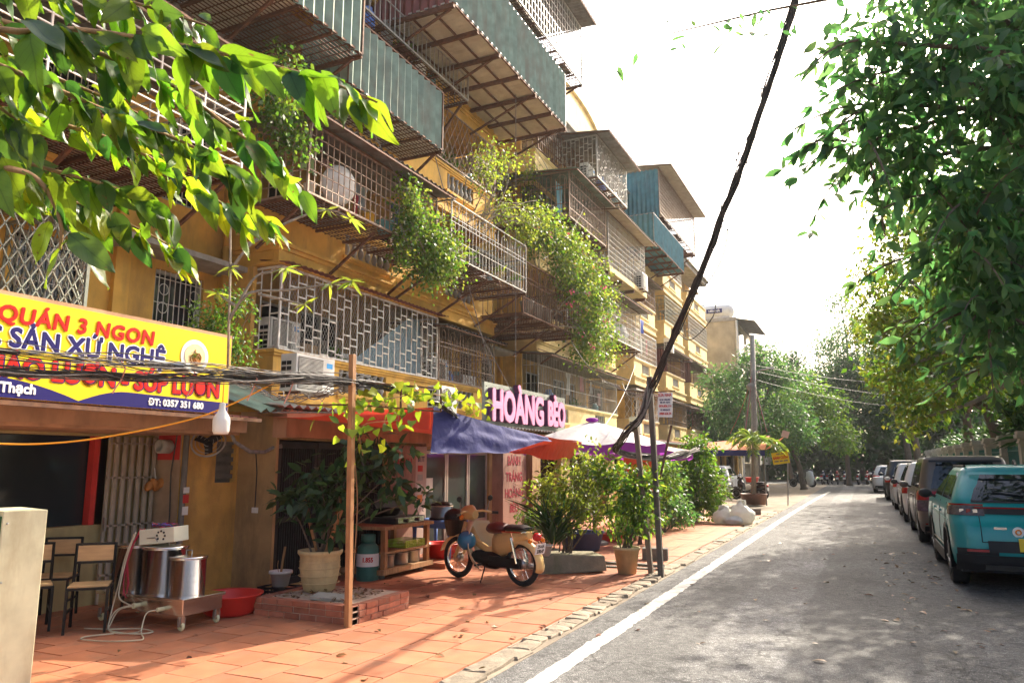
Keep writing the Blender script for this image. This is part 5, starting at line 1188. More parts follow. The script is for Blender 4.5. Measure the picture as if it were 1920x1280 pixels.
def cub(label):
    b = thing('motorbike', label, 'motorbike', (0, 0, 0))
    wheel(b, -.59, .285); wheel(b, .60, .285, m_rim=STEEL)
    # rear body: tank under the seat and tail
    section_body(MB(), [(-.10, .53, .06, .05), (-.12, .52, .14, .09), (-.25, .53, .185, .11), (-.42, .575, .15, .11), (-.56, .63, .09, .09), (-.72, .66, .04, .06)]).build('frame_body', BIKE, b, True)
    # rear mudguard follows the wheel
    P = []
    for a in np.linspace(R(52), R(196), 15):
        r0 = .325; P.append([(-.59 + (r0 - .02 * abs(t)) * math.cos(a), .085 * t, .285 + (r0 - .06 * t * t) * math.sin(a)) for t in np.linspace(-1, 1, 7)])
    o = MB().grid(P).build('rear_mudguard', BIKE, b, True); o.modifiers.new('s', 'SOLIDIFY').thickness = .006
    P = []
    for a in np.linspace(R(-8), R(128), 14):
        r0 = .325; P.append([(.60 + (r0 - .02 * abs(t)) * math.cos(a), .075 * t, .285 + (r0 - .035 * t * t) * math.sin(a)) for t in np.linspace(-1, 1, 7)])
    o = MB().grid(P[2:]).build('front_mudguard', BIKE, b, True); o.modifiers.new('s', 'SOLIDIFY').thickness = .006
    # backbone tube, front column, fork
    MB().tube([(.40, 0, .74), (.22, 0, .50), (.02, 0, .42), (-.2, 0, .45)], [.045, .05, .05, .05], 10).build('backbone', BIKE, b, True)
    fk = MB()
    for s in (-1, 1): fk.tube([(.40, .06 * s, .78), (.50, .07 * s, .50), (.56, .075 * s, .36), (.60, .075 * s, .29)], [.028, .026, .024, .02], 8)
    fk.build('fork', ORNG if False else BIKE, b, True)
    # leg shield, curved plate each side
    for s in (-1, 1):
        P = []
        for t in np.linspace(0, 1, 12):
            z = .80 - .60 * t; xx = .37 - .16 * t + .05 * math.sin(t * 3.1); wd = .07 + .19 * math.sin(min(1, t * 1.25 + .12) * math.pi * .62) * (1 if t < .75 else 1 - (t - .75) * 1.6)
            P.append([(xx - .22 * (q ** 2), s * (.03 + wd * q), z) for q in np.linspace(0, 1, 6)])
        o = MB().grid(P).build('leg_shield', CREAMPL, b, True); o.modifiers.new('s', 'SOLIDIFY').thickness = .008
    # handlebar nacelle with headlamp, grips, mirrors
    section_body(MB(), [(.27, .88, .06, .06), (.35, .905, .11, .095), (.45, .90, .10, .09), (.51, .89, .08, .075)]).build('headlamp_nacelle', BIKE, b, True)
    MB().lathe([(.062, 0), (.05, .02), (0, .03)], (.50, 0, .90), 18, 'x').build('headlamp', mat('lamp_glass', (.7, .7, .66), .1), b, True)
    MB().tube([(.26, .32, .90), (.32, .2, .925), (.36, 0, .92), (.32, -.2, .925), (.26, -.32, .90)], .016, 8).build('handlebar', BIKE, b, True)
    for s in (-1, 1):
        MB().tube([(.26, .32 * s, .90), (.235, .42 * s, .89)], .021, 8).build('grip', BLACKPL, b); MB().tube([(.30, .26 * s, .91), (.28, .30 * s, 1.08)], .006, 5).build('mirror_stem', STEEL_D, b)
        MB().ball((.28, .31 * s, 1.10), (.012, .055, .04), 12, 8).build('mirror', BLACKPL, b, True)
        MB().ball((.42, .13 * s, .84), (.03, .035, .035), 10, 7).build('indicator', ORNG, b, True); MB().ball((-.83, .13 * s, .60), (.03, .03, .03), 10, 7).build('indicator', ORNG, b, True)
    # saddle, pillion pad, carrier, tail lamp, plate
    section_body(MB(), [(.0, .705, .035, .08), (-.05, .72, .075, .125), (-.18, .725, .085, .14), (-.29, .72, .07, .125), (-.33, .715, .03, .09)]).build('saddle', MAROON, b, True)
    section_body(MB(), [(-.33, .735, .02, .09), (-.37, .74, .045, .12), (-.6, .75, .04, .12), (-.68, .745, .015, .1)]).build('pillion_pad', BLACKPL, b, True)
    cr_ = MB()
    for s in (-1, 1): cr_.tube([(-.33, .12 * s, .69), (-.68, .125 * s, .70), (-.70, .06 * s, .70)], .009, 6); cr_.tube([(-.5, .12 * s, .69), (-.52, .1 * s, .58)], .008, 6)
    cr_.build('carrier', STEEL, b); MB().ball((-.84, 0, .645), (.06, .065, .055), 14, 9).build('tail_lamp', mat('red_lens', (.5, .02, .02), .2), b, True)
    pln = MB().box((-.895, 0, .50), (.008, .19, .14), rotm(0, R(-14), 0)).build('number_plate', SWHITE, b)
    lettering('letters', '29-AA', .06, BLACKPL, (-.905, 0, .53), (0, -1, 0), (-.24, 0, .97), pln, .002, .001, sx=.85); lettering('letters', '278.47', .06, BLACKPL, (-.893, 0, .468), (0, -1, 0), (-.24, 0, .97), pln, .002, .001, sx=.85)
    # engine, chain case, silencer, shocks, stand, pegs
    e = MB(); section_body(e, [(.27, .33, .07, .08), (.16, .32, .10, .1), (.02, .30, .12, .12), (-.14, .30, .12, .12), (-.24, .31, .07, .1)])
    for k in range(6): e.box((.20 - k * .028, 0, .335), (.008, .15, .15))
    e.build('engine', BLACKMETAL, b, True); MB().box((-.36, .095, .30), (.56, .04, .13)).build('chain_case', BLACKMETAL, b, bevel=.01)
    MB().tube([(.15, -.08, .27), (.0, -.12, .2), (-.3, -.14, .21), (-.82, -.15, .27)], [.016, .018, .035, .04], 10).build('exhaust', STEEL_D, b, True)
    for s in (-1, 1):
        MB().tube([(-.48, .105 * s, .62), (-.585, .11 * s, .30)], .018, 8).build('shock_absorber', STEEL, b); MB().tube([(.05, .1 * s, .24), (.05, .24 * s, .24)], .016, 6).build('foot_peg', BLACKPL, b)
    MB().tube([(-.02, .1, .24), (-.06, .24, .03)], .011, 6).build('side_stand', BLACKMETAL, b)
    return b
ck = cub('cream step-through motorbike with a blue helmet, parked on the tiles')
ck.location = (-4.74, 9.31, .028); ck.rotation_euler = (R(0), R(0), math.atan2(.30, -1.05)); 
hl = thing('helmet', 'blue half helmet hanging on the cream motorbike', 'helmet', (-5.0, 9.2, .5))
MB().lathe([(.125, -.05), (.13, 0), (.12, .06), (.085, .11), (.04, .13), (0, .135)], (-5.02, 9.17, .57), 22, rot=rotm(R(35), 0, 0)).build('shell', mat('helmet_blue', (.02, .16, .30), .25, coat=.5), hl, True); MB().tube([(-5.02, 9.12, .5), (-5.0, 9.2, .4), (-5.04, 9.24, .52)], .006, 5).build('strap', BLACKPL, hl)
bg_ = thing('front_basket', 'black basket on the front of the cream motorbike', 'basket', (-5.35, 9.5, .6))
bm = MB().lathe([(.12, 0), (.17, .22), (.18, .22), (.18, .24), (.165, .24), (.115, .012), (0, .01)], (-5.4, 9.52, .60), 18).build('basket_body', BLACKPL, bg_, True); MB().ball((-5.4, 9.5, .86), (.16, .15, .12), 14, 9).build('black_bag', BLACKPL, bg_, True)
# other motorbikes: a generic scooter shape reused in the distance
def scooter(label, paint, group='motorbikes parked further along'):
    b = thing('scooter', label, 'motorbike', (0, 0, 0), group); 
    for x in (-.6, .6):
        w_ = MB().torus((x, 0, .28), .225, .055, 'y', 24, 8, sq=.9).build('wheel', RUBBER, b, True); MB().torus((x, 0, .28), .165, .014, 'y', 24, 5, sq=2).build('rim', STEEL_D, w_, True); MB().lathe([(.16, -.01), (.16, .01)], (x, 0, .28), 10, 'y').build('hub', BLACKMETAL, w_)
    section_body(MB(), [(-.82, .62, .04, .05), (-.7, .6, .1, .12), (-.45, .52, .16, .14), (-.2, .42, .16, .13), (.05, .33, .09, .11), (.25, .33, .08, .12)]).build('rear_body', paint, b, True)
    section_body(MB(), [(.22, .5, .26, .16), (.34, .6, .32, .17), (.42, .66, .28, .12), (.5, .66, .16, .06)]).build('leg_shield', paint, b, True)
    section_body(MB(), [(-.78, .74, .03, .09), (-.6, .75, .055, .13), (-.3, .73, .06, .14), (-.08, .70, .03, .1)]).build('seat', BLACKPL, b, True)
    P = [[(.60 + .31 * math.cos(a), .06 * t, .28 + (.31 - .03 * t * t) * math.sin(a)) for t in np.linspace(-1, 1, 5)] for a in np.linspace(R(20), R(140), 9)]; MB().grid(P).build('front_mudguard', paint, b, True)
    MB().tube([(.40, 0, .85), (.6, 0, .30)], .035, 8).build('fork', BLACKMETAL, b); section_body(MB(), [(.3, .95, .05, .1), (.4, .97, .08, .12), (.5, .94, .05, .08)]).build('headlamp_cowl', paint, b, True)
    MB().tube([(.26, .34, .98), (.36, 0, 1.0), (.26, -.34, .98)], .018, 6).build('handlebar', BLACKPL, b)
    for s in (-1, 1): MB().tube([(.3, .24 * s, .99), (.27, .3 * s, 1.16)], .007, 5).build('mirror_stem', BLACKPL, b); MB().ball((.27, .31 * s, 1.18), (.012, .06, .04), 8, 6).build('mirror', BLACKPL, b, True)
    MB().box((-.86, 0, .48), (.01, .19, .14)).build('number_plate', SWHITE, b); MB().ball((-.84, 0, .64), (.04, .08, .05), 10, 7).build('tail_lamp', MAT['red_lens'], b, True)
    MB().tube([(-.1, -.15, .22), (-.8, -.16, .30)], [.03, .045], 8).build('exhaust', STEEL_D, b); MB().box((-.1, 0, .28), (.4, .18, .16)).build('engine', BLACKMETAL, b)
    return b
def put(o, x, y, rz, z=.02): o.location = (x, y, z); o.rotation_euler = (0, 0, rz); return o
DKP = mat('black_bike_paint', (.02, .02, .022), .25, coat=.5); REDBP = mat('red_bike_paint', (.35, .02, .02), .25, coat=.5); BLUBP = mat('dark_blue_bike_paint', (.03, .05, .12), .25, coat=.5)
s1 = put(scooter('dark motorbike half hidden behind the cable pole', BLUBP), -5.2, 17.4, R(122))
s2 = put(scooter('black motorbike carrying a red bowl under the orange awning', DKP), -4.75, 34.5, R(165))
s3 = put(scooter('red motorbike in the shade of the orange awning', REDBP), -6.0, 33.0, R(80))
basin('red bowl with green rim on the black motorbike', -4.55, 34.1, .8, .3, .2)
ct_ = put(scooter('loaded motorbike with a sack at the road end', DKP), -4.0, 54.6, R(175))
bundle('cream sack strapped to the loaded motorbike', (-3.5, 54.4, .62), (.28, .22, .5), WHITEPL); 
MB_ = MB().bx(-4.0, -3.3, 54.35, 54.85, .78, 1.2); tag(MB_.build('cargo_crate', CONC_D, None, bevel=.02), 'dark load box on the motorbike at the road end', 'crate')
for i in range(16):
    c_ = copy_tree((s1, s2, s3)[i % 3]); c_.name = 'scooter'; put(c_, -3.2 + i * .62 + rng.normal() * .08, 63.2 + rng.normal() * .2, R(90 + rng.normal() * 5), 0)
    c_['label'] = 'one of the motorbikes parked side by side under the far trees'; c_['group'] = 'row of motorbikes under the far trees'
# ------------------------------------------------------------------ potted plants' pots, stone trough, bags, bricks
tr_ = thing('stone_trough', 'rough mossy concrete trough under the shrubs', 'planter', (-4.2, 10.8, 0))
v = MB().box((0, 0, 0), (1.0, .55, .26)); a = np.array(v.v[0]); v.v[0] = (a + rng.normal(size=a.shape) * .015) @ rotm(0, 0, R(35)).T + [-4.15, 10.75, .15]
MOSS = mat('mossy_concrete', (.26, .23, .16), .95, var=.3, scale=6, bump=.5, stain=(.10, .11, .04), stain_amt=.8, sscale=2); v.build('trough', MOSS, tr_, bevel=.02)
def tub(label, x, y, r0, r1, h, m_, z=.03):
    t_ = thing('flower_pot', label, 'flower pot', (x, y, z)); MB().lathe([(r0, 0), (r1, h * .9), (r1 + .015, h * .9), (r1 + .015, h), (r1 - .012, h), (r1 - .02, h * .85), (0, h * .84)], (x, y, z), 24).build('pot', m_, t_, True); MB().lathe([(r1 - .018, 0), (0, .01)], (x, y, z + h * .86), 16).build('soil', SOIL, t_); return t_
tub('tall cream bucket pot beside the cable pole', -3.27, 10.85, .13, .185, .38, CLAY); tub('small white pot at the end of the trough', -4.35, 10.35, .07, .1, .16, WHITEPL, .28)
tub('low dark pot behind the cream motorbike', -4.75, 11.4, .14, .18, .22, CONC_D); tub('round brown pot of the young palm', -4.05, 30.6, .42, .5, .42, mat('brown_glaze', (.2, .1, .07), .5, var=.2))
BAGM = clothmat('translucent_bag', (.80, .79, .75), (.75, .72, .62), .35, .35)
def rubbish(label, c, r, seed, handles=True):
    q = np.random.default_rng(seed); t_ = thing('rubbish_bag', label, 'rubbish bag', (c[0], c[1], 0)); b_ = MB().ball((0, 0, 0), 1, 20, 14); a = b_.v[0]; ph = q.uniform(0, 6, 6)
    k = 1 + .16 * np.sin(a[:, 0] * 4 + ph[0]) * np.sin(a[:, 1] * 5 + ph[1]) + .09 * np.sin(a[:, 2] * 7 + a[:, 1] * 6 + ph[2]) + .09 * np.sin(a[:, 0] * 9 - a[:, 1] * 7 + a[:, 2] * 5 + ph[3])
    a = a * k[:, None]; a[:, 2] = np.where(a[:, 2] < -.7, -.7, a[:, 2]); top = np.clip(a[:, 2], 0, 1); a[:, :2] *= (1 - .22 * top ** 2)[:, None]; a[:, 0] += .25 * top * math.sin(ph[4]); b_.v[0] = a * np.array(r) + [c[0], c[1], r[2] * .7 + .03]
    b_.build('bag', BAGM, t_, True)
    if handles:
        for s in (-.5, .6): MB().tube([(c[0] + s * r[0] * .4, c[1], r[2] * 1.55), (c[0] + s * r[0] * .5, c[1], r[2] * 2.0), (c[0] + s * r[0] * .1, c[1] + .03, r[2] * 2.05), (c[0] + s * r[0] * .1, c[1], r[2] * 1.6)], [.06, .03, .03, .06], 6).build('handle', BAGM, t_, True)
rubbish('tied white rubbish bag, left of three at the kerb', (-3.55, 20.6), (.24, .22, .25), 1); rubbish('large bulging rubbish bag of food waste at the kerb', (-3.08, 20.75), (.32, .28, .32), 2); rubbish('small white rubbish bag between the two larger ones', (-3.25, 20.45), (.24, .16, .13), 3, False)
for lab, x, y, r in (('concrete block at the foot of the leaning posts', -3.3, 12.6, 10), ('dark brick block on the far pavement', -3.3, 24.6, 30)):
    t_ = MB().box((x, y, .12), (.42, .22, .2), rotm(0, 0, R(r))); tag(t_.build('concrete_block', CONC_D, None, bevel=.01), lab, 'block')
tag(MB().bx(-4.0, -2.95, 20.2, 20.32, .02, .06).build('wood_plank', BROWNWOOD), 'dark plank lying across the pavement before the bags', 'plank'); tag(MB().bx(-4.9, -2.9, 11.5, 11.62, .052, .09).build('wood_plank', CONC_D), 'dark edging plank behind the cream pot', 'plank')
# ------------------------------------------------------------------ poles, cables
POLEM = mat('old_grey_post', (.10, .085, .07), .85, var=.35, scale=6, stretch=(4, 4, .5), bump=.3)
def post(name, label, a, b_, w, m_=POLEM, cat='post'):
    o = MB().bar(a, b_, w).build(name, m_); tag(o, label, cat); return o
post('cable_post', 'dark steel post carrying the heavy cable bundle', (-2.78, 10.9, 0), (-2.86, 10.9, 2.9), .075)
post('support_post', 'grey timber post strapped beside the dark cable post', (-2.95, 11.0, 0), (-3.12, 11.0, 2.15), .07, mat('grey_timber', (.20, .155, .115), .85, var=.35, scale=5, stretch=(5, 5, .5), bump=.3))
post('iron_rod', 'thin rusty rod leaning left of the cable post', (-3.0, 11.3, .8), (-2.72, 11.6, 2.2), .03, RUST, 'rod')
# leaning bundle from the post up across the street
top = np.array((-.35, 9.35, 7.6)); low = np.array((-2.86, 10.88, 2.66))
cbm = thing('cable_bundle', 'thick black cable bundle slanting up from the post across the sky', 'cables', tuple(low))
axis = [low + (top - low) * t + np.array((0, 0, -.25 * math.sin(t * math.pi))) for t in np.linspace(0, 1.25, 26)]
for s in range(16):
    ph, rr_ = rng.uniform(0, 6.28), rng.uniform(.012, .05); pts = []
    for i, p in enumerate(axis):
        u_, w_, d_ = frame(top - low); q = ph + i * .35 + math.sin(i * .9 + s); pts.append(p + (u_ * math.cos(q) + w_ * math.sin(q)) * rr_ + rng.normal(size=3) * .006)
    MB().tube(pts, rng.uniform(.008, .016), 5).build('cable', CABLE, cbm, True)
for t, r, sq, side in ((.50, .15, .55, 1), (.55, .10, .5, -1), (.22, .24, .8, 1), (.80, .08, .35, -1), (.36, .12, 1.6, 1), (.68, .10, 1.9, -1)):
    p0, p1 = axis[int(t * 20)], axis[min(25, int(t * 20) + 3)]; out = np.array((side * r * 1.6, .05, -r * .3)); mid = (p0 + p1) / 2
    MB().tube(spline([p0, p0 + out * .55 - [0, 0, r * .35], mid + out + rng.normal(size=3) * .02, p1 + out * .35 * sq + [0, 0, .04], p1], 24), rng.uniform(.006, .009), 5).build('loose_loop', CABLE, cbm, True)
# lower tail of the bundle, sweeping down to the left and along the shop fronts
def strands(label, path, n, spread, thick, m_, name='cable_bundle', jitter=.02, m2=None):
    c_ = thing(name, label, 'cables', tuple(path[0])); P = spline(path, 44)
    for s in range(n):
        off = rng.normal(size=3) * spread; ph = rng.uniform(0, 6.28, 3); fr_ = rng.uniform(.12, .9, 3)
        pts = [p + off * (.6 + .5 * np.sin(i * fr_ + ph)) + spread * .8 * np.sin(i * fr_[::-1] + ph) for i, p in enumerate(P)]
        MB().tube(pts, rng.uniform(.6, 1.3) * thick, 4).build('cable', m2 if (m2 and rng.random() < .42) else m_, c_)
    return c_
strands('ragged cable tail hanging from the post towards the umbrella', [(-2.86, 10.85, 2.75), (-2.95, 10.8, 2.35), (-3.25, 10.9, 2.05), (-3.5, 11.2, 1.85), (-3.5, 11.6, 1.78), (-3.3, 12.4, 1.72), (-3.2, 13.4, 1.72), (-3.1, 14.6, 1.82), (-3.3, 16.5, 1.9)], 20, .03, .011, CABLE, m2=CABLE_L)
strands('short thick cable run from the wooden pole to the tarpaulin corner', [(-4.42, 7.75, 2.16), (-4.42, 7.5, 2.26), (-4.5, 7.1, 2.37), (-4.65, 6.7, 2.42), (-4.78, 6.25, 2.44)], 16, .022, .008, CABLE)
strands('dense sagging bundle of wires in front of the yellow sign', [(-4.74, 6.6, 2.45), (-4.78, 6.2, 2.45), (-5.0, 5.2, 2.375), (-5.2, 4.4, 2.325), (-5.4, 3.7, 2.28), (-5.6, 2.9, 2.28), (-5.8, 1.5, 2.36)], 34, .026, .0042, CABLE, m2=CABLE_L)
strands('upper bundle of wires crossing the yellow sign', [(-4.78, 6.5, 2.46), (-5.0, 5.2, 2.44), (-5.2, 4.3, 2.41), (-5.4, 3.6, 2.4), (-5.7, 2.6, 2.44), (-5.9, 1.4, 2.55)], 16, .022, .004, CABLE, m2=CABLE_L)
strands('pale wires fanning over the annexe roof', [(-4.8, 6.3, 2.42), (-5.6, 6.7, 2.38), (-6.4, 7.0, 2.42), (-7.2, 7.1, 2.62), (-8.2, 7.2, 2.9)], 9, .05, .005, CABLE_L)
jb = MB().lathe([(.02, -.16), (.035, -.14), (.035, .1), (.05, .1), (.05, .2), (.02, .22)], (-5.27, 4.35, 2.43), 12, 'y'); tag(jb.build('cable_splice', WHITEPL, None, True), 'taped white cable splice on the wires', 'splice box')
for i, (x, y, z) in enumerate([(-5.31, 3.95, 2.36), (-5.2, 4.55, 2.36), (-5.05, 5.1, 2.38), (-4.98, 5.5, 2.38)]):
    tb = MB().tube([(x - .0, y, z + .06), (x + .05, y + .005, z), (x + .01, y + .01, z - .08), (x + .01, y - .06, z - .2)], .006, 5); tag(tb.build('tie_string', mat('pink_string', (.62, .25, .18), .6)), 'pink string tied round the wires, %s from the left' % ('first', 'second', 'third', 'fourth')[i], 'string')
OW = mat('orange_wire', (.80, .33, .02), .5)
lampo = thing('hanging_bulb', 'large white bulb hanging on an orange wire', 'lamp', (-5.2, 4.85, 1.9))
bc = np.array((-5.15, 4.86, 1.87)); MB().lathe([(.0, 0), (.06, .004), (.072, .03), (.074, .12), (.07, .15), (.045, .19), (.028, .22), (.026, .27), (.02, .28), (0, .285)], bc, 24).build('bulb', WHITEPL, lampo, True)
MB().tube([bc + (0, 0, .28), bc + (0, 0, .5), bc + (-.05, -.02, .55), bc + (-.08, .05, .6)], .006, 5).build('cord', OW, lampo)
ow = MB().tube(spline([(-4.98, 5.3, 2.36), (-5.4, 4.9, 2.05), (-5.9, 4.4, 1.86), (-6.3, 4.0, 1.78), (-6.5, 3.5, 1.79), (-6.6, 2.5, 1.85)], 30), .008, 6); tag(ow.build('extension_wire', OW, None, True), 'orange extension wire drooping under the yellow sign', 'wire')
# bracket frame with vine on the wooden pole
bf = MB()
for a, b_ in (((-4.78, 6.26, 2.46), (-4.35, 7.3, 2.46)), ((-4.78, 6.26, 2.22), (-4.35, 7.3, 2.2)), ((-4.35, 7.3, 2.46), (-4.35, 7.3, 2.2)), ((-4.56, 6.8, 2.46), (-4.56, 6.8, 2.21)), ((-4.78, 6.26, 2.22), (-5.1, 5.9, 2.2))): bf.bar(a, b_, .018)
tag(bf.build('wire_bracket', RUST), 'rusty bracket frame on top of the wooden pole', 'bracket')
for i, (a, b_) in enumerate([((-9.9, 13.5, 14.0), (-8.0, 16.5, 2.6)), ((-9.0, 9.9, 10.2), (-7.5, 16.0, 3.2)), ((-8.2, 17.6, 12), (-8.4, 18, 2.6)), ((-8.3, 22, 5.5), (-2.9, 10.9, 2.6)), ((-9.6, 31.8, 5.2), (-2.9, 10.9, 2.7)), ((-9.6, 34, 6.2), (-7.2, 21, 2.4)), ((-5.0, 38, 6.5), (4, 62, 7.5)), ((-5.0, 38, 6.2), (6, 60, 6)), ((-5.0, 38, 5.8), (3.5, 55, 5.2)), ((-9.5, 44, 5), (-5, 38, 4.5)), ((-8.3, 24, 11.0), (-8.0, 19, 7.4))]):
    tag(MB().tube(catenary(a, b_, .35 if i > 2 else .05, 14), .011, 4).build('hanging_wire', CABLE_L if i < 6 else CABLE), ['thin wire slanting across the near bay', 'thin wire from the teal box down to the pink sign', 'vertical wire in front of the hooped cage', 'wire crossing from the bougainvillea cage to the post', 'slack wire from the third bay to the post', 'wire down to the ground-floor roof', 'upper wire from the utility pole to the right trees', 'middle wire from the utility pole to the right trees', 'lower wire from the utility pole to the right trees', 'wire from the fourth bay to the utility pole', 'wire hanging off the ornate scroll cage'][i], 'wire')
# placard on the post
pc = thing('advert_placard', 'small white placard with red phone numbers on the cable post', 'sign', (-2.62, 10.75, 2.3))
pb = MB().box((-2.60, 10.74, 2.46), (.21, .012, .36), rotm(0, R(3), R(6))).build('board', SWHITE, pc)
for s_, z, sz, m_ in (('SỬA NHÀ', 2.60, .062, SRED), ('thợ sơn - chống thấm', 2.535, .028, INDIGO), ('điện nước - lợp tôn', 2.495, .028, INDIGO), ('0976.836.114', 2.44, .046, SRED), ('ĐT: 0989.626.134', 2.385, .030, INDIGO), ('0989.626.34', 2.33, .048, SRED)):
    lettering('letters', s_, sz, m_, (-2.598, 10.728, z), (1, .1, 0), (0, 0, 1), pb, .0012, .001, sx=.72 if sz > .04 else .62)
MB().bar((-2.78, 10.75, 2.65), (-2.45, 10.76, 2.66), .015).build('hanger', RUST, pc)
# utility pole in the distance
up_ = thing('utility_pole', 'tall concrete utility pole with lamp arm and loudspeaker', 'pole', (-4.95, 38, 0))
MB().tube([(-4.95, 38, 0), (-4.7, 38, 7.9)], [.17, .12], 10).build('shaft', CONC, up_, True); MB().tube([(-4.75, 38, 6.0), (-4.4, 38, 6.15), (-4.0, 38, 6.2)], .04, 6).build('lamp_arm', STEEL_D, up_); MB().box((-3.9, 38, 6.2), (.35, .15, .08)).build('lamp_head', STEEL_D, up_, bevel=.02)
MB().lathe([(.05, 0), (.07, -.1), (.2, -.3)], (-4.85, 37.9, 5.3), 16, 'y').build('loudspeaker', CONC, up_, True); MB().torus((-4.75, 38, 5.9), .28, .02, 'y', 18, 5).build('cable_coil', CABLE, up_)
c_ = thing('cable_bundle', 'tangle of pale cables spilling down the utility pole', 'cables', (-4.9, 38, 4))
for k in range(26):
    a = np.array((-4.78, 37.85, 5.9)); b2 = np.array((-4.9 + rng.normal() * .45, 37.2 + rng.normal() * .5, 2.6 + rng.uniform(-.4, .8))); MB().tube(catenary(a, b2, rng.uniform(-.1, .3), 8), .013, 4).build('cable', CABLE_L if k % 9 else REDW, c_)
# far awning, yellow sign, small placard
fa = thing('market_awning', 'orange awning with blue edge by the young palm', 'awning', (-4.5, 31.5, 0))
ORT = clothmat('orange_awning_cloth', (.72, .25, .13), (.8, .25, .1), .3)
tarp('canopy', [(-6.0, 30.6, 2.15), (-3.55, 30.6, 2.13)], [(-6.2, 33.2, 2.5), (-3.6, 33.0, 2.75)], ORT, fa, .01, 14, 6); tarp('valance', [(-6.0, 30.58, 2.14), (-3.55, 30.58, 2.12)], [(-6.0, 30.56, 1.93), (-3.55, 30.56, 1.9)], BLUET, fa, .01, 14, 4)
tarp('side_flap', [(-3.55, 30.6, 2.12), (-3.5, 33, 2.3)], [(-3.2, 30.9, 2.45), (-2.9, 32.2, 2.7)], ORT, fa, .01, 10, 5)
for x in (-5.9, -3.6): MB().tube([(x, 30.7, 0), (x, 30.7, 2.1)], .03, 6).build('awning_post', STEEL_D, fa)
by = thing('bakery_sign', 'tilted yellow sign reading BÁNH CUỐN by the far awning', 'sign', (-3.0, 31, 1.5)); by_r = rotm(0, R(-8), R(4))
bbo = MB().box((-3.02, 31, 1.82), (.62, .04, .46), by_r).build('board', YEL, by)
lettering('letters', 'BÁNH CUỐN', .14, SRED, (-3.02, 30.975, 1.83), (1, .07, .12), (-.14, 0, 1), bbo, .005, .001, sx=.66); lettering('letters', 'NÓNG - RÁN - NHÂN', .07, INDIGO, (-3.0, 30.975, 1.70), (1, .07, .12), (-.14, 0, 1), bbo, .003, .001, sx=.72); lettering('letters', 'BÁNH MỲ', .06, INDIGO, (-3.04, 30.975, 1.97), (1, .07, .12), (-.14, 0, 1), bbo, .003, .001)
MB().tube([(-2.85, 31.03, 0), (-2.75, 31.03, 2.0)], .025, 6).build('post', STEEL_D, by)
tag(MB().box((-2.75, 30.5, 2.72), (.26, .02, .26), rotm(0, R(18), 0)).build('small_placard', mat('faded_pink_card', (.7, .45, .36), .6)), 'small faded pink card hanging above the far awning', 'sign')
# orange-red shop banner under the umbrella
bnr = thing('shop_banner', 'orange and red banner hung under the umbrellas', 'sign', (-4.6, 16.2, 1)); b0 = MB().bx(-4.9, -4.25, 16.2, 16.22, .85, 1.75).build('cloth', mat('orange_banner', (.75, .13, .03), .6, var=.1), bnr); MB().bx(-4.8, -4.35, 16.192, 16.198, 1.48, 1.58).build('yellow_stripe', YEL, b0); MB().bx(-4.85, -4.3, 16.19, 16.197, 1.0, 1.12).build('white_stripe', SWHITE, b0)
# ================================================================== PLANTS
def big_leaf_mesh(name, m_, L=1.0, W=.42, curl=.22, fold=.16, wave=.0, tip=1.0, n=8, heart=False):
    """one leaf along +x with folded midrib, curled tip, unit length"""
    P = np.zeros((n + 1, 5, 3))
    for i in range(n + 1):
        t = i / n
        w = W * .5 * (math.sin(math.pi * t ** .75) ** .85) * (1 - .12 * t) if not heart else W * .5 * (math.sin(math.pi * min(1, .12 + t * .88) ** .55)) ** .9
        if i == 0 and not heart: w = .01
        if i == n: w = .004
        for j in range(5):
            s = (j - 2) / 2; P[i, j] = (L * t - (.06 * abs(s) if heart and t < .2 else 0), w * s, fold * abs(s) * w - curl * t * t * L * .6 + wave * math.sin(t * 9 + s * 2) * .03)
    b = MB().grid(P); return b.mesh(name, m_, True)
def orient(P, D, up=(0, 0, 1), roll=0.0):
    D = Vector(D).normalized(); U = Vector(up); S = U.cross(D)
    if S.length < 1e-3: S = Vector((1, 0, 0))
    S.normalize(); N = D.cross(S); M = Matrix((D, S, N)).transposed().to_4x4(); M = M @ Matrix.Rotation(roll, 4, 'X'); M.translation = Vector(P); return M
def leaf_objects(P, D, size, meshes, parent, up=None, roll=.6, name='leaf'):
    for k in range(len(P)):
        o = bpy.data.objects.new(name, meshes[k % len(meshes)]); link(o, parent)
        u = up[k] if up is not None else (rng.normal() * .4, rng.normal() * .4, 1)
        o.matrix_basis = orient(P[k], D[k], u, rng.normal() * roll) @ Matrix.Scale(float(size[k]), 4)
def blob_points(clumps, n, shell=.55, r=rng):
    """points spread through ellipsoid clumps, denser towards the outside; returns points and outward directions"""
    w = np.array([(c[1][0] * c[1][1] * c[1][2]) ** .67 for c in clumps]); idx = r.choice(len(clumps), n, p=w / w.sum())
    C_ = np.array([c[0] for c in clumps], float)[idx]; Rr = np.array([c[1] for c in clumps], float)[idx]
    d = r.normal(size=(n, 3)); d /= np.linalg.norm(d, axis=1)[:, None]; q = shell + (1 - shell) * r.random(n) ** .6; inner = r.random(n) < .22; q[inner] = r.random(inner.sum()) * shell
    bump = 1 + .22 * np.sin(d[:, 0] * 5 + C_[:, 0] * 3) * np.sin(d[:, 2] * 6 + C_[:, 1] * 2); return C_ + d * Rr * (q * bump)[:, None], d
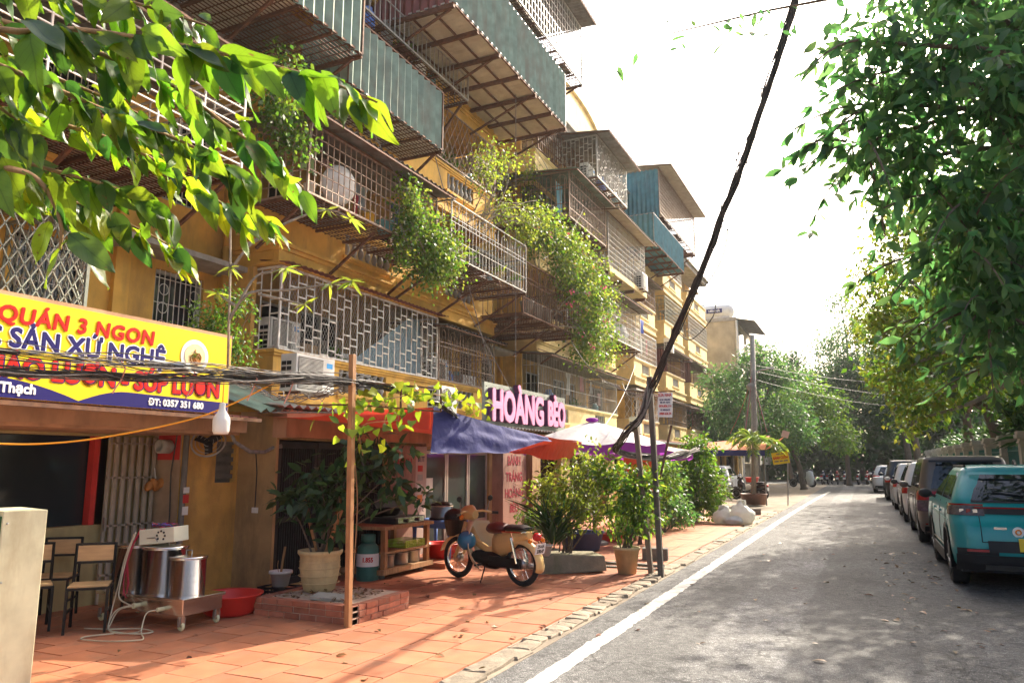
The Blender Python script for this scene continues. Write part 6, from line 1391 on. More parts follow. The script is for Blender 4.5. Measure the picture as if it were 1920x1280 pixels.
def crown(parent, clumps, n, size, m_, name='crown', droop=.5, shell=.55, tmpl=LEAF_Q, up=1.2, width=1.0, sprig=5, spread=.18, sub=.0):
    """leaves grouped in sprigs so that light and dark clumps and gaps appear"""
    k = max(1, n // sprig); S, d = blob_points(clumps, k, shell); 
    P = np.repeat(S, sprig, 0) + rng.normal(size=(k * sprig, 3)) * spread; D = np.repeat(d, sprig, 0) * .7 + rng.normal(size=(k * sprig, 3)) * .6; D[:, 2] -= droop
    return leaves(name, P, D, size * rng.uniform(.6, 1.3, len(P)), m_, parent, tmpl, up, width)
def limbs(parent, start, targets, r0, m_, name='limb'):
    for tgt in targets:
        a = np.asarray(start, float); b = np.asarray(tgt, float); mid = a + (b - a) * .5 + rng.normal(size=3) * np.linalg.norm(b - a) * .08 + [0, 0, .1 * np.linalg.norm(b - a)]
        pts = spline([a, mid, b], 10); MB().tube(pts, list(np.linspace(r0, r0 * .25, len(pts))), 7).build(name, m_, parent, True)
def tree(name, label, base, fork, clumps, n, size, m_, r0=.2, bark=BARK, group=None, parts=None, **kw):
    t = thing(name, label, 'tree', tuple(base), group); b = np.asarray(base, float); f = np.asarray(fork, float)
    pts = spline([b, b + (f - b) * .35 + rng.normal(size=3) * .08, b + (f - b) * .7 + rng.normal(size=3) * .1, f], 14); rr_ = list(np.linspace(r0 * 1.15, r0 * .7, len(pts))); rr_[0] *= 1.35
    MB().tube(pts, rr_, 10).build('trunk', bark, t, True); limbs(t, f, [np.array(c[0]) + rng.normal(size=3) * .1 for c in clumps[:9]], r0 * .5, bark)
    crown(t, clumps, n, size, m_, **kw); 
    if parts:
        for (cl, n2, s2, m2) in parts: crown(t, cl, n2, s2, m2, **kw)
    return t
# ------------------------------------------------------------------ near branch, upper left
FL = [leafmat('near_leaf_%d' % i, c, tc, f, .35, .38, veins=True) for i, (c, tc, f) in enumerate([((.045, .105, .018), (.24, .44, .02), .46), ((.065, .125, .02), (.29, .47, .02), .5), ((.032, .08, .028), (.12, .27, .03), .38)])]
fl_me = [big_leaf_mesh('near_leaf', FL[i % 3], 1, .42 + .05 * (i % 3), .18 + .08 * (i % 4), .25, 1) for i in range(8)]
lime_me = [big_leaf_mesh('near_leaf', leafmat('near_lime_leaf', (.17, .24, .015), (.55, .70, .02), .55, .25, veins=True), 1, .42, .15 + .08 * i, .2, 1) for i in range(3)]
nt = thing('overhanging_tree', 'broad-leaved branches hanging into the upper left corner', 'tree', (-3.6, -.2, 0))
MB().tube([(-3.7, -.3, 0), (-3.6, -.2, 1.5), (-3.2, 0.1, 2.7), (-2.6, .5, 3.2)], [.14, .12, .09, .06], 10).build('trunk', BARK, nt, True)
br = {'A': [(-2.3, .55, 2.85), (-1.85, .9, 2.65), (-1.73, 1.08, 2.70), (-1.62, 1.21, 2.715), (-1.49, 1.37, 2.72), (-1.33, 1.54, 2.70), (-1.22, 1.66, 2.66)],
      'B': [(-2.3, .7, 2.8), (-1.92, .96, 2.72), (-1.81, 1.15, 2.71), (-1.71, 1.32, 2.68), (-1.63, 1.48, 2.60), (-1.56, 1.58, 2.53), (-1.50, 1.68, 2.45)],
      'C': [(-2.6, .8, 2.75), (-2.24, 1.12, 2.64), (-2.07, 1.43, 2.62), (-1.97, 1.61, 2.55), (-1.87, 1.76, 2.46), (-1.80, 1.86, 2.44)],
      'D': [(-2.0, .5, 2.5), (-1.62, .81, 2.25), (-1.56, .92, 2.22), (-1.54, .97, 2.14), (-1.56, .99, 2.08)], 'E': [(-2.5, .6, 2.8), (-2.04, 1.01, 2.67), (-1.91, 1.28, 2.62), (-1.77, 1.51, 2.56), (-1.66, 1.63, 2.47)],
      'F': [(-2.5, .5, 3.0), (-2.05, .85, 2.9), (-1.9, 1.05, 2.86), (-1.7, 1.2, 2.84), (-1.55, 1.32, 2.8)], 'G': [(-2.7, .9, 2.6), (-2.4, 1.15, 2.48), (-2.25, 1.35, 2.45), (-2.1, 1.55, 2.38), (-2.0, 1.7, 2.3)], 'H': [(-2.3, .5, 2.75), (-1.95, .8, 2.6), (-1.85, .92, 2.5), (-1.8, 1.05, 2.42)]}
br.update({'I': [(-2.6, .7, 2.55), (-2.25, 1.0, 2.5), (-2.1, 1.2, 2.46), (-1.95, 1.38, 2.42), (-1.85, 1.5, 2.36)], 'J': [(-2.7, .6, 2.8), (-2.3, .95, 2.78), (-2.1, 1.2, 2.74), (-1.95, 1.4, 2.68), (-1.85, 1.52, 2.6)], 'K': [(-2.8, 1.0, 2.9), (-2.5, 1.2, 2.86), (-2.3, 1.45, 2.78), (-2.15, 1.7, 2.68)]})
cnt = {'A': 58, 'B': 60, 'C': 70, 'D': 16, 'E': 84, 'F': 56, 'G': 66, 'H': 52, 'I': 64, 'J': 70, 'K': 56}
for key, pts in br.items():
    Q = spline(pts, 40); MB().tube(Q, list(np.linspace(.009, .003, len(Q))), 6).build('branch', BROWNWOOD, nt, True)
    n = cnt[key]; P = []; D = []; Z = []
    for k in range(n):
        t = .16 + .84 * (k + rng.uniform(0, .8)) / n; i = min(len(Q) - 1, int(t * (len(Q) - 1))); tang = Q[min(i + 1, len(Q) - 1)] - Q[max(i - 1, 0)]; tang = tang / np.linalg.norm(tang)
        side = np.cross(tang, (0, 0, 1)); side /= np.linalg.norm(side); s = 1 if k % 2 else -1
        P.append(Q[i] + rng.normal(size=3) * .012); D.append(tang * rng.uniform(.1, .7) + side * s * rng.uniform(.2, .7) + np.array((0, 0, rng.uniform(-1.15, -.15))) + rng.normal(size=3) * .15); Z.append(rng.uniform(.07, .165) * (1.05 if key == 'A' else .8 if key == 'D' else .84))
    upv = [(-.15 * p[0] - D_[0] * .2 + rng.normal() * .45, -.55 + rng.normal() * .45, .55 + rng.normal() * .35) for p, D_ in zip(P, D)]
    leaf_objects(P, D, Z, lime_me + fl_me[:5] if key in 'CG' else fl_me, nt, upv, .35)
# ------------------------------------------------------------------ thin long-leaved branches before the white cage
ft = thing('slender_tree', 'slender tree with whorls of narrow leaves before the staggered white cage', 'tree', (-5.0, 4.6, 0))
RL = leafmat('narrow_leaf', (.12, .17, .03), (.45, .55, .05), .45, .35); rl_me = [big_leaf_mesh('narrow_leaf', RL, 1, .2, .2 + .1 * i, .2) for i in range(3)]
stm = [[(-5.0, 4.75, 2.45), (-4.7, 4.45, 2.7), (-4.6, 4.33, 3.2), (-4.55, 4.25, 3.6)], [(-4.66, 4.42, 2.8), (-4.5, 4.45, 3.0), (-4.3, 4.66, 3.05), (-4.02, 4.88, 3.12), (-3.88, 5.0, 3.16)], [(-4.55, 4.42, 2.95), (-4.45, 4.48, 3.15), (-4.28, 4.62, 3.22)], [(-4.6, 4.35, 3.2), (-4.45, 4.4, 3.4), (-4.3, 4.5, 3.48)], [(-4.5, 4.4, 3.4), (-4.2, 4.55, 3.6), (-3.95, 4.72, 3.72), (-3.8, 4.85, 3.66)], [(-4.45, 4.5, 3.0), (-4.2, 4.78, 2.94)], [(-4.6, 4.4, 2.9), (-4.75, 4.35, 3.0)]]
for q, pts in enumerate(stm):
    MB().tube(spline(pts, 14), [.014 - .008 * i / 14 for i in range(len(spline(pts, 14)))], 5).build('stem', BARK_P, ft)
    ends = [pts[-1]] + ([pts[-2]] if len(pts) > 3 else [])
    for e_ in ends:
        n = 9; a = rng.uniform(0, 6.28); P = [np.array(e_)] * n; D = [(math.cos(a + k * .7), math.sin(a + k * .7), rng.uniform(-.9, .5)) for k in range(n)]; leaf_objects(P, D, rng.uniform(.09, .17, n), rl_me, ft, None, .3)
# ------------------------------------------------------------------ heart-leaved vine on the wires
hv = thing('heart_leaf_vine', 'lime heart-leaved vine climbing the wooden pole and wires', 'vine', (-4.6, 6.4, .2))
HL = leafmat('heart_leaf', (.16, .23, .02), (.45, .62, .03), .48, .4); hl_me = [big_leaf_mesh('heart_leaf', HL, 1, .95, .1 + .1 * i, .12, .5, heart=True) for i in range(3)]
vp = spline([(-5.2, 6.9, .35), (-5.1, 6.8, 1.2), (-5.05, 6.6, 1.9), (-4.9, 6.3, 2.2), (-4.6, 6.5, 2.28), (-4.4, 7.0, 2.38), (-4.3, 7.5, 2.36), (-4.35, 8.1, 2.3)], 60)
MB().tube(vp, .007, 5).build('stem', BROWNWOOD, hv); vq = spline([(-4.6, 6.5, 2.25), (-4.45, 6.6, 2.08), (-4.7, 6.3, 2.0), (-4.75, 6.4, 1.7)], 20); MB().tube(vq, .005, 4).build('stem', BROWNWOOD, hv)
n = 150; src = vp[22:] * 2 + vq; P = [src[rng.integers(len(src))] + rng.normal(size=3) * [.1, .12, .07] for k in range(n)]; D = rng.normal(size=(n, 3)) * [.7, .7, .4] - [0, .1, .7]
leaf_objects(P, D, rng.uniform(.06, .125, n), hl_me, hv, [(rng.normal() * .4 + .2, -.7 + rng.normal() * .4, .6) for _ in range(n)], .5)
# ------------------------------------------------------------------ shrubs and potted plants
def shrub(name, label, base, clumps, n_obj, n_rest, size, m_, width=.4, stems=7, cat='shrub', z0=.05, droop=.35, me=None, dark=None):
    t = thing(name, label, cat, tuple(base)); b = np.asarray(base, float)
    for c in range(stems):
        tg = np.array(clumps[c % len(clumps)][0]) + rng.normal(size=3) * np.array(clumps[c % len(clumps)][1]) * .4; p0 = b + rng.normal(size=3) * [.04, .04, 0]
        pts = spline([p0, p0 + (tg - p0) * .5 + [rng.normal() * .05, rng.normal() * .05, .08], tg], 10); MB().tube(pts, list(np.linspace(.013, .004, len(pts))), 5).build('stem', BARK, t)
    if n_obj:
        P, d = blob_points(clumps, n_obj, .6); D = d * .8 + rng.normal(size=(n_obj, 3)) * .5; D[:, 2] -= droop; leaf_objects(P, D, size * rng.uniform(.65, 1.25, n_obj), me or [big_leaf_mesh('leaf_shape', m_, 1, width, .15 + .1 * i, .2, .6, n=5) for i in range(3)], t)
    if n_rest:
        k = n_rest // 4; S, d = blob_points(clumps, k, .35); P = np.repeat(S, 4, 0) + rng.normal(size=(k * 4, 3)) * size * .45; D = np.repeat(d, 4, 0) + rng.normal(size=(k * 4, 3)) * .7; D[:, 2] -= droop
        o = leaves('foliage', P, D, size * rng.uniform(.6, 1.15, len(P)), dark or m_, t, LEAF_M, 1.0, width * 2.2); o['kind'] = 'stuff'
    return t
shrub('urn_shrub', 'dark glossy shrub growing in the clay urn', (-5.68, 6.92, .6), [((-5.75, 6.9, 1.25), (.35, .3, .24)), ((-6.05, 6.9, 1.2), (.28, .25, .2)), ((-5.4, 6.9, 1.3), (.3, .3, .3)), ((-5.3, 7.0, 1.6), (.3, .25, .24)), ((-4.9, 7.1, 1.35), (.3, .25, .14)), ((-5.95, 6.9, 1.5), (.16, .15, .13)), ((-4.65, 7.3, 1.25), (.22, .2, .12)), ((-5.5, 6.9, .95), (.25, .2, .2)), ((-5.15, 6.9, 1.9), (.25, .2, .2)), ((-4.75, 7.1, 1.72), (.22, .2, .15))], 240, 420, .17, DLEAF, .42, 12)
shrub('trough_shrub', 'bright small-leaved shrub growing in the mossy trough', (-4.15, 10.75, .28), [((-4.2, 10.8, 1.3), (.48, .45, .5)), ((-4.5, 10.7, 1.15), (.36, .3, .28)), ((-3.85, 10.9, 1.55), (.42, .4, .4)), ((-4.0, 10.8, .9), (.5, .4, .3)), ((-3.75, 11.0, 1.0), (.35, .35, .4))], 260, 2600, .085, YLEAF, .45, 12, dark=OLEAF)
shrub('bucket_shrub', 'bright leafy shrub growing in the tall cream pot', (-3.27, 10.85, .36), [((-3.25, 10.85, 1.15), (.36, .35, .42)), ((-3.1, 10.9, .85), (.34, .3, .25)), ((-3.5, 10.9, 1.4), (.3, .3, .3)), ((-3.0, 11.0, 1.3), (.25, .25, .3)), ((-3.3, 10.8, .65), (.26, .24, .16))], 240, 1500, .095, YLEAF, .42, 10, dark=GLEAF)
shrub('low_fern', 'low feathery green plant behind the motorbike', (-4.75, 11.4, .2), [((-4.75, 11.4, .62), (.4, .35, .25)), ((-5.0, 11.3, .75), (.25, .25, .15))], 0, 1300, .06, GLEAF, .4, 6)
gp = thing('strap_leaf_plant', 'dark strap-leaved plant hanging over the trough', 'plant', (-4.3, 10.5, .3)); sl_me = [big_leaf_mesh('strap_leaf', DLEAF, 1, .07, .75 + .2 * i, .3, 0, n=10) for i in range(3)]
n = 90; a = rng.uniform(0, 6.28, n); leaf_objects(np.column_stack([-4.28 + .06 * np.cos(a), 10.5 + .06 * np.sin(a), np.full(n, .42) + rng.uniform(0, .35, n)]), np.column_stack([np.cos(a) * .55, np.sin(a) * .55, rng.uniform(.5, 1.3, n)]), rng.uniform(.4, .75, n), sl_me, gp, None, .2)
VB = leafmat('vine_leaf', (.05, .11, .02), (.22, .42, .03), .4, .4); vb_me = [big_leaf_mesh('vine_leaf', VB, 1, .85, .1 + .1 * i, .12, .5, n=5, heart=True) for i in range(3)]
shrub('vine_covered_bush', 'tall bush smothered in broad vine leaves beyond the cable post', (-4.4, 21.2, .0), [((-4.35, 21.2, 1.2), (.7, .7, .85)), ((-4.85, 20.8, .9), (.6, .6, .7)), ((-3.95, 21.5, 1.0), (.42, .5, .7)), ((-4.2, 21.0, 2.05), (.5, .45, .42)), ((-5.0, 20.8, 1.55), (.4, .4, .4)), ((-4.4, 21.1, .4), (.7, .6, .3))], 280, 5200, .13, VB, .5, 10, 'bush', me=vb_me, dark=GLEAF)
shrub('pole_shrub', 'loose shrub behind the cable post', (-4.2, 14.8, .0), [((-4.2, 14.8, .9), (.5, .5, .55)), ((-3.8, 15.4, 1.3), (.45, .45, .4)), ((-4.3, 15.2, .5), (.55, .5, .3))], 120, 1800, .11, GLEAF, .45, 8)
shrub('kerb_shrub', 'dark low shrubs between the vine bush and the post', (-4.4, 17.6, .0), [((-4.4, 17.6, .75), (.5, .7, .5)), ((-4.2, 18.4, .4), (.42, .6, .35)), ((-4.6, 18.8, 1.1), (.5, .6, .6))], 120, 2400, .11, BLEAF, .45, 8)
shrub('roof_shrub', 'feathery shrub growing on the annexe roof beside the sign', (-9.1, 8.3, 2.75), [((-9.1, 8.25, 3.7), (.45, .4, .45)), ((-8.9, 8.55, 3.4), (.4, .35, .35)), ((-9.3, 8.0, 3.45), (.35, .3, .3)), ((-8.8, 8.45, 4.1), (.3, .3, .3))], 0, 2600, .075, DLEAF, .4, 8, dark=GLEAF)
# young palm in its pot
pm = thing('young_palm', 'young palm with spiky green fronds in the round brown pot', 'palm', (-4.05, 30.6, .4)); MB().tube([(-4.05, 30.6, .4), (-4.0, 30.6, 1.4), (-3.95, 30.6, 2.4)], [.11, .08, .07], 8).build('trunk', BARK_P, pm, True)
PL_ = leafmat('palm_leaflet', (.10, .16, .03), (.35, .5, .05), .4, .3)
for k in range(16):
    a = k * 2.4; el = rng.uniform(.1, 1.25); pts = []; 
    for t in np.linspace(0, 1, 9): pts.append(np.array((-3.95, 30.6, 2.4)) + np.array((math.cos(a) * math.cos(el), math.sin(a) * math.cos(el), math.sin(el))) * 1.25 * t + np.array((0, 0, -.75 * t * t)))
    fr_ = MB().tube(pts, .012, 4).build('frond', PL_, pm); P = []; D = []
    for i in range(1, 9):
        for s in (-1, 1):
            for q in (0, .5):
                p = pts[i] * (1 - q) + pts[i - 1] * q; tg = pts[i] - pts[i - 1]; tg /= np.linalg.norm(tg); sd = np.cross(tg, (0, 0, 1)); P.append(p); D.append(tg * .7 + sd * s * .7 + [0, 0, -.15])
    o = leaves('leaflets', P, D, .42, PL_, fr_, LEAF_M, 1.0, .28); o['kind'] = 'stuff'
# ------------------------------------------------------------------ facade greenery
def creeper(name, label, clumps, n, size, m_, base, flowers=0, cat='climber', extra=None, twigs=10):
    t = thing(name, label, cat, tuple(base)); 
    for k in range(twigs):
        c = clumps[k % len(clumps)]; a = np.array(base) + rng.normal(size=3) * .2; b = np.array(c[0]) + rng.normal(size=3) * np.array(c[1]) * .5; MB().tube(spline([a, (a + b) / 2 + [.2, rng.normal() * .3, .3], b], 10), .011, 4).build('twig', BARK_P, t)
    o = crown(t, clumps, n, size, m_, 'foliage', .7, .3, LEAF_Q, .8, 1.25, 6, size * 1.6); o['kind'] = 'stuff'
    if extra: o = crown(t, clumps, extra[0], size * 1.1, extra[1], 'foliage', .7, .4, LEAF_Q, .8, 1.25, 6, size * 1.6); o['kind'] = 'stuff'
    if flowers:
        S, d = blob_points(clumps, flowers, .8); P = np.repeat(S, 7, 0) + rng.normal(size=(flowers * 7, 3)) * .06; o = leaves('flowers', P, rng.normal(size=P.shape), .09, leafmat('pink_flower', (.75, .10, .20), (.85, .2, .3), .4, .2), t, LEAF_Q, .2, 1.6); o['kind'] = 'stuff'
    return t
creeper('bougainvillea', 'huge yellow-green bougainvillea spilling over the middle cages', [((-8.3, 20.0, 8.6), (.6, 1.0, .6)), ((-8.1, 21.4, 8.4), (.7, 1.2, .65)), ((-7.9, 22.6, 7.8), (.7, 1.0, .8)), ((-7.8, 23.4, 7.0), (.65, .9, .9)), ((-7.9, 22.8, 6.1), (.6, 1.0, .8)), ((-7.7, 23.8, 5.6), (.5, .7, .8)), ((-8.0, 21.6, 7.2), (.6, 1.0, .8)), ((-7.9, 22.3, 5.3), (.45, .8, .6)), ((-8.4, 19.4, 8.3), (.5, .6, .5)), ((-8.0, 20.6, 7.7), (.5, .7, .5))], 7000, .10, OLEAF, (-8.9, 21, 5.9), 34, extra=(5200, GLEAF), twigs=26)
creeper('hanging_vine', 'dense green vines trailing from the dish cage', [((-8.25, 12.6, 6.7), (.3, .3, .6)), ((-8.2, 13.2, 6.4), (.35, .5, .7)), ((-8.15, 13.8, 6.1), (.35, .4, .65)), ((-8.3, 13.4, 5.75), (.3, .5, .4)), ((-8.35, 12.3, 6.1), (.18, .2, .5)), ((-8.3, 12.4, 7.2), (.2, .25, .35)), ((-8.35, 12.4, 5.7), (.12, .15, .4))], 3400, .085, GLEAF, (-8.6, 13.2, 6.5), 0, 'vine', (1500, OLEAF))
creeper('corner_vine', 'drooping fine-leaved plant at the cage corner above the leaves', [((-8.6, 8.9, 7.6), (.3, .35, .5)), ((-8.5, 9.2, 7.1), (.25, .3, .4)), ((-8.6, 9.0, 8.3), (.25, .3, .35))], 1500, .09, GLEAF, (-8.8, 8.9, 7.9), 0, 'vine')
creeper('dry_creeper', 'thin half-bare creeper climbing past the hooped cage', [((-8.1, 15.6, 8.9), (.35, .4, .9)), ((-8.2, 16.9, 8.2), (.4, .7, .5)), ((-8.1, 18.2, 8.2), (.45, .8, .6)), ((-8.2, 17.0, 9.7), (.25, .5, .4)), ((-8.2, 19.0, 8.6), (.4, .6, .5))], 1700, .085, OLEAF, (-8.6, 16, 7.6), 0, 'vine', (700, YLEAF), 26)
creeper('wall_creeper', 'green creeper hanging down the wall below the cream sheet floor', [((-9.6, 21.6, 11.2), (.2, .3, 1.0)), ((-9.5, 22.3, 10.2), (.2, .3, .7)), ((-8.9, 22.8, 9.4), (.2, .3, .8))], 700, .1, OLEAF, (-9.8, 21.6, 12), 0, 'vine', (300, YLEAF), 6)
for i, (y, z, r) in enumerate([(14.4, 6.3, .12), (14.85, 6.3, .11), (15.3, 6.3, .12), (16.9, 6.3, .10), (17.9, 6.3, .11)]):
    t_ = tub(['first', 'second', 'third', 'fourth', 'last'][i] + ' flower pot from the left in the hooped cage', -8.35, y, r * .75, r, .24, CLAY if i % 2 else CONC, z); n = 40
    o = leaves('foliage', np.tile((-8.35, y, z + .22), (n, 1)) + rng.normal(size=(n, 3)) * .03, rng.normal(size=(n, 3)) + [0, 0, .9], rng.uniform(.12, .3, n), OLEAF if i % 2 else GLEAF, t_, LEAF_M, 1, .35); o['kind'] = 'stuff'
for i, (y, z) in enumerate([(19.2, 5.8), (19.9, 5.8), (20.6, 5.8)]):
    tub(['leftmost', 'middle', 'rightmost'][i] + ' tall pot on the bougainvillea platform', -8.6, y, .14, .2, .45, CONC, z)
# ------------------------------------------------------------------ trees
NTL = leafmat('roadside_leaf', (.04, .095, .042), (.17, .39, .10), .5, .5); nt_me = [big_leaf_mesh('roadside_leaf', NTL, 1, .36, .15 + .1 * i, .2, .6, n=6) for i in range(4)]
t2cl = [((1.5, 7.6, 4.9), (.7, .8, .7)), ((.85, 7.5, 5.3), (.55, .7, .6)), ((.35, 7.3, 5.55), (.35, .5, .35)), ((.55, 7.7, 4.5), (.35, .6, .45)), ((1.1, 7.9, 4.1), (.55, .7, .6)), ((1.6, 8.1, 3.4), (.6, .8, .7)), ((1.15, 8.2, 3.1), (.4, .6, .45)), ((2.1, 8.4, 4.2), (.7, .9, .9)), ((2.3, 8.6, 5.6), (.9, 1.0, .9)), ((1.55, 8.6, 2.6), (.35, .5, .3)), ((1.1, 8.0, 6.3), (.8, .9, .5)), ((.2, 7.5, 4.65), (.28, .4, .18)), ((2.2, 8.8, 3.0), (.5, .7, .6)), ((.95, 7.8, 3.6), (.4, .5, .5)), ((.45, 7.6, 5.05), (.35, .5, .4)), ((1.7, 8.2, 5.9), (.7, .8, .7))]
t2 = thing('roadside_tree', 'dark big-leaved tree overhanging the parked cars on the right', 'tree', (3.9, 9.6, .12))
MB().tube(spline([(3.9, 9.6, .1), (3.8, 9.5, 1.6), (3.5, 9.2, 3.0), (2.9, 8.9, 4.3)], 16), list(np.linspace(.24, .13, 16))[:len(spline([(3.9, 9.6, .1), (3.8, 9.5, 1.6), (3.5, 9.2, 3.0), (2.9, 8.9, 4.3)], 16))], 10).build('trunk', BARK, t2, True)
limbs(t2, (3.0, 8.95, 4.1), [c[0] for c in t2cl], .06, BARK)
P, d = blob_points(t2cl, 300, .8); f = P @ np.array([0, -1, 0]); D = d * .5 + rng.normal(size=P.shape) * .5; D[:, 2] -= .8; leaf_objects(P, D, rng.uniform(.17, .28, 300), nt_me, t2, None, .7)
S, d = blob_points(t2cl, 1700, .2); P = np.repeat(S, 5, 0) + rng.normal(size=(8500, 3)) * .13; D = np.repeat(d, 5, 0) * .5 + rng.normal(size=P.shape) * .6; D[:, 2] -= .7; PS, DS = [P], [D]
for k in range(60):                         # sprays reaching out of the crown
    c_ = t2cl[rng.integers(len(t2cl))]; d0 = rng.normal(size=3) * [1, .8, .5] + [-.7, -.3, -.15]; d0 /= np.linalg.norm(d0); a_ = np.array(c_[0]) + d0 * np.array(c_[1]) * .7
    L_ = rng.uniform(.4, .85); pts = [a_ + d0 * L_ * t + np.array((0, 0, -.22 * t * t)) for t in np.linspace(0, 1, 6)]; MB().tube(pts, [.014, .012, .010, .009, .007, .005], 4).build('twig', BARK, t2)
    q = np.array([pts[i % 6] + rng.normal(size=3) * .008 for i in range(18)]); PS.append(q); DS.append(np.tile(d0, (18, 1)) * .6 + rng.normal(size=(18, 3)) * .55 - [0, 0, .55])
P = np.vstack(PS); D = np.vstack(DS)
o = leaves('crown', P, D, rng.uniform(.09, .22, len(P)), NTL, t2, LEAF_M, .8, .82)
YT = leafmat('yellowing_leaf', (.09, .14, .03), (.38, .48, .05), .45, .45, hue=.045)
tree('pod_tree', 'yellow-green fine-leaved tree leaning over the parked cars', (3.7, 19.6, .12), (3.3, 19.6, 3.6), [((.75, 19.4, 6.3), (.7, .9, .9)), ((.5, 19.7, 5.1), (.6, .8, .7)), ((1.2, 19.7, 4.6), (.8, .9, .8)), ((.55, 19.9, 3.6), (.45, .7, .5)), ((1.3, 19.9, 3.2), (.7, .8, .5)), ((2.1, 19.6, 5.4), (1.0, 1.0, 1.1)), ((1.6, 19.5, 7.4), (1.2, 1.2, 1.2)), ((2.6, 20, 4.0), (.8, .9, .7)), ((1.0, 20.0, 2.6), (.35, .5, .3)), ((2.8, 19.5, 7.2), (1.4, 1.4, 1.2))], 9500, .15, YT, .17, BARK_P, None, [([((1.6, 20.5, 4.5), (1.5, 1.2, 1.8)), ((2.6, 20.5, 6.5), (1.5, 1.2, 1.5))], 3500, .17, GLEAF)], width=1.0, spread=.16, sprig=7)
RT = [(( 4.3, 14.5), 9.0, DLEAF), ((4.6, 27), 10.5, GLEAF), ((4.2, 34), 11, BLEAF), ((4.4, 42), 12, DLEAF), ((-1.0, 74.5), 17.5, BLEAF), ((3.0, 60), 13.0, DLEAF), ((4.4, 11.0), 9.5, DLEAF), ((2.6, 68.5), 18.0, GLEAF), ((5.2, 20), 11.0, DLEAF)]
names = ['tall dark tree behind the near roadside tree', 'leafy tree above the fence pillars', 'blue-green tree over the white parked cars', 'tall dark tree beside the far parked cars', 'tall hazy tree rising above the road end', 'dark tree closing the end of the road', 'dark tree filling the upper right corner', 'tall green tree right of the road end', 'dark tree behind the yellow-green leaning tree']
for i, ((x, y), h, m_) in enumerate(RT):
    cl = [((x - 1.2 + rng.normal() * .3, y + rng.normal(), h * .42), (1.7, 2.0, 1.3)), ((x + .8, y + 1, h * .5), (2.0, 2.2, 1.6)), ((x - .6, y - .8, h * .62), (2.0, 2.0, 1.5)), ((x - 1.3, y + 1.2, h * .74), (1.7, 1.9, 1.4)), ((x + .8, y, h * .8), (2.0, 2.0, 1.5)), ((x - .3, y + .4, h * .95), (1.5, 1.6, 1.1)), ((x - 2.0, y, h * .55), (1.0, 1.3, .8)), ((x + 2.4, y, h * .6), (1.8, 2, 2.2))]
    tree('street_tree', names[i], (x + .6, y, .1), (x + .2, y, h * .33), cl, (4000 if i in (0, 6) else 9500 if i in (4, 7) else 6500), .26 if i else .22, m_, .26, BARK, 'trees along the right side of the road', spread=.3, sprig=7)
LT = [((-5.6, 45, 8.2), BLEAF, 'feathery blue-green tree behind the utility pole'), ((-3.6, 50, 6.6), GLEAF, 'spreading green tree left of the road end'), ((-8.2, 52, 6.5), BLEAF, 'blue-green tree below the blank side wall'), ((-1.2, 60, 9.5), DLEAF, 'forked dark tree at the road end'), ((-5.2, 62, 10.0), DLEAF, 'dark green tree behind the loaded motorbike')]
for i, ((x, y, h), m_, lab) in enumerate(LT):
    cl = [((x - 1.6, y, h * .6), (1.5, 1.6, .9)), ((x + 1.5, y - .5, h * .55), (1.6, 1.6, .8)), ((x, y, h * .8), (1.7, 1.7, 1.0)), ((x + .4, y + .6, h * .96), (1.1, 1.2, .7)), ((x - .6, y - 1, h * .45), (1.5, 1.4, .6)), ((x + 2.4, y, h * .42), (1.0, 1.2, .5)), ((x - 2.2, y + .4, h * .8), (.9, 1.0, .6)), ((x + 1.7, y, h * .8), (1.2, 1.2, .7))]
    tree('garden_tree', lab, (x, y, 0), (x + rng.normal() * .3, y, h * .36), cl, 10000, .23, m_, .17, BARK, 'trees at the road end', spread=.25, sprig=7, width=.9)
# wood that closes the view
wcl = [((x, 78 + rng.normal() * 3, z), (3.2, 2.5, 2.6)) for x in np.arange(-24, 34, 3.4) for z in (1.2, 3.4, 5.6, 7.8)]
o = leaves('far_wood', *(lambda s: (s[0], s[1] * .6 + rng.normal(size=s[1].shape) * .5))(blob_points(wcl, 22000, .35)), rng.uniform(.6, 1.2, 22000), DLEAF, None, LEAF_Q, 1, 1.3); tag(o, 'dark mass of trees closing the street', 'wood', kind='stuff')
# garden hedge behind the right fence
hcl = [((5.6 + rng.normal() * .3, y, z), (1.3, 1.4, 1.0)) for y in np.arange(9, 62, 2.0) for z in (1.0, 2.5)]
o = leaves('hedge', *(lambda s: (s[0], s[1] + rng.normal(size=s[1].shape) * .5))(blob_points(hcl, 14000, .6)), rng.uniform(.14, .3, 14000), DLEAF, None, LEAF_Q, 1, 1.1); tag(o, 'dense dark garden hedge behind the right fence', 'hedge', kind='stuff')
# low palms over the fence
for k, (x, y) in enumerate([(4.6, 26.5), (4.7, 23.0), (4.9, 30)]):
    t = thing('fan_palm', ['strap-leaved palm above the nearest fence pillar', 'strap-leaved palm right of the fence pillars', 'strap-leaved palm behind the farther fence pillar'][k], 'palm', (x, y, 0)); MB().tube([(x, y, 0), (x, y, 2.2)], .09, 8).build('trunk', BARK, t)
    n = 120; a = rng.uniform(0, 6.28, n); el = rng.uniform(-.3, 1.3, n); P = np.column_stack([x + .1 * np.cos(a), y + .1 * np.sin(a), 2.1 + rng.uniform(0, 1.3, n)]); D = np.column_stack([np.cos(a) * np.cos(el), np.sin(a) * np.cos(el), np.sin(el)]); o = leaves('fronds', P, D, rng.uniform(.7, 1.2, n), DLEAF, t, LEAF_M, .6, .22); o['kind'] = 'stuff'
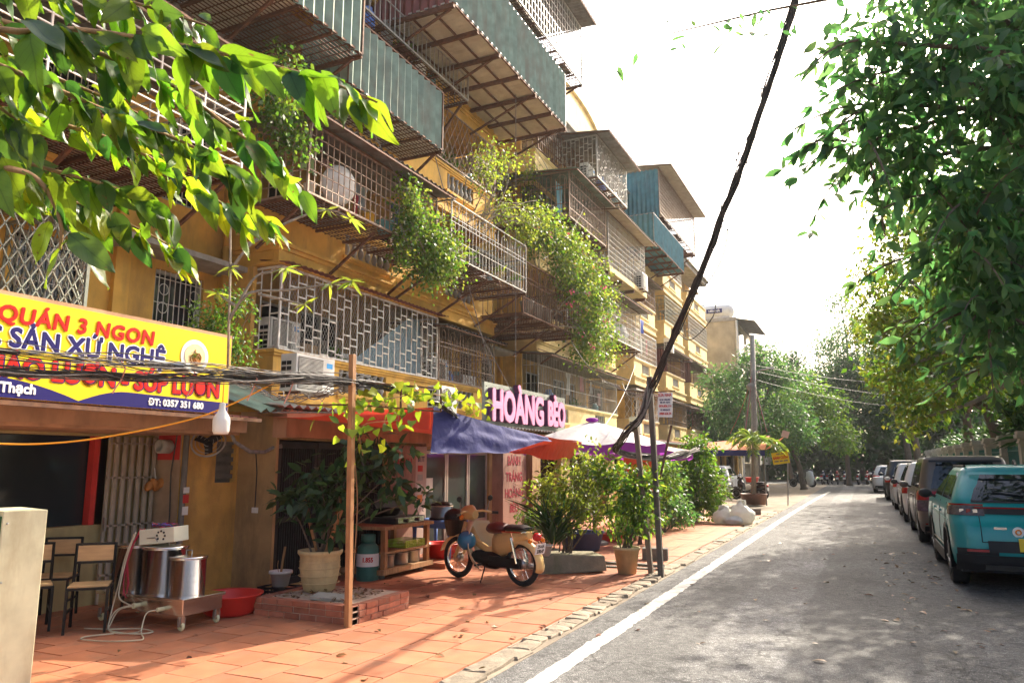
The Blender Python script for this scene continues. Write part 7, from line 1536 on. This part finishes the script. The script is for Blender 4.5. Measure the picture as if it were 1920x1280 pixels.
# few leaf sprays at the top edge over the cable
sprig = thing('top_sprig', 'small leaf sprays hanging in from the top edge beside the cable', 'branch', (-.4, 7.2, 6.4)); P = np.array([(-.95 + rng.normal() * .5, 7.4 + rng.normal() * .2, 6.02 + abs(rng.normal()) * .12) for _ in range(40)]); leaf_objects(P, rng.normal(size=(40, 3)) - [0, 0, .5], rng.uniform(.1, .2, 40), nt_me, sprig)
MB().tube([(2.2, 8.4, 6.3), (.5, 7.6, 6.25), (-.6, 7.4, 6.2), (-1.6, 7.3, 6.15)], [.03, .02, .012, .006], 5).build('twig', BARK, sprig)
# ================================================================== FENCE, FAR BUILDINGS, CARS
STONE = mat('pale_fence_stone', (.48, .44, .36), .85, var=.15, bump=.2, stain=(.2, .18, .14), stain_amt=.5)
GRF = mat('green_fence_paint', (.05, .16, .13), .5, .1, var=.2)
fn = thing('garden_fence', 'green bar fence between stone pillars along the right side', 'fence', (3.9, 30, .12))
for y in np.arange(11.0, 60, 3.2):
    p = MB().bx(3.75, 4.1, y, y + .38, .12, 2.28).build('pillar', STONE, fn); MB().bx(3.68, 4.17, y - .07, y + .45, 2.282, 2.38).bx(3.72, 4.13, y - .03, y + .41, 2.15, 2.2).bx(3.71, 4.14, y - .04, y + .42, 2.385, 2.47).build('pillar_cap', STONE, p, bevel=.01)
    r_ = MB()
    for yy in np.arange(y + .5, y + 3.15, .12): r_.bar((3.92, yy, .5), (3.92, yy, 2.1), .022)
    tag(r_.build('fence_bars', GRF, fn), kind='stuff'); MB().bx(3.90, 3.94, y + .385, y + 3.19, 1.95, 1.99).bx(3.90, 3.94, y + .385, y + 3.19, .62, .66).build('fence_rail', GRF, fn); MB().bx(3.8, 4.04, y + .385, y + 3.19, .12, .5).build('fence_plinth', STONE, fn)
# garden house glimpsed behind, brick red
gh = thing('garden_house', 'dark red house wall glimpsed behind the right trees', 'building', (8, 33, 0)); MB().bx(6.6, 12, 29, 37, 0, 4.2).build('wall', mat('dark_red_wall', (.22, .06, .045), .8, var=.2), gh); MB().bx(6.3, 12.3, 28.7, 37.3, 4.2, 4.4).build('roof', CONC_D, gh)
# blank-walled block behind the apartment block
b2 = thing('blank_gable_building', 'grey building with a blank weathered side wall and rooftop tank', 'building', (-12, 70, 0))
MB().bx(-22, -9.0, 62, 84, 0, 13.2).build('side_wall', GREYWALL, b2); MB().bx(-22, -8.9, 61.9, 84, 13.2, 13.5).build('roof_edge', CONC, b2)
for k in range(4):
    z = 1.6 + k * 2.95
    for y in (63.5, 68, 72.5, 77): w_ = MB().bx(-9.0, -8.0, y, y + 3.4, z - .12, z).bx(-8.06, -8.0, y, y + 3.4, z, z + .9).build('balcony', CONC, b2); MB().bx(-8.998, -8.99, y + .4, y + 3, z + .1, z + 2.2).build('window', GLASS, w_)
MB().tube([(-8.85, 61.9, 0), (-8.85, 61.9, 13.2)], .09, 8).build('drain_pipe', WHITEPL, b2)
MB().sheet((-9, 61.8, 13.4), (0, 8, 0), (1.6, 0, -.35), 50, .02).build('awning', GREYSHEET, b2)
tk = thing('water_tank', 'white horizontal water tank on the blank-walled building', 'water tank', (-10.6, 62.6, 13.5)); tb = MB().lathe([(.0, -1.6), (.45, -1.5), (.6, -1.2), (.6, 1.2), (.45, 1.5), (0, 1.6)], (-10.7, 62.8, 14.2), 20, 'x'); tbo = tb.build('tank', WHITEPL, tk, True)
bd_ = MB().bx(-11.3, -10.0, 62.16, 62.18, 14.0, 14.36).build('brand_panel', INDIGO, tk); lettering('letters', 'SƠN HÀ', .26, SWHITE, (-10.65, 62.155, 14.17), (1, 0, 0), (0, 0, 1), bd_, .006, .002); MB().bx(-11.9, -9.5, 62.4, 63.2, 13.5, 13.75).build('stand', STEEL_D, tk)
fb = thing('distant_tower', 'pale teal glass tower far behind the block', 'building', (-26, 110, 0)); MB().bx(-30, -20.2, 110, 122, 0, 25).build('shaft', mat('pale_tower_glass', (.42, .55, .58), .4, var=.05), fb)
for z in np.arange(2, 25, 1.6): MB().bx(-30.05, -20.1, 109.9, 122, z, z + .2).build('floor_band', WHITEPL, fb)
es = thing('corner_shop', 'red-roofed stall glimpsed through the trees at the road end', 'building', (4, 74, 0)); MB().bx(.5, 2.6, 75.5, 76, 0, 2.0).build('wall', mat('dull_red_wall', (.17, .04, .035), .8), es); MB().bx(.3, 2.8, 75.2, 76.3, 2.0, 2.15).build('roof', CONC_D, es)
# ------------------------------------------------------------------ cars
CARGL = mat('car_glass', (.012, .014, .016), .04, var=.02, spec=.8)
TRIM = mat('black_car_trim', (.02, .02, .022), .55, var=.15); ALLOY = mat('alloy_wheel', (.35, .35, .36), .35, .8, var=.1); TAILR = mat('red_tail_lens', (.30, .008, .012), .15, var=.2, scale=20, coat=.2); TAILC = mat('clear_tail_lens', (.09, .07, .07), .15, var=.4, scale=25, coat=.2); CHROME = mat('chrome', (.7, .7, .7), .15, 1.0, var=.02)
PLY = mat('yellow_plate', (.82, .55, .03), .45, var=.04)
def car_paint(name, c): return mat(name, c, .34, .0, var=.05, scale=2, coat=.45, spec=.4, stain=tuple(.6 * q + .05 for q in c), stain_amt=.35, sscale=2.5)
def car(label, paint, L=4.3, W=1.79, H=1.61, rear=.12, belt=1.0, nose=.95, hatch=.34, roofw=.60, wr=.34, ground=.2, group='cars parked in a row on the right', suv=True, name='parked_car'):
    """rear bumper at y=0, nose at y=L, centre x=0. The shell is a stack of rounded plan outlines from sill to roof."""
    c = thing(name, label, 'car', (0, 0, 0), group); hw = W / 2
    ro = H; yr0 = 0.0
    # z, half width, rear y, front y, corner radius
    lv = [(ground + .02, hw - .07, .12, L - .14, .25), (ground + .10, hw - .03, .04, L - .06, .27), (.50, hw - .005, .0, L, .28), (.72, hw, .02, L - .01, .28), (.84, hw - .005, .05, L - .05, .28),
          (belt - .05, hw - .02, rear, L - .22, .27), (belt, hw - .045, rear + .03, L - 1.02, .24), (belt + .02, hw - .06, rear + .035, L - 1.10, .2)]
    n_g = 6
    for i in range(1, n_g + 1):
        t = i / n_g; z = belt + .02 + (ro - .10 - belt - .02) * t; lv.append((z, hw - .06 - (hw - .06 - roofw) * t ** 1.15 * .72, rear + .035 + hatch * t ** 1.1, L - 1.10 - 1.0 * t, .2))
    z0, w0, r0_, f0, _ = lv[-1]
    for dz, dw in ((.05, .035), (.08, .10), (.097, .24), (.1, .42)): lv.append((z0 + dz, w0 - dw, r0_ + dw * .8, f0 - dw * 1.3, .18))
    def outline(w, yr, yf, r, n=7):
        pts = []; r = min(r, w * .9)
        def seg(a, b, k): return [tuple(np.array(a) + (np.array(b) - np.array(a)) * i / k) for i in range(k)]
        def arc(cx, cy, a0, a1): return [(cx + r * math.cos(a), cy + r * math.sin(a)) for a in np.linspace(a0, a1, n, endpoint=False)]
        pts += seg((w, yr + r), (w, yf - r), 46) + arc(w - r, yf - r, 0, math.pi / 2) + seg((w - r, yf), (-w + r, yf), 10) + arc(-w + r, yf - r, math.pi / 2, math.pi)
        pts += seg((-w, yf - r), (-w, yr + r), 46) + arc(-w + r, yr + r, math.pi, 1.5 * math.pi) + seg((-w + r, yr), (w - r, yr), 10) + arc(w - r, yr + r, -math.pi / 2, 0); return pts
    # refine the lower body in z so that the arches cut cleanly
    lv2 = []
    for a, b in zip(lv, lv[1:]):
        k = 3 if a[0] < .85 else 1
        for i in range(k): lv2.append(tuple(a[j] + (b[j] - a[j]) * i / k for j in range(5)))
    lv2.append(lv[-1]); rows = []
    for z, w, yr, yf, r in lv2: rows.append([(x, y, z) for x, y in outline(w, yr, yf, r)])
    P = np.array(rows); m, n = P.shape[:2]; ya, yb = .78, L - .86; ar = wr + .07
    for cy in (ya, yb):
        d = np.hypot(P[:, :, 1] - cy, P[:, :, 2] - wr); inside = (d < ar) & (np.abs(P[:, :, 0]) > hw - .2); P[inside, 0] *= (hw - .24) / hw
    b = MB(); b.add(P.reshape(-1, 3), [(i * n + j, i * n + (j + 1) % n, (i + 1) * n + (j + 1) % n, (i + 1) * n + j) for i in range(m - 1) for j in range(n)]); b.f.append(tuple((m - 1) * n + j for j in range(n)))
    body = b.build('body', paint, c, True)
    es_ = body.modifiers.new('e', 'EDGE_SPLIT'); es_.split_angle = R(48)
    MB().bx(-hw + .1, hw - .1, .2, L - .2, ground - .02, ground + .06).build('underbody', TRIM, c)
    # arch trims and wheels
    for cy in (ya, yb):
        for s in (-1, 1):
            A = []
            for a in np.linspace(R(-14), R(194), 22): A.append([(s * (hw + .012), cy + (ar + .05) * math.cos(a), max(ground, wr + (ar + .05) * math.sin(a))), (s * (hw + .016), cy + (ar - .015) * math.cos(a), max(ground - .01, wr + (ar - .015) * math.sin(a))), (s * (hw - .2), cy + (ar - .03) * math.cos(a), max(ground - .01, wr + (ar - .03) * math.sin(a)))])
            MB().grid(A).build('wheel_arch', TRIM if suv else paint, c, True)
            wv = MB().lathe([(wr * .66, -.10), (wr * .92, -.105), (wr * .985, -.09), (wr, -.05), (wr, .05), (wr * .985, .09), (wr * .92, .105), (wr * .66, .10)], (s * (hw - .115), cy, wr), 32, 'x', cap=False).build('wheel', RUBBER, c, True)
            rm = MB().lathe([(wr * .67, 0), (wr * .6, -.02 * s), (.05, .0)], (s * (hw - .035), cy, wr), 24, 'x', cap=False)
            for k in range(5): a = k * 1.2566; rm.bar((s * (hw - .02), cy, wr), (s * (hw - .022), cy + wr * .64 * math.cos(a), wr + wr * .64 * math.sin(a)), .05, .03)
            rm.build('rim', ALLOY, wv, True)
    if suv:
        for s in (-1, 1): MB().bx(s * hw - .012, s * hw + .012, ya + ar, yb - ar, ground - .005, ground + .16).build('sill_trim', TRIM, c, bevel=.008)
    def width(z):
        zs = [q[0] for q in lv]; return np.interp(z, zs, [q[1] for q in lv])
    def reary(z):
        zs = [q[0] for q in lv]; return np.interp(z, zs, [q[2] for q in lv])
    def fronty(z):
        zs = [q[0] for q in lv]; return np.interp(z, zs, [q[3] for q in lv])
    def rear_patch(name, xl, xr, z0_, z1_, m_, off=.006, nx=10, nz=6, parent=c, taper=0):
        A = []
        for z in np.linspace(z0_, z1_, nz):
            k = (z - z0_) / (z1_ - z0_); A.append([(x * (1 - taper * k), reary(z) - off + max(0, (abs(x) - (width(z) - .26))) ** 2 * 2.2, z) for x in np.linspace(xl, xr, nx)])
        return MB().grid(A).build(name, m_, parent, True)
    zt = ro - .12
    rg = rear_patch('rear_window', -(hw - .13), hw - .13, belt + .05, zt + .01, CARGL, .012, nx=18, taper=.09)
    A = [[(x * (1 - .14 * k), fronty(z) + .008, z) for x in np.linspace(-(hw - .18), hw - .18, 8)] for k, z in zip(np.linspace(0, 1, 6), np.linspace(belt + .04, zt, 6))]; MB().grid(A).build('windscreen', CARGL, c, True)
    for s in (-1, 1):
        # three side windows with slanted ends
        yA = rear + .30; yB = L - 1.35
        cuts = [(yA, yA + .36), (yA + .42, yA + 1.22), (yA + 1.30, yB - .02)]
        for i, (a, b_) in enumerate(cuts):
            A = []
            for k in np.linspace(0, 1, 6):
                z = belt + .05 + (zt - .03 - belt - .05) * k; ya_ = a + (hatch * .75 * k if i == 0 else 0); yb_ = b_ - (.82 * k if i == 2 else 0); A.append([(s * (width(z) + .006), ya_ + (yb_ - ya_) * q, z) for q in np.linspace(0, 1, 5)])
            MB().grid(A).build('side_window', CARGL, c, True)
        # mirror
        MB().ball((s * (hw + .10), L - 1.55, belt + .06), (.10, .07, .075), 14, 9).build('wing_mirror', TRIM if suv else paint, c, True); MB().bar((s * (hw - .06), L - 1.53, belt + .0), (s * (hw + .05), L - 1.54, belt + .04), .04).build('mirror_arm', TRIM, c)
        for y in (yA + 1.05, yA + 1.95): MB().bx(s * (hw - .012) - .02, s * (hw - .012) + .02, y, y + .2, belt - .16, belt - .125).build('door_handle', paint, c, bevel=.008)
        # door shut lines
        for y in (yA + .34, yA + 1.26, L - 1.15):
            MB().tube([(s * (width(z) + .002), y, z) for z in np.linspace(ground + .2, belt, 7)], .005, 4).build('door_seam', TRIM, c)
        MB().tube([(s * (w0 - .06), rear + hatch + .15, ro - .02), (s * (w0 - .06), L - 2.2, ro - .02)], .016, 6).build('roof_rail', TRIM if suv else paint, c)
        MB().ball((s * (hw - .28), L - .1, .72), (.22, .12, .09), 12, 8).build('headlight', TAILC, c, True)
    c['_d'] = 0
    del c['_d']
    return c, dict(rear_patch=rear_patch, reary=reary, width=width, hw=hw, L=L, belt=belt, ro=ro, ground=ground, lv=lv)
def place_car(c, x, y): c.location = (x, y, 0.0); return c
TEAL = car_paint('teal_car_paint', (.005, .27, .28))
c, k = car('teal taxi with a yellow number plate, nearest of the parked cars', TEAL, 4.3, 1.79, 1.6, rear=.20, belt=1.08, hatch=.40, wr=.345, ground=.24)
rp = k['rear_patch']; hw = k['hw']
rp('rear_bumper', -hw + .04, hw - .04, .24, .46, TRIM, .03, 16, 6); rp('bumper_corner', -hw + .05, -hw + .5, .46, .54, TRIM, .022, 8, 3); rp('bumper_corner', hw - .5, hw - .05, .46, .54, TRIM, .022, 8, 3); rp('skid_plate', -.55, .55, .27, .34, STEEL_D, .045, 8, 3); MB().tube([(.02, k['reary'](1.14) - .03, 1.14), (.0, k['reary'](1.2) - .03, 1.2), (-.35, k['reary'](1.24) - .03, 1.24)], .008, 5).build('rear_wiper', TRIM, c); rp('bumper_insert', -.5, .5, .50, .64, TRIM, .016, 8, 4)
rp('tail_bar', -hw + .28, hw - .28, .965, 1.055, BLACKPL, .012, 12, 3); rp('tail_light_strip', -hw + .3, hw - .3, 1.035, 1.05, TAILR, .017, 12, 2)
for s in (-1, 1):
    A = [[(s * (hw - .03 - .0 * q), k['reary'](z) + .02 + .24 * q, z) if q > 0 else (s * (hw - .16), k['reary'](z) - .012, z) for q in (0, .35, 1)] for z in (.82, .89, .955)]
    A = [[(s * (hw - .40), k['reary'](z) - .014, z), (s * (hw - .24), k['reary'](z) - .010, z), (s * (hw - .09), k['reary'](z) + .05, z), (s * (k['width'](z) + .008), k['reary'](z) + .20, z), (s * (k['width'](z) + .008), k['reary'](z) + .36, z)] for z in (.945, .99, 1.035, 1.07)]
    MB().grid(A).build('tail_lamp', TAILC, c, True); A2 = [[(p[0] * 1.0006, p[1] - .004, p[2]) for p in row] for row in (A[3], [(q[0], q[1], q[2] + .02) for q in A[3]])]; MB().grid(A2).build('lamp_edge', TAILR, c, True)
    rp('reflector', s * .62 - .12, s * .62 + .12, .50, .53, TAILR, .036, 4, 2)
MB().tube([(-.56, k['reary'](z) - .003, z) for z in np.linspace(.62, .96, 8)], .005, 4).build('hatch_seam', TRIM, c); MB().tube([(x, k['reary'](.62) - .003, .62) for x in np.linspace(-.56, .56, 6)], .005, 4).build('hatch_seam', TRIM, c)
pl_ = rp('number_plate', -.17, .17, .52, .68, PLY, .03, 3, 3); lettering('letters', '30E', .062, BLACKPL, (0, -.034, .635), (1, 0, 0), (0, 0, 1), pl_, .002, .002); lettering('letters', '915.42', .062, BLACKPL, (0, -.036, .565), (1, 0, 0), (0, 0, 1), pl_, .002, .002)
yb = k['reary'](.76) - .012; MB().lathe([(.065, 0), (.065, .004), (0, .004)], (-.16, yb, .755), 20, 'y', rot=rotm(0, 0, 0)).build('phone_sticker', SWHITE, c); MB().bx(-.1, .3, yb - .004, yb, .70, .80).build('sticker_band', mat('orange_band', (.75, .25, .03), .5), c)
lettering('letters', '1900 2097', .075, SWHITE, (.11, yb - .006, .75), (1, 0, 0), (0, 0, 1), c, .002, .001); MB().torus((-.16, yb - .006, .755), .028, .009, 'y', 12, 5).build('phone_mark', MAT['orange_band'], c)
MB().bx(-.42, -.28, k['reary'](.79) - .01, k['reary'](.79) - .006, .78, .81).build('badge', CHROME, c)
MB().prism([(-.015, .75, k['ro'] - .01), (-.015, .95, k['ro'] - .01), (-.012, .93, k['ro'] + .06), (-.012, .89, k['ro'] + .065)], (.03, 0, 0)).build('antenna_fin', TRIM, c)
rp('spoiler', -(hw - .3), hw - .3, k['ro'] - .13, k['ro'] - .10, TEAL, .10, 8, 2)
rp('window_surround', -(hw - .115), hw - .115, 1.105, 1.145, TRIM, .010, 18, 2)
for s in (-1, 1):
    for q in range(3): MB().box((s * (hw - .30 + .075 * q), k['reary'](1.0) - .022 + .012 * q * q, 1.0), (.05, .012, .05)).build('lamp_element', CHROME if q != 1 else TAILR, c)
    MB().tube([(s * (k['width'](.86) + .004), y, .86 + .05 * (y / 4.3)) for y in np.linspace(.5, 3.6, 12)], .007, 4).build('shoulder_crease', TEAL, c)
    MB().tube([(s * (k['width'](.45) + .006), y, .46) for y in np.linspace(1.3, 3.0, 8)], .014, 5).build('side_moulding', STEEL_D, c)
place_car(c, 1.84, 11.42)
BRN = car_paint('bronze_car_paint', (.13, .105, .085))
c, k = car('bronze people carrier parked behind the teal taxi', BRN, 4.7, 1.83, 1.78, rear=.14, belt=1.06, hatch=.22, roofw=.68, wr=.335, ground=.22, suv=False); hw = k['hw']; rp = k['rear_patch']
rp('tail_band', -.5, .5, .98, 1.04, CHROME, .012, 8, 2)
for s in (-1, 1):
    A = [[(s * (hw - .42), k['reary'](z) - .012, z), (s * (hw - .24), k['reary'](z) - .008, z), (s * (hw - .09), k['reary'](z) + .05, z), (s * (k['width'](z) + .008), k['reary'](z) + .18, z), (s * (k['width'](z) + .008), k['reary'](z) + .42, z)] for z in (.88, .95, 1.01, 1.06)]; MB().grid(A).build('tail_lamp', TAILR, c, True)
    A = [[(s * (hw - .20), k['reary'](z) - .004, z), (s * (hw - .09), k['reary'](z) + .05, z), (s * (k['width'](z) + .007), k['reary'](z) + .16, z)] for z in (.66, .76, .87)]; MB().grid(A).build('lower_lamp', TAILC, c, True)
rp('rear_bumper_trim', -hw + .1, hw - .1, .26, .36, TRIM, .02, 12, 3); rp('reflector', -.8, .8, .40, .425, TAILR, .012, 8, 2); rp('number_plate', -.17, .17, .74, .87, SWHITE, .012, 3, 3); rp('spoiler', -(hw - .28), hw - .28, k['ro'] - .14, k['ro'] - .10, TRIM, .12, 8, 2); place_car(c, 1.80, 17.35)
WHT_ = car_paint('white_car_paint', (.70, .70, .69)); BLKP = car_paint('black_car_paint', (.025, .027, .03))
def plain_car(label, paint, x, y, L, W, H, **kw):
    c, k = car(label, paint, L, W, H, **kw); hw = k['hw']
    for s in (-1, 1):
        A = [[(s * (hw - .36), k['reary'](z) - .012, z), (s * (hw - .22), k['reary'](z) - .008, z), (s * (hw - .09), k['reary'](z) + .05, z), (s * (k['width'](z) + .008), k['reary'](z) + .16, z), (s * (k['width'](z) + .008), k['reary'](z) + .3, z)] for z in (.80, .88, .96)]; MB().grid(A).build('tail_lamp', TAILR, c, True)
    k['rear_patch']('rear_bumper_trim', -hw + .1, hw - .1, .26, .40, TRIM, .02, 12, 3); k['rear_patch']('number_plate', -.2, .2, .62, .75, SWHITE, .014, 3, 3); place_car(c, x, y); return c
plain_car('white car with chrome window line behind the bronze carrier', WHT_, 1.75, 23.3, 4.5, 1.82, 1.66, belt=1.0, rear=.16)
plain_car('second white car, third from the road end', WHT_, 1.68, 29.4, 4.3, 1.78, 1.62, belt=.98, rear=.18, suv=False)
plain_car('dark car between the white parked cars', BLKP, 1.60, 36.6, 4.6, 1.84, 1.75, belt=1.05, rear=.14)
plain_car('white saloon parked last, near the road end', WHT_, 1.15, 46.0, 4.4, 1.78, 1.5, belt=.95, rear=.3, suv=False)
gc = plain_car('white car parked under the orange awning', WHT_, -6.9, 37.2, 4.3, 1.75, 1.5, belt=.95, rear=.3, suv=False)
# ================================================================== AIR
m, n_, l_ = _new('street_haze'); n_.remove(n_['Principled BSDF']); vo = n_.new('ShaderNodeVolumePrincipled'); vo.inputs['Color'].default_value = (.95, .97, 1.0, 1); vo.inputs['Density'].default_value = .0004; vo.inputs['Anisotropy'].default_value = .35
l_.new(vo.outputs[0], n_['Material Output'].inputs['Volume'])
hz = MB().bx(-302, 302, -82, 502, -1.5, 27).build('haze', m); hz['kind'] = 'stuff'
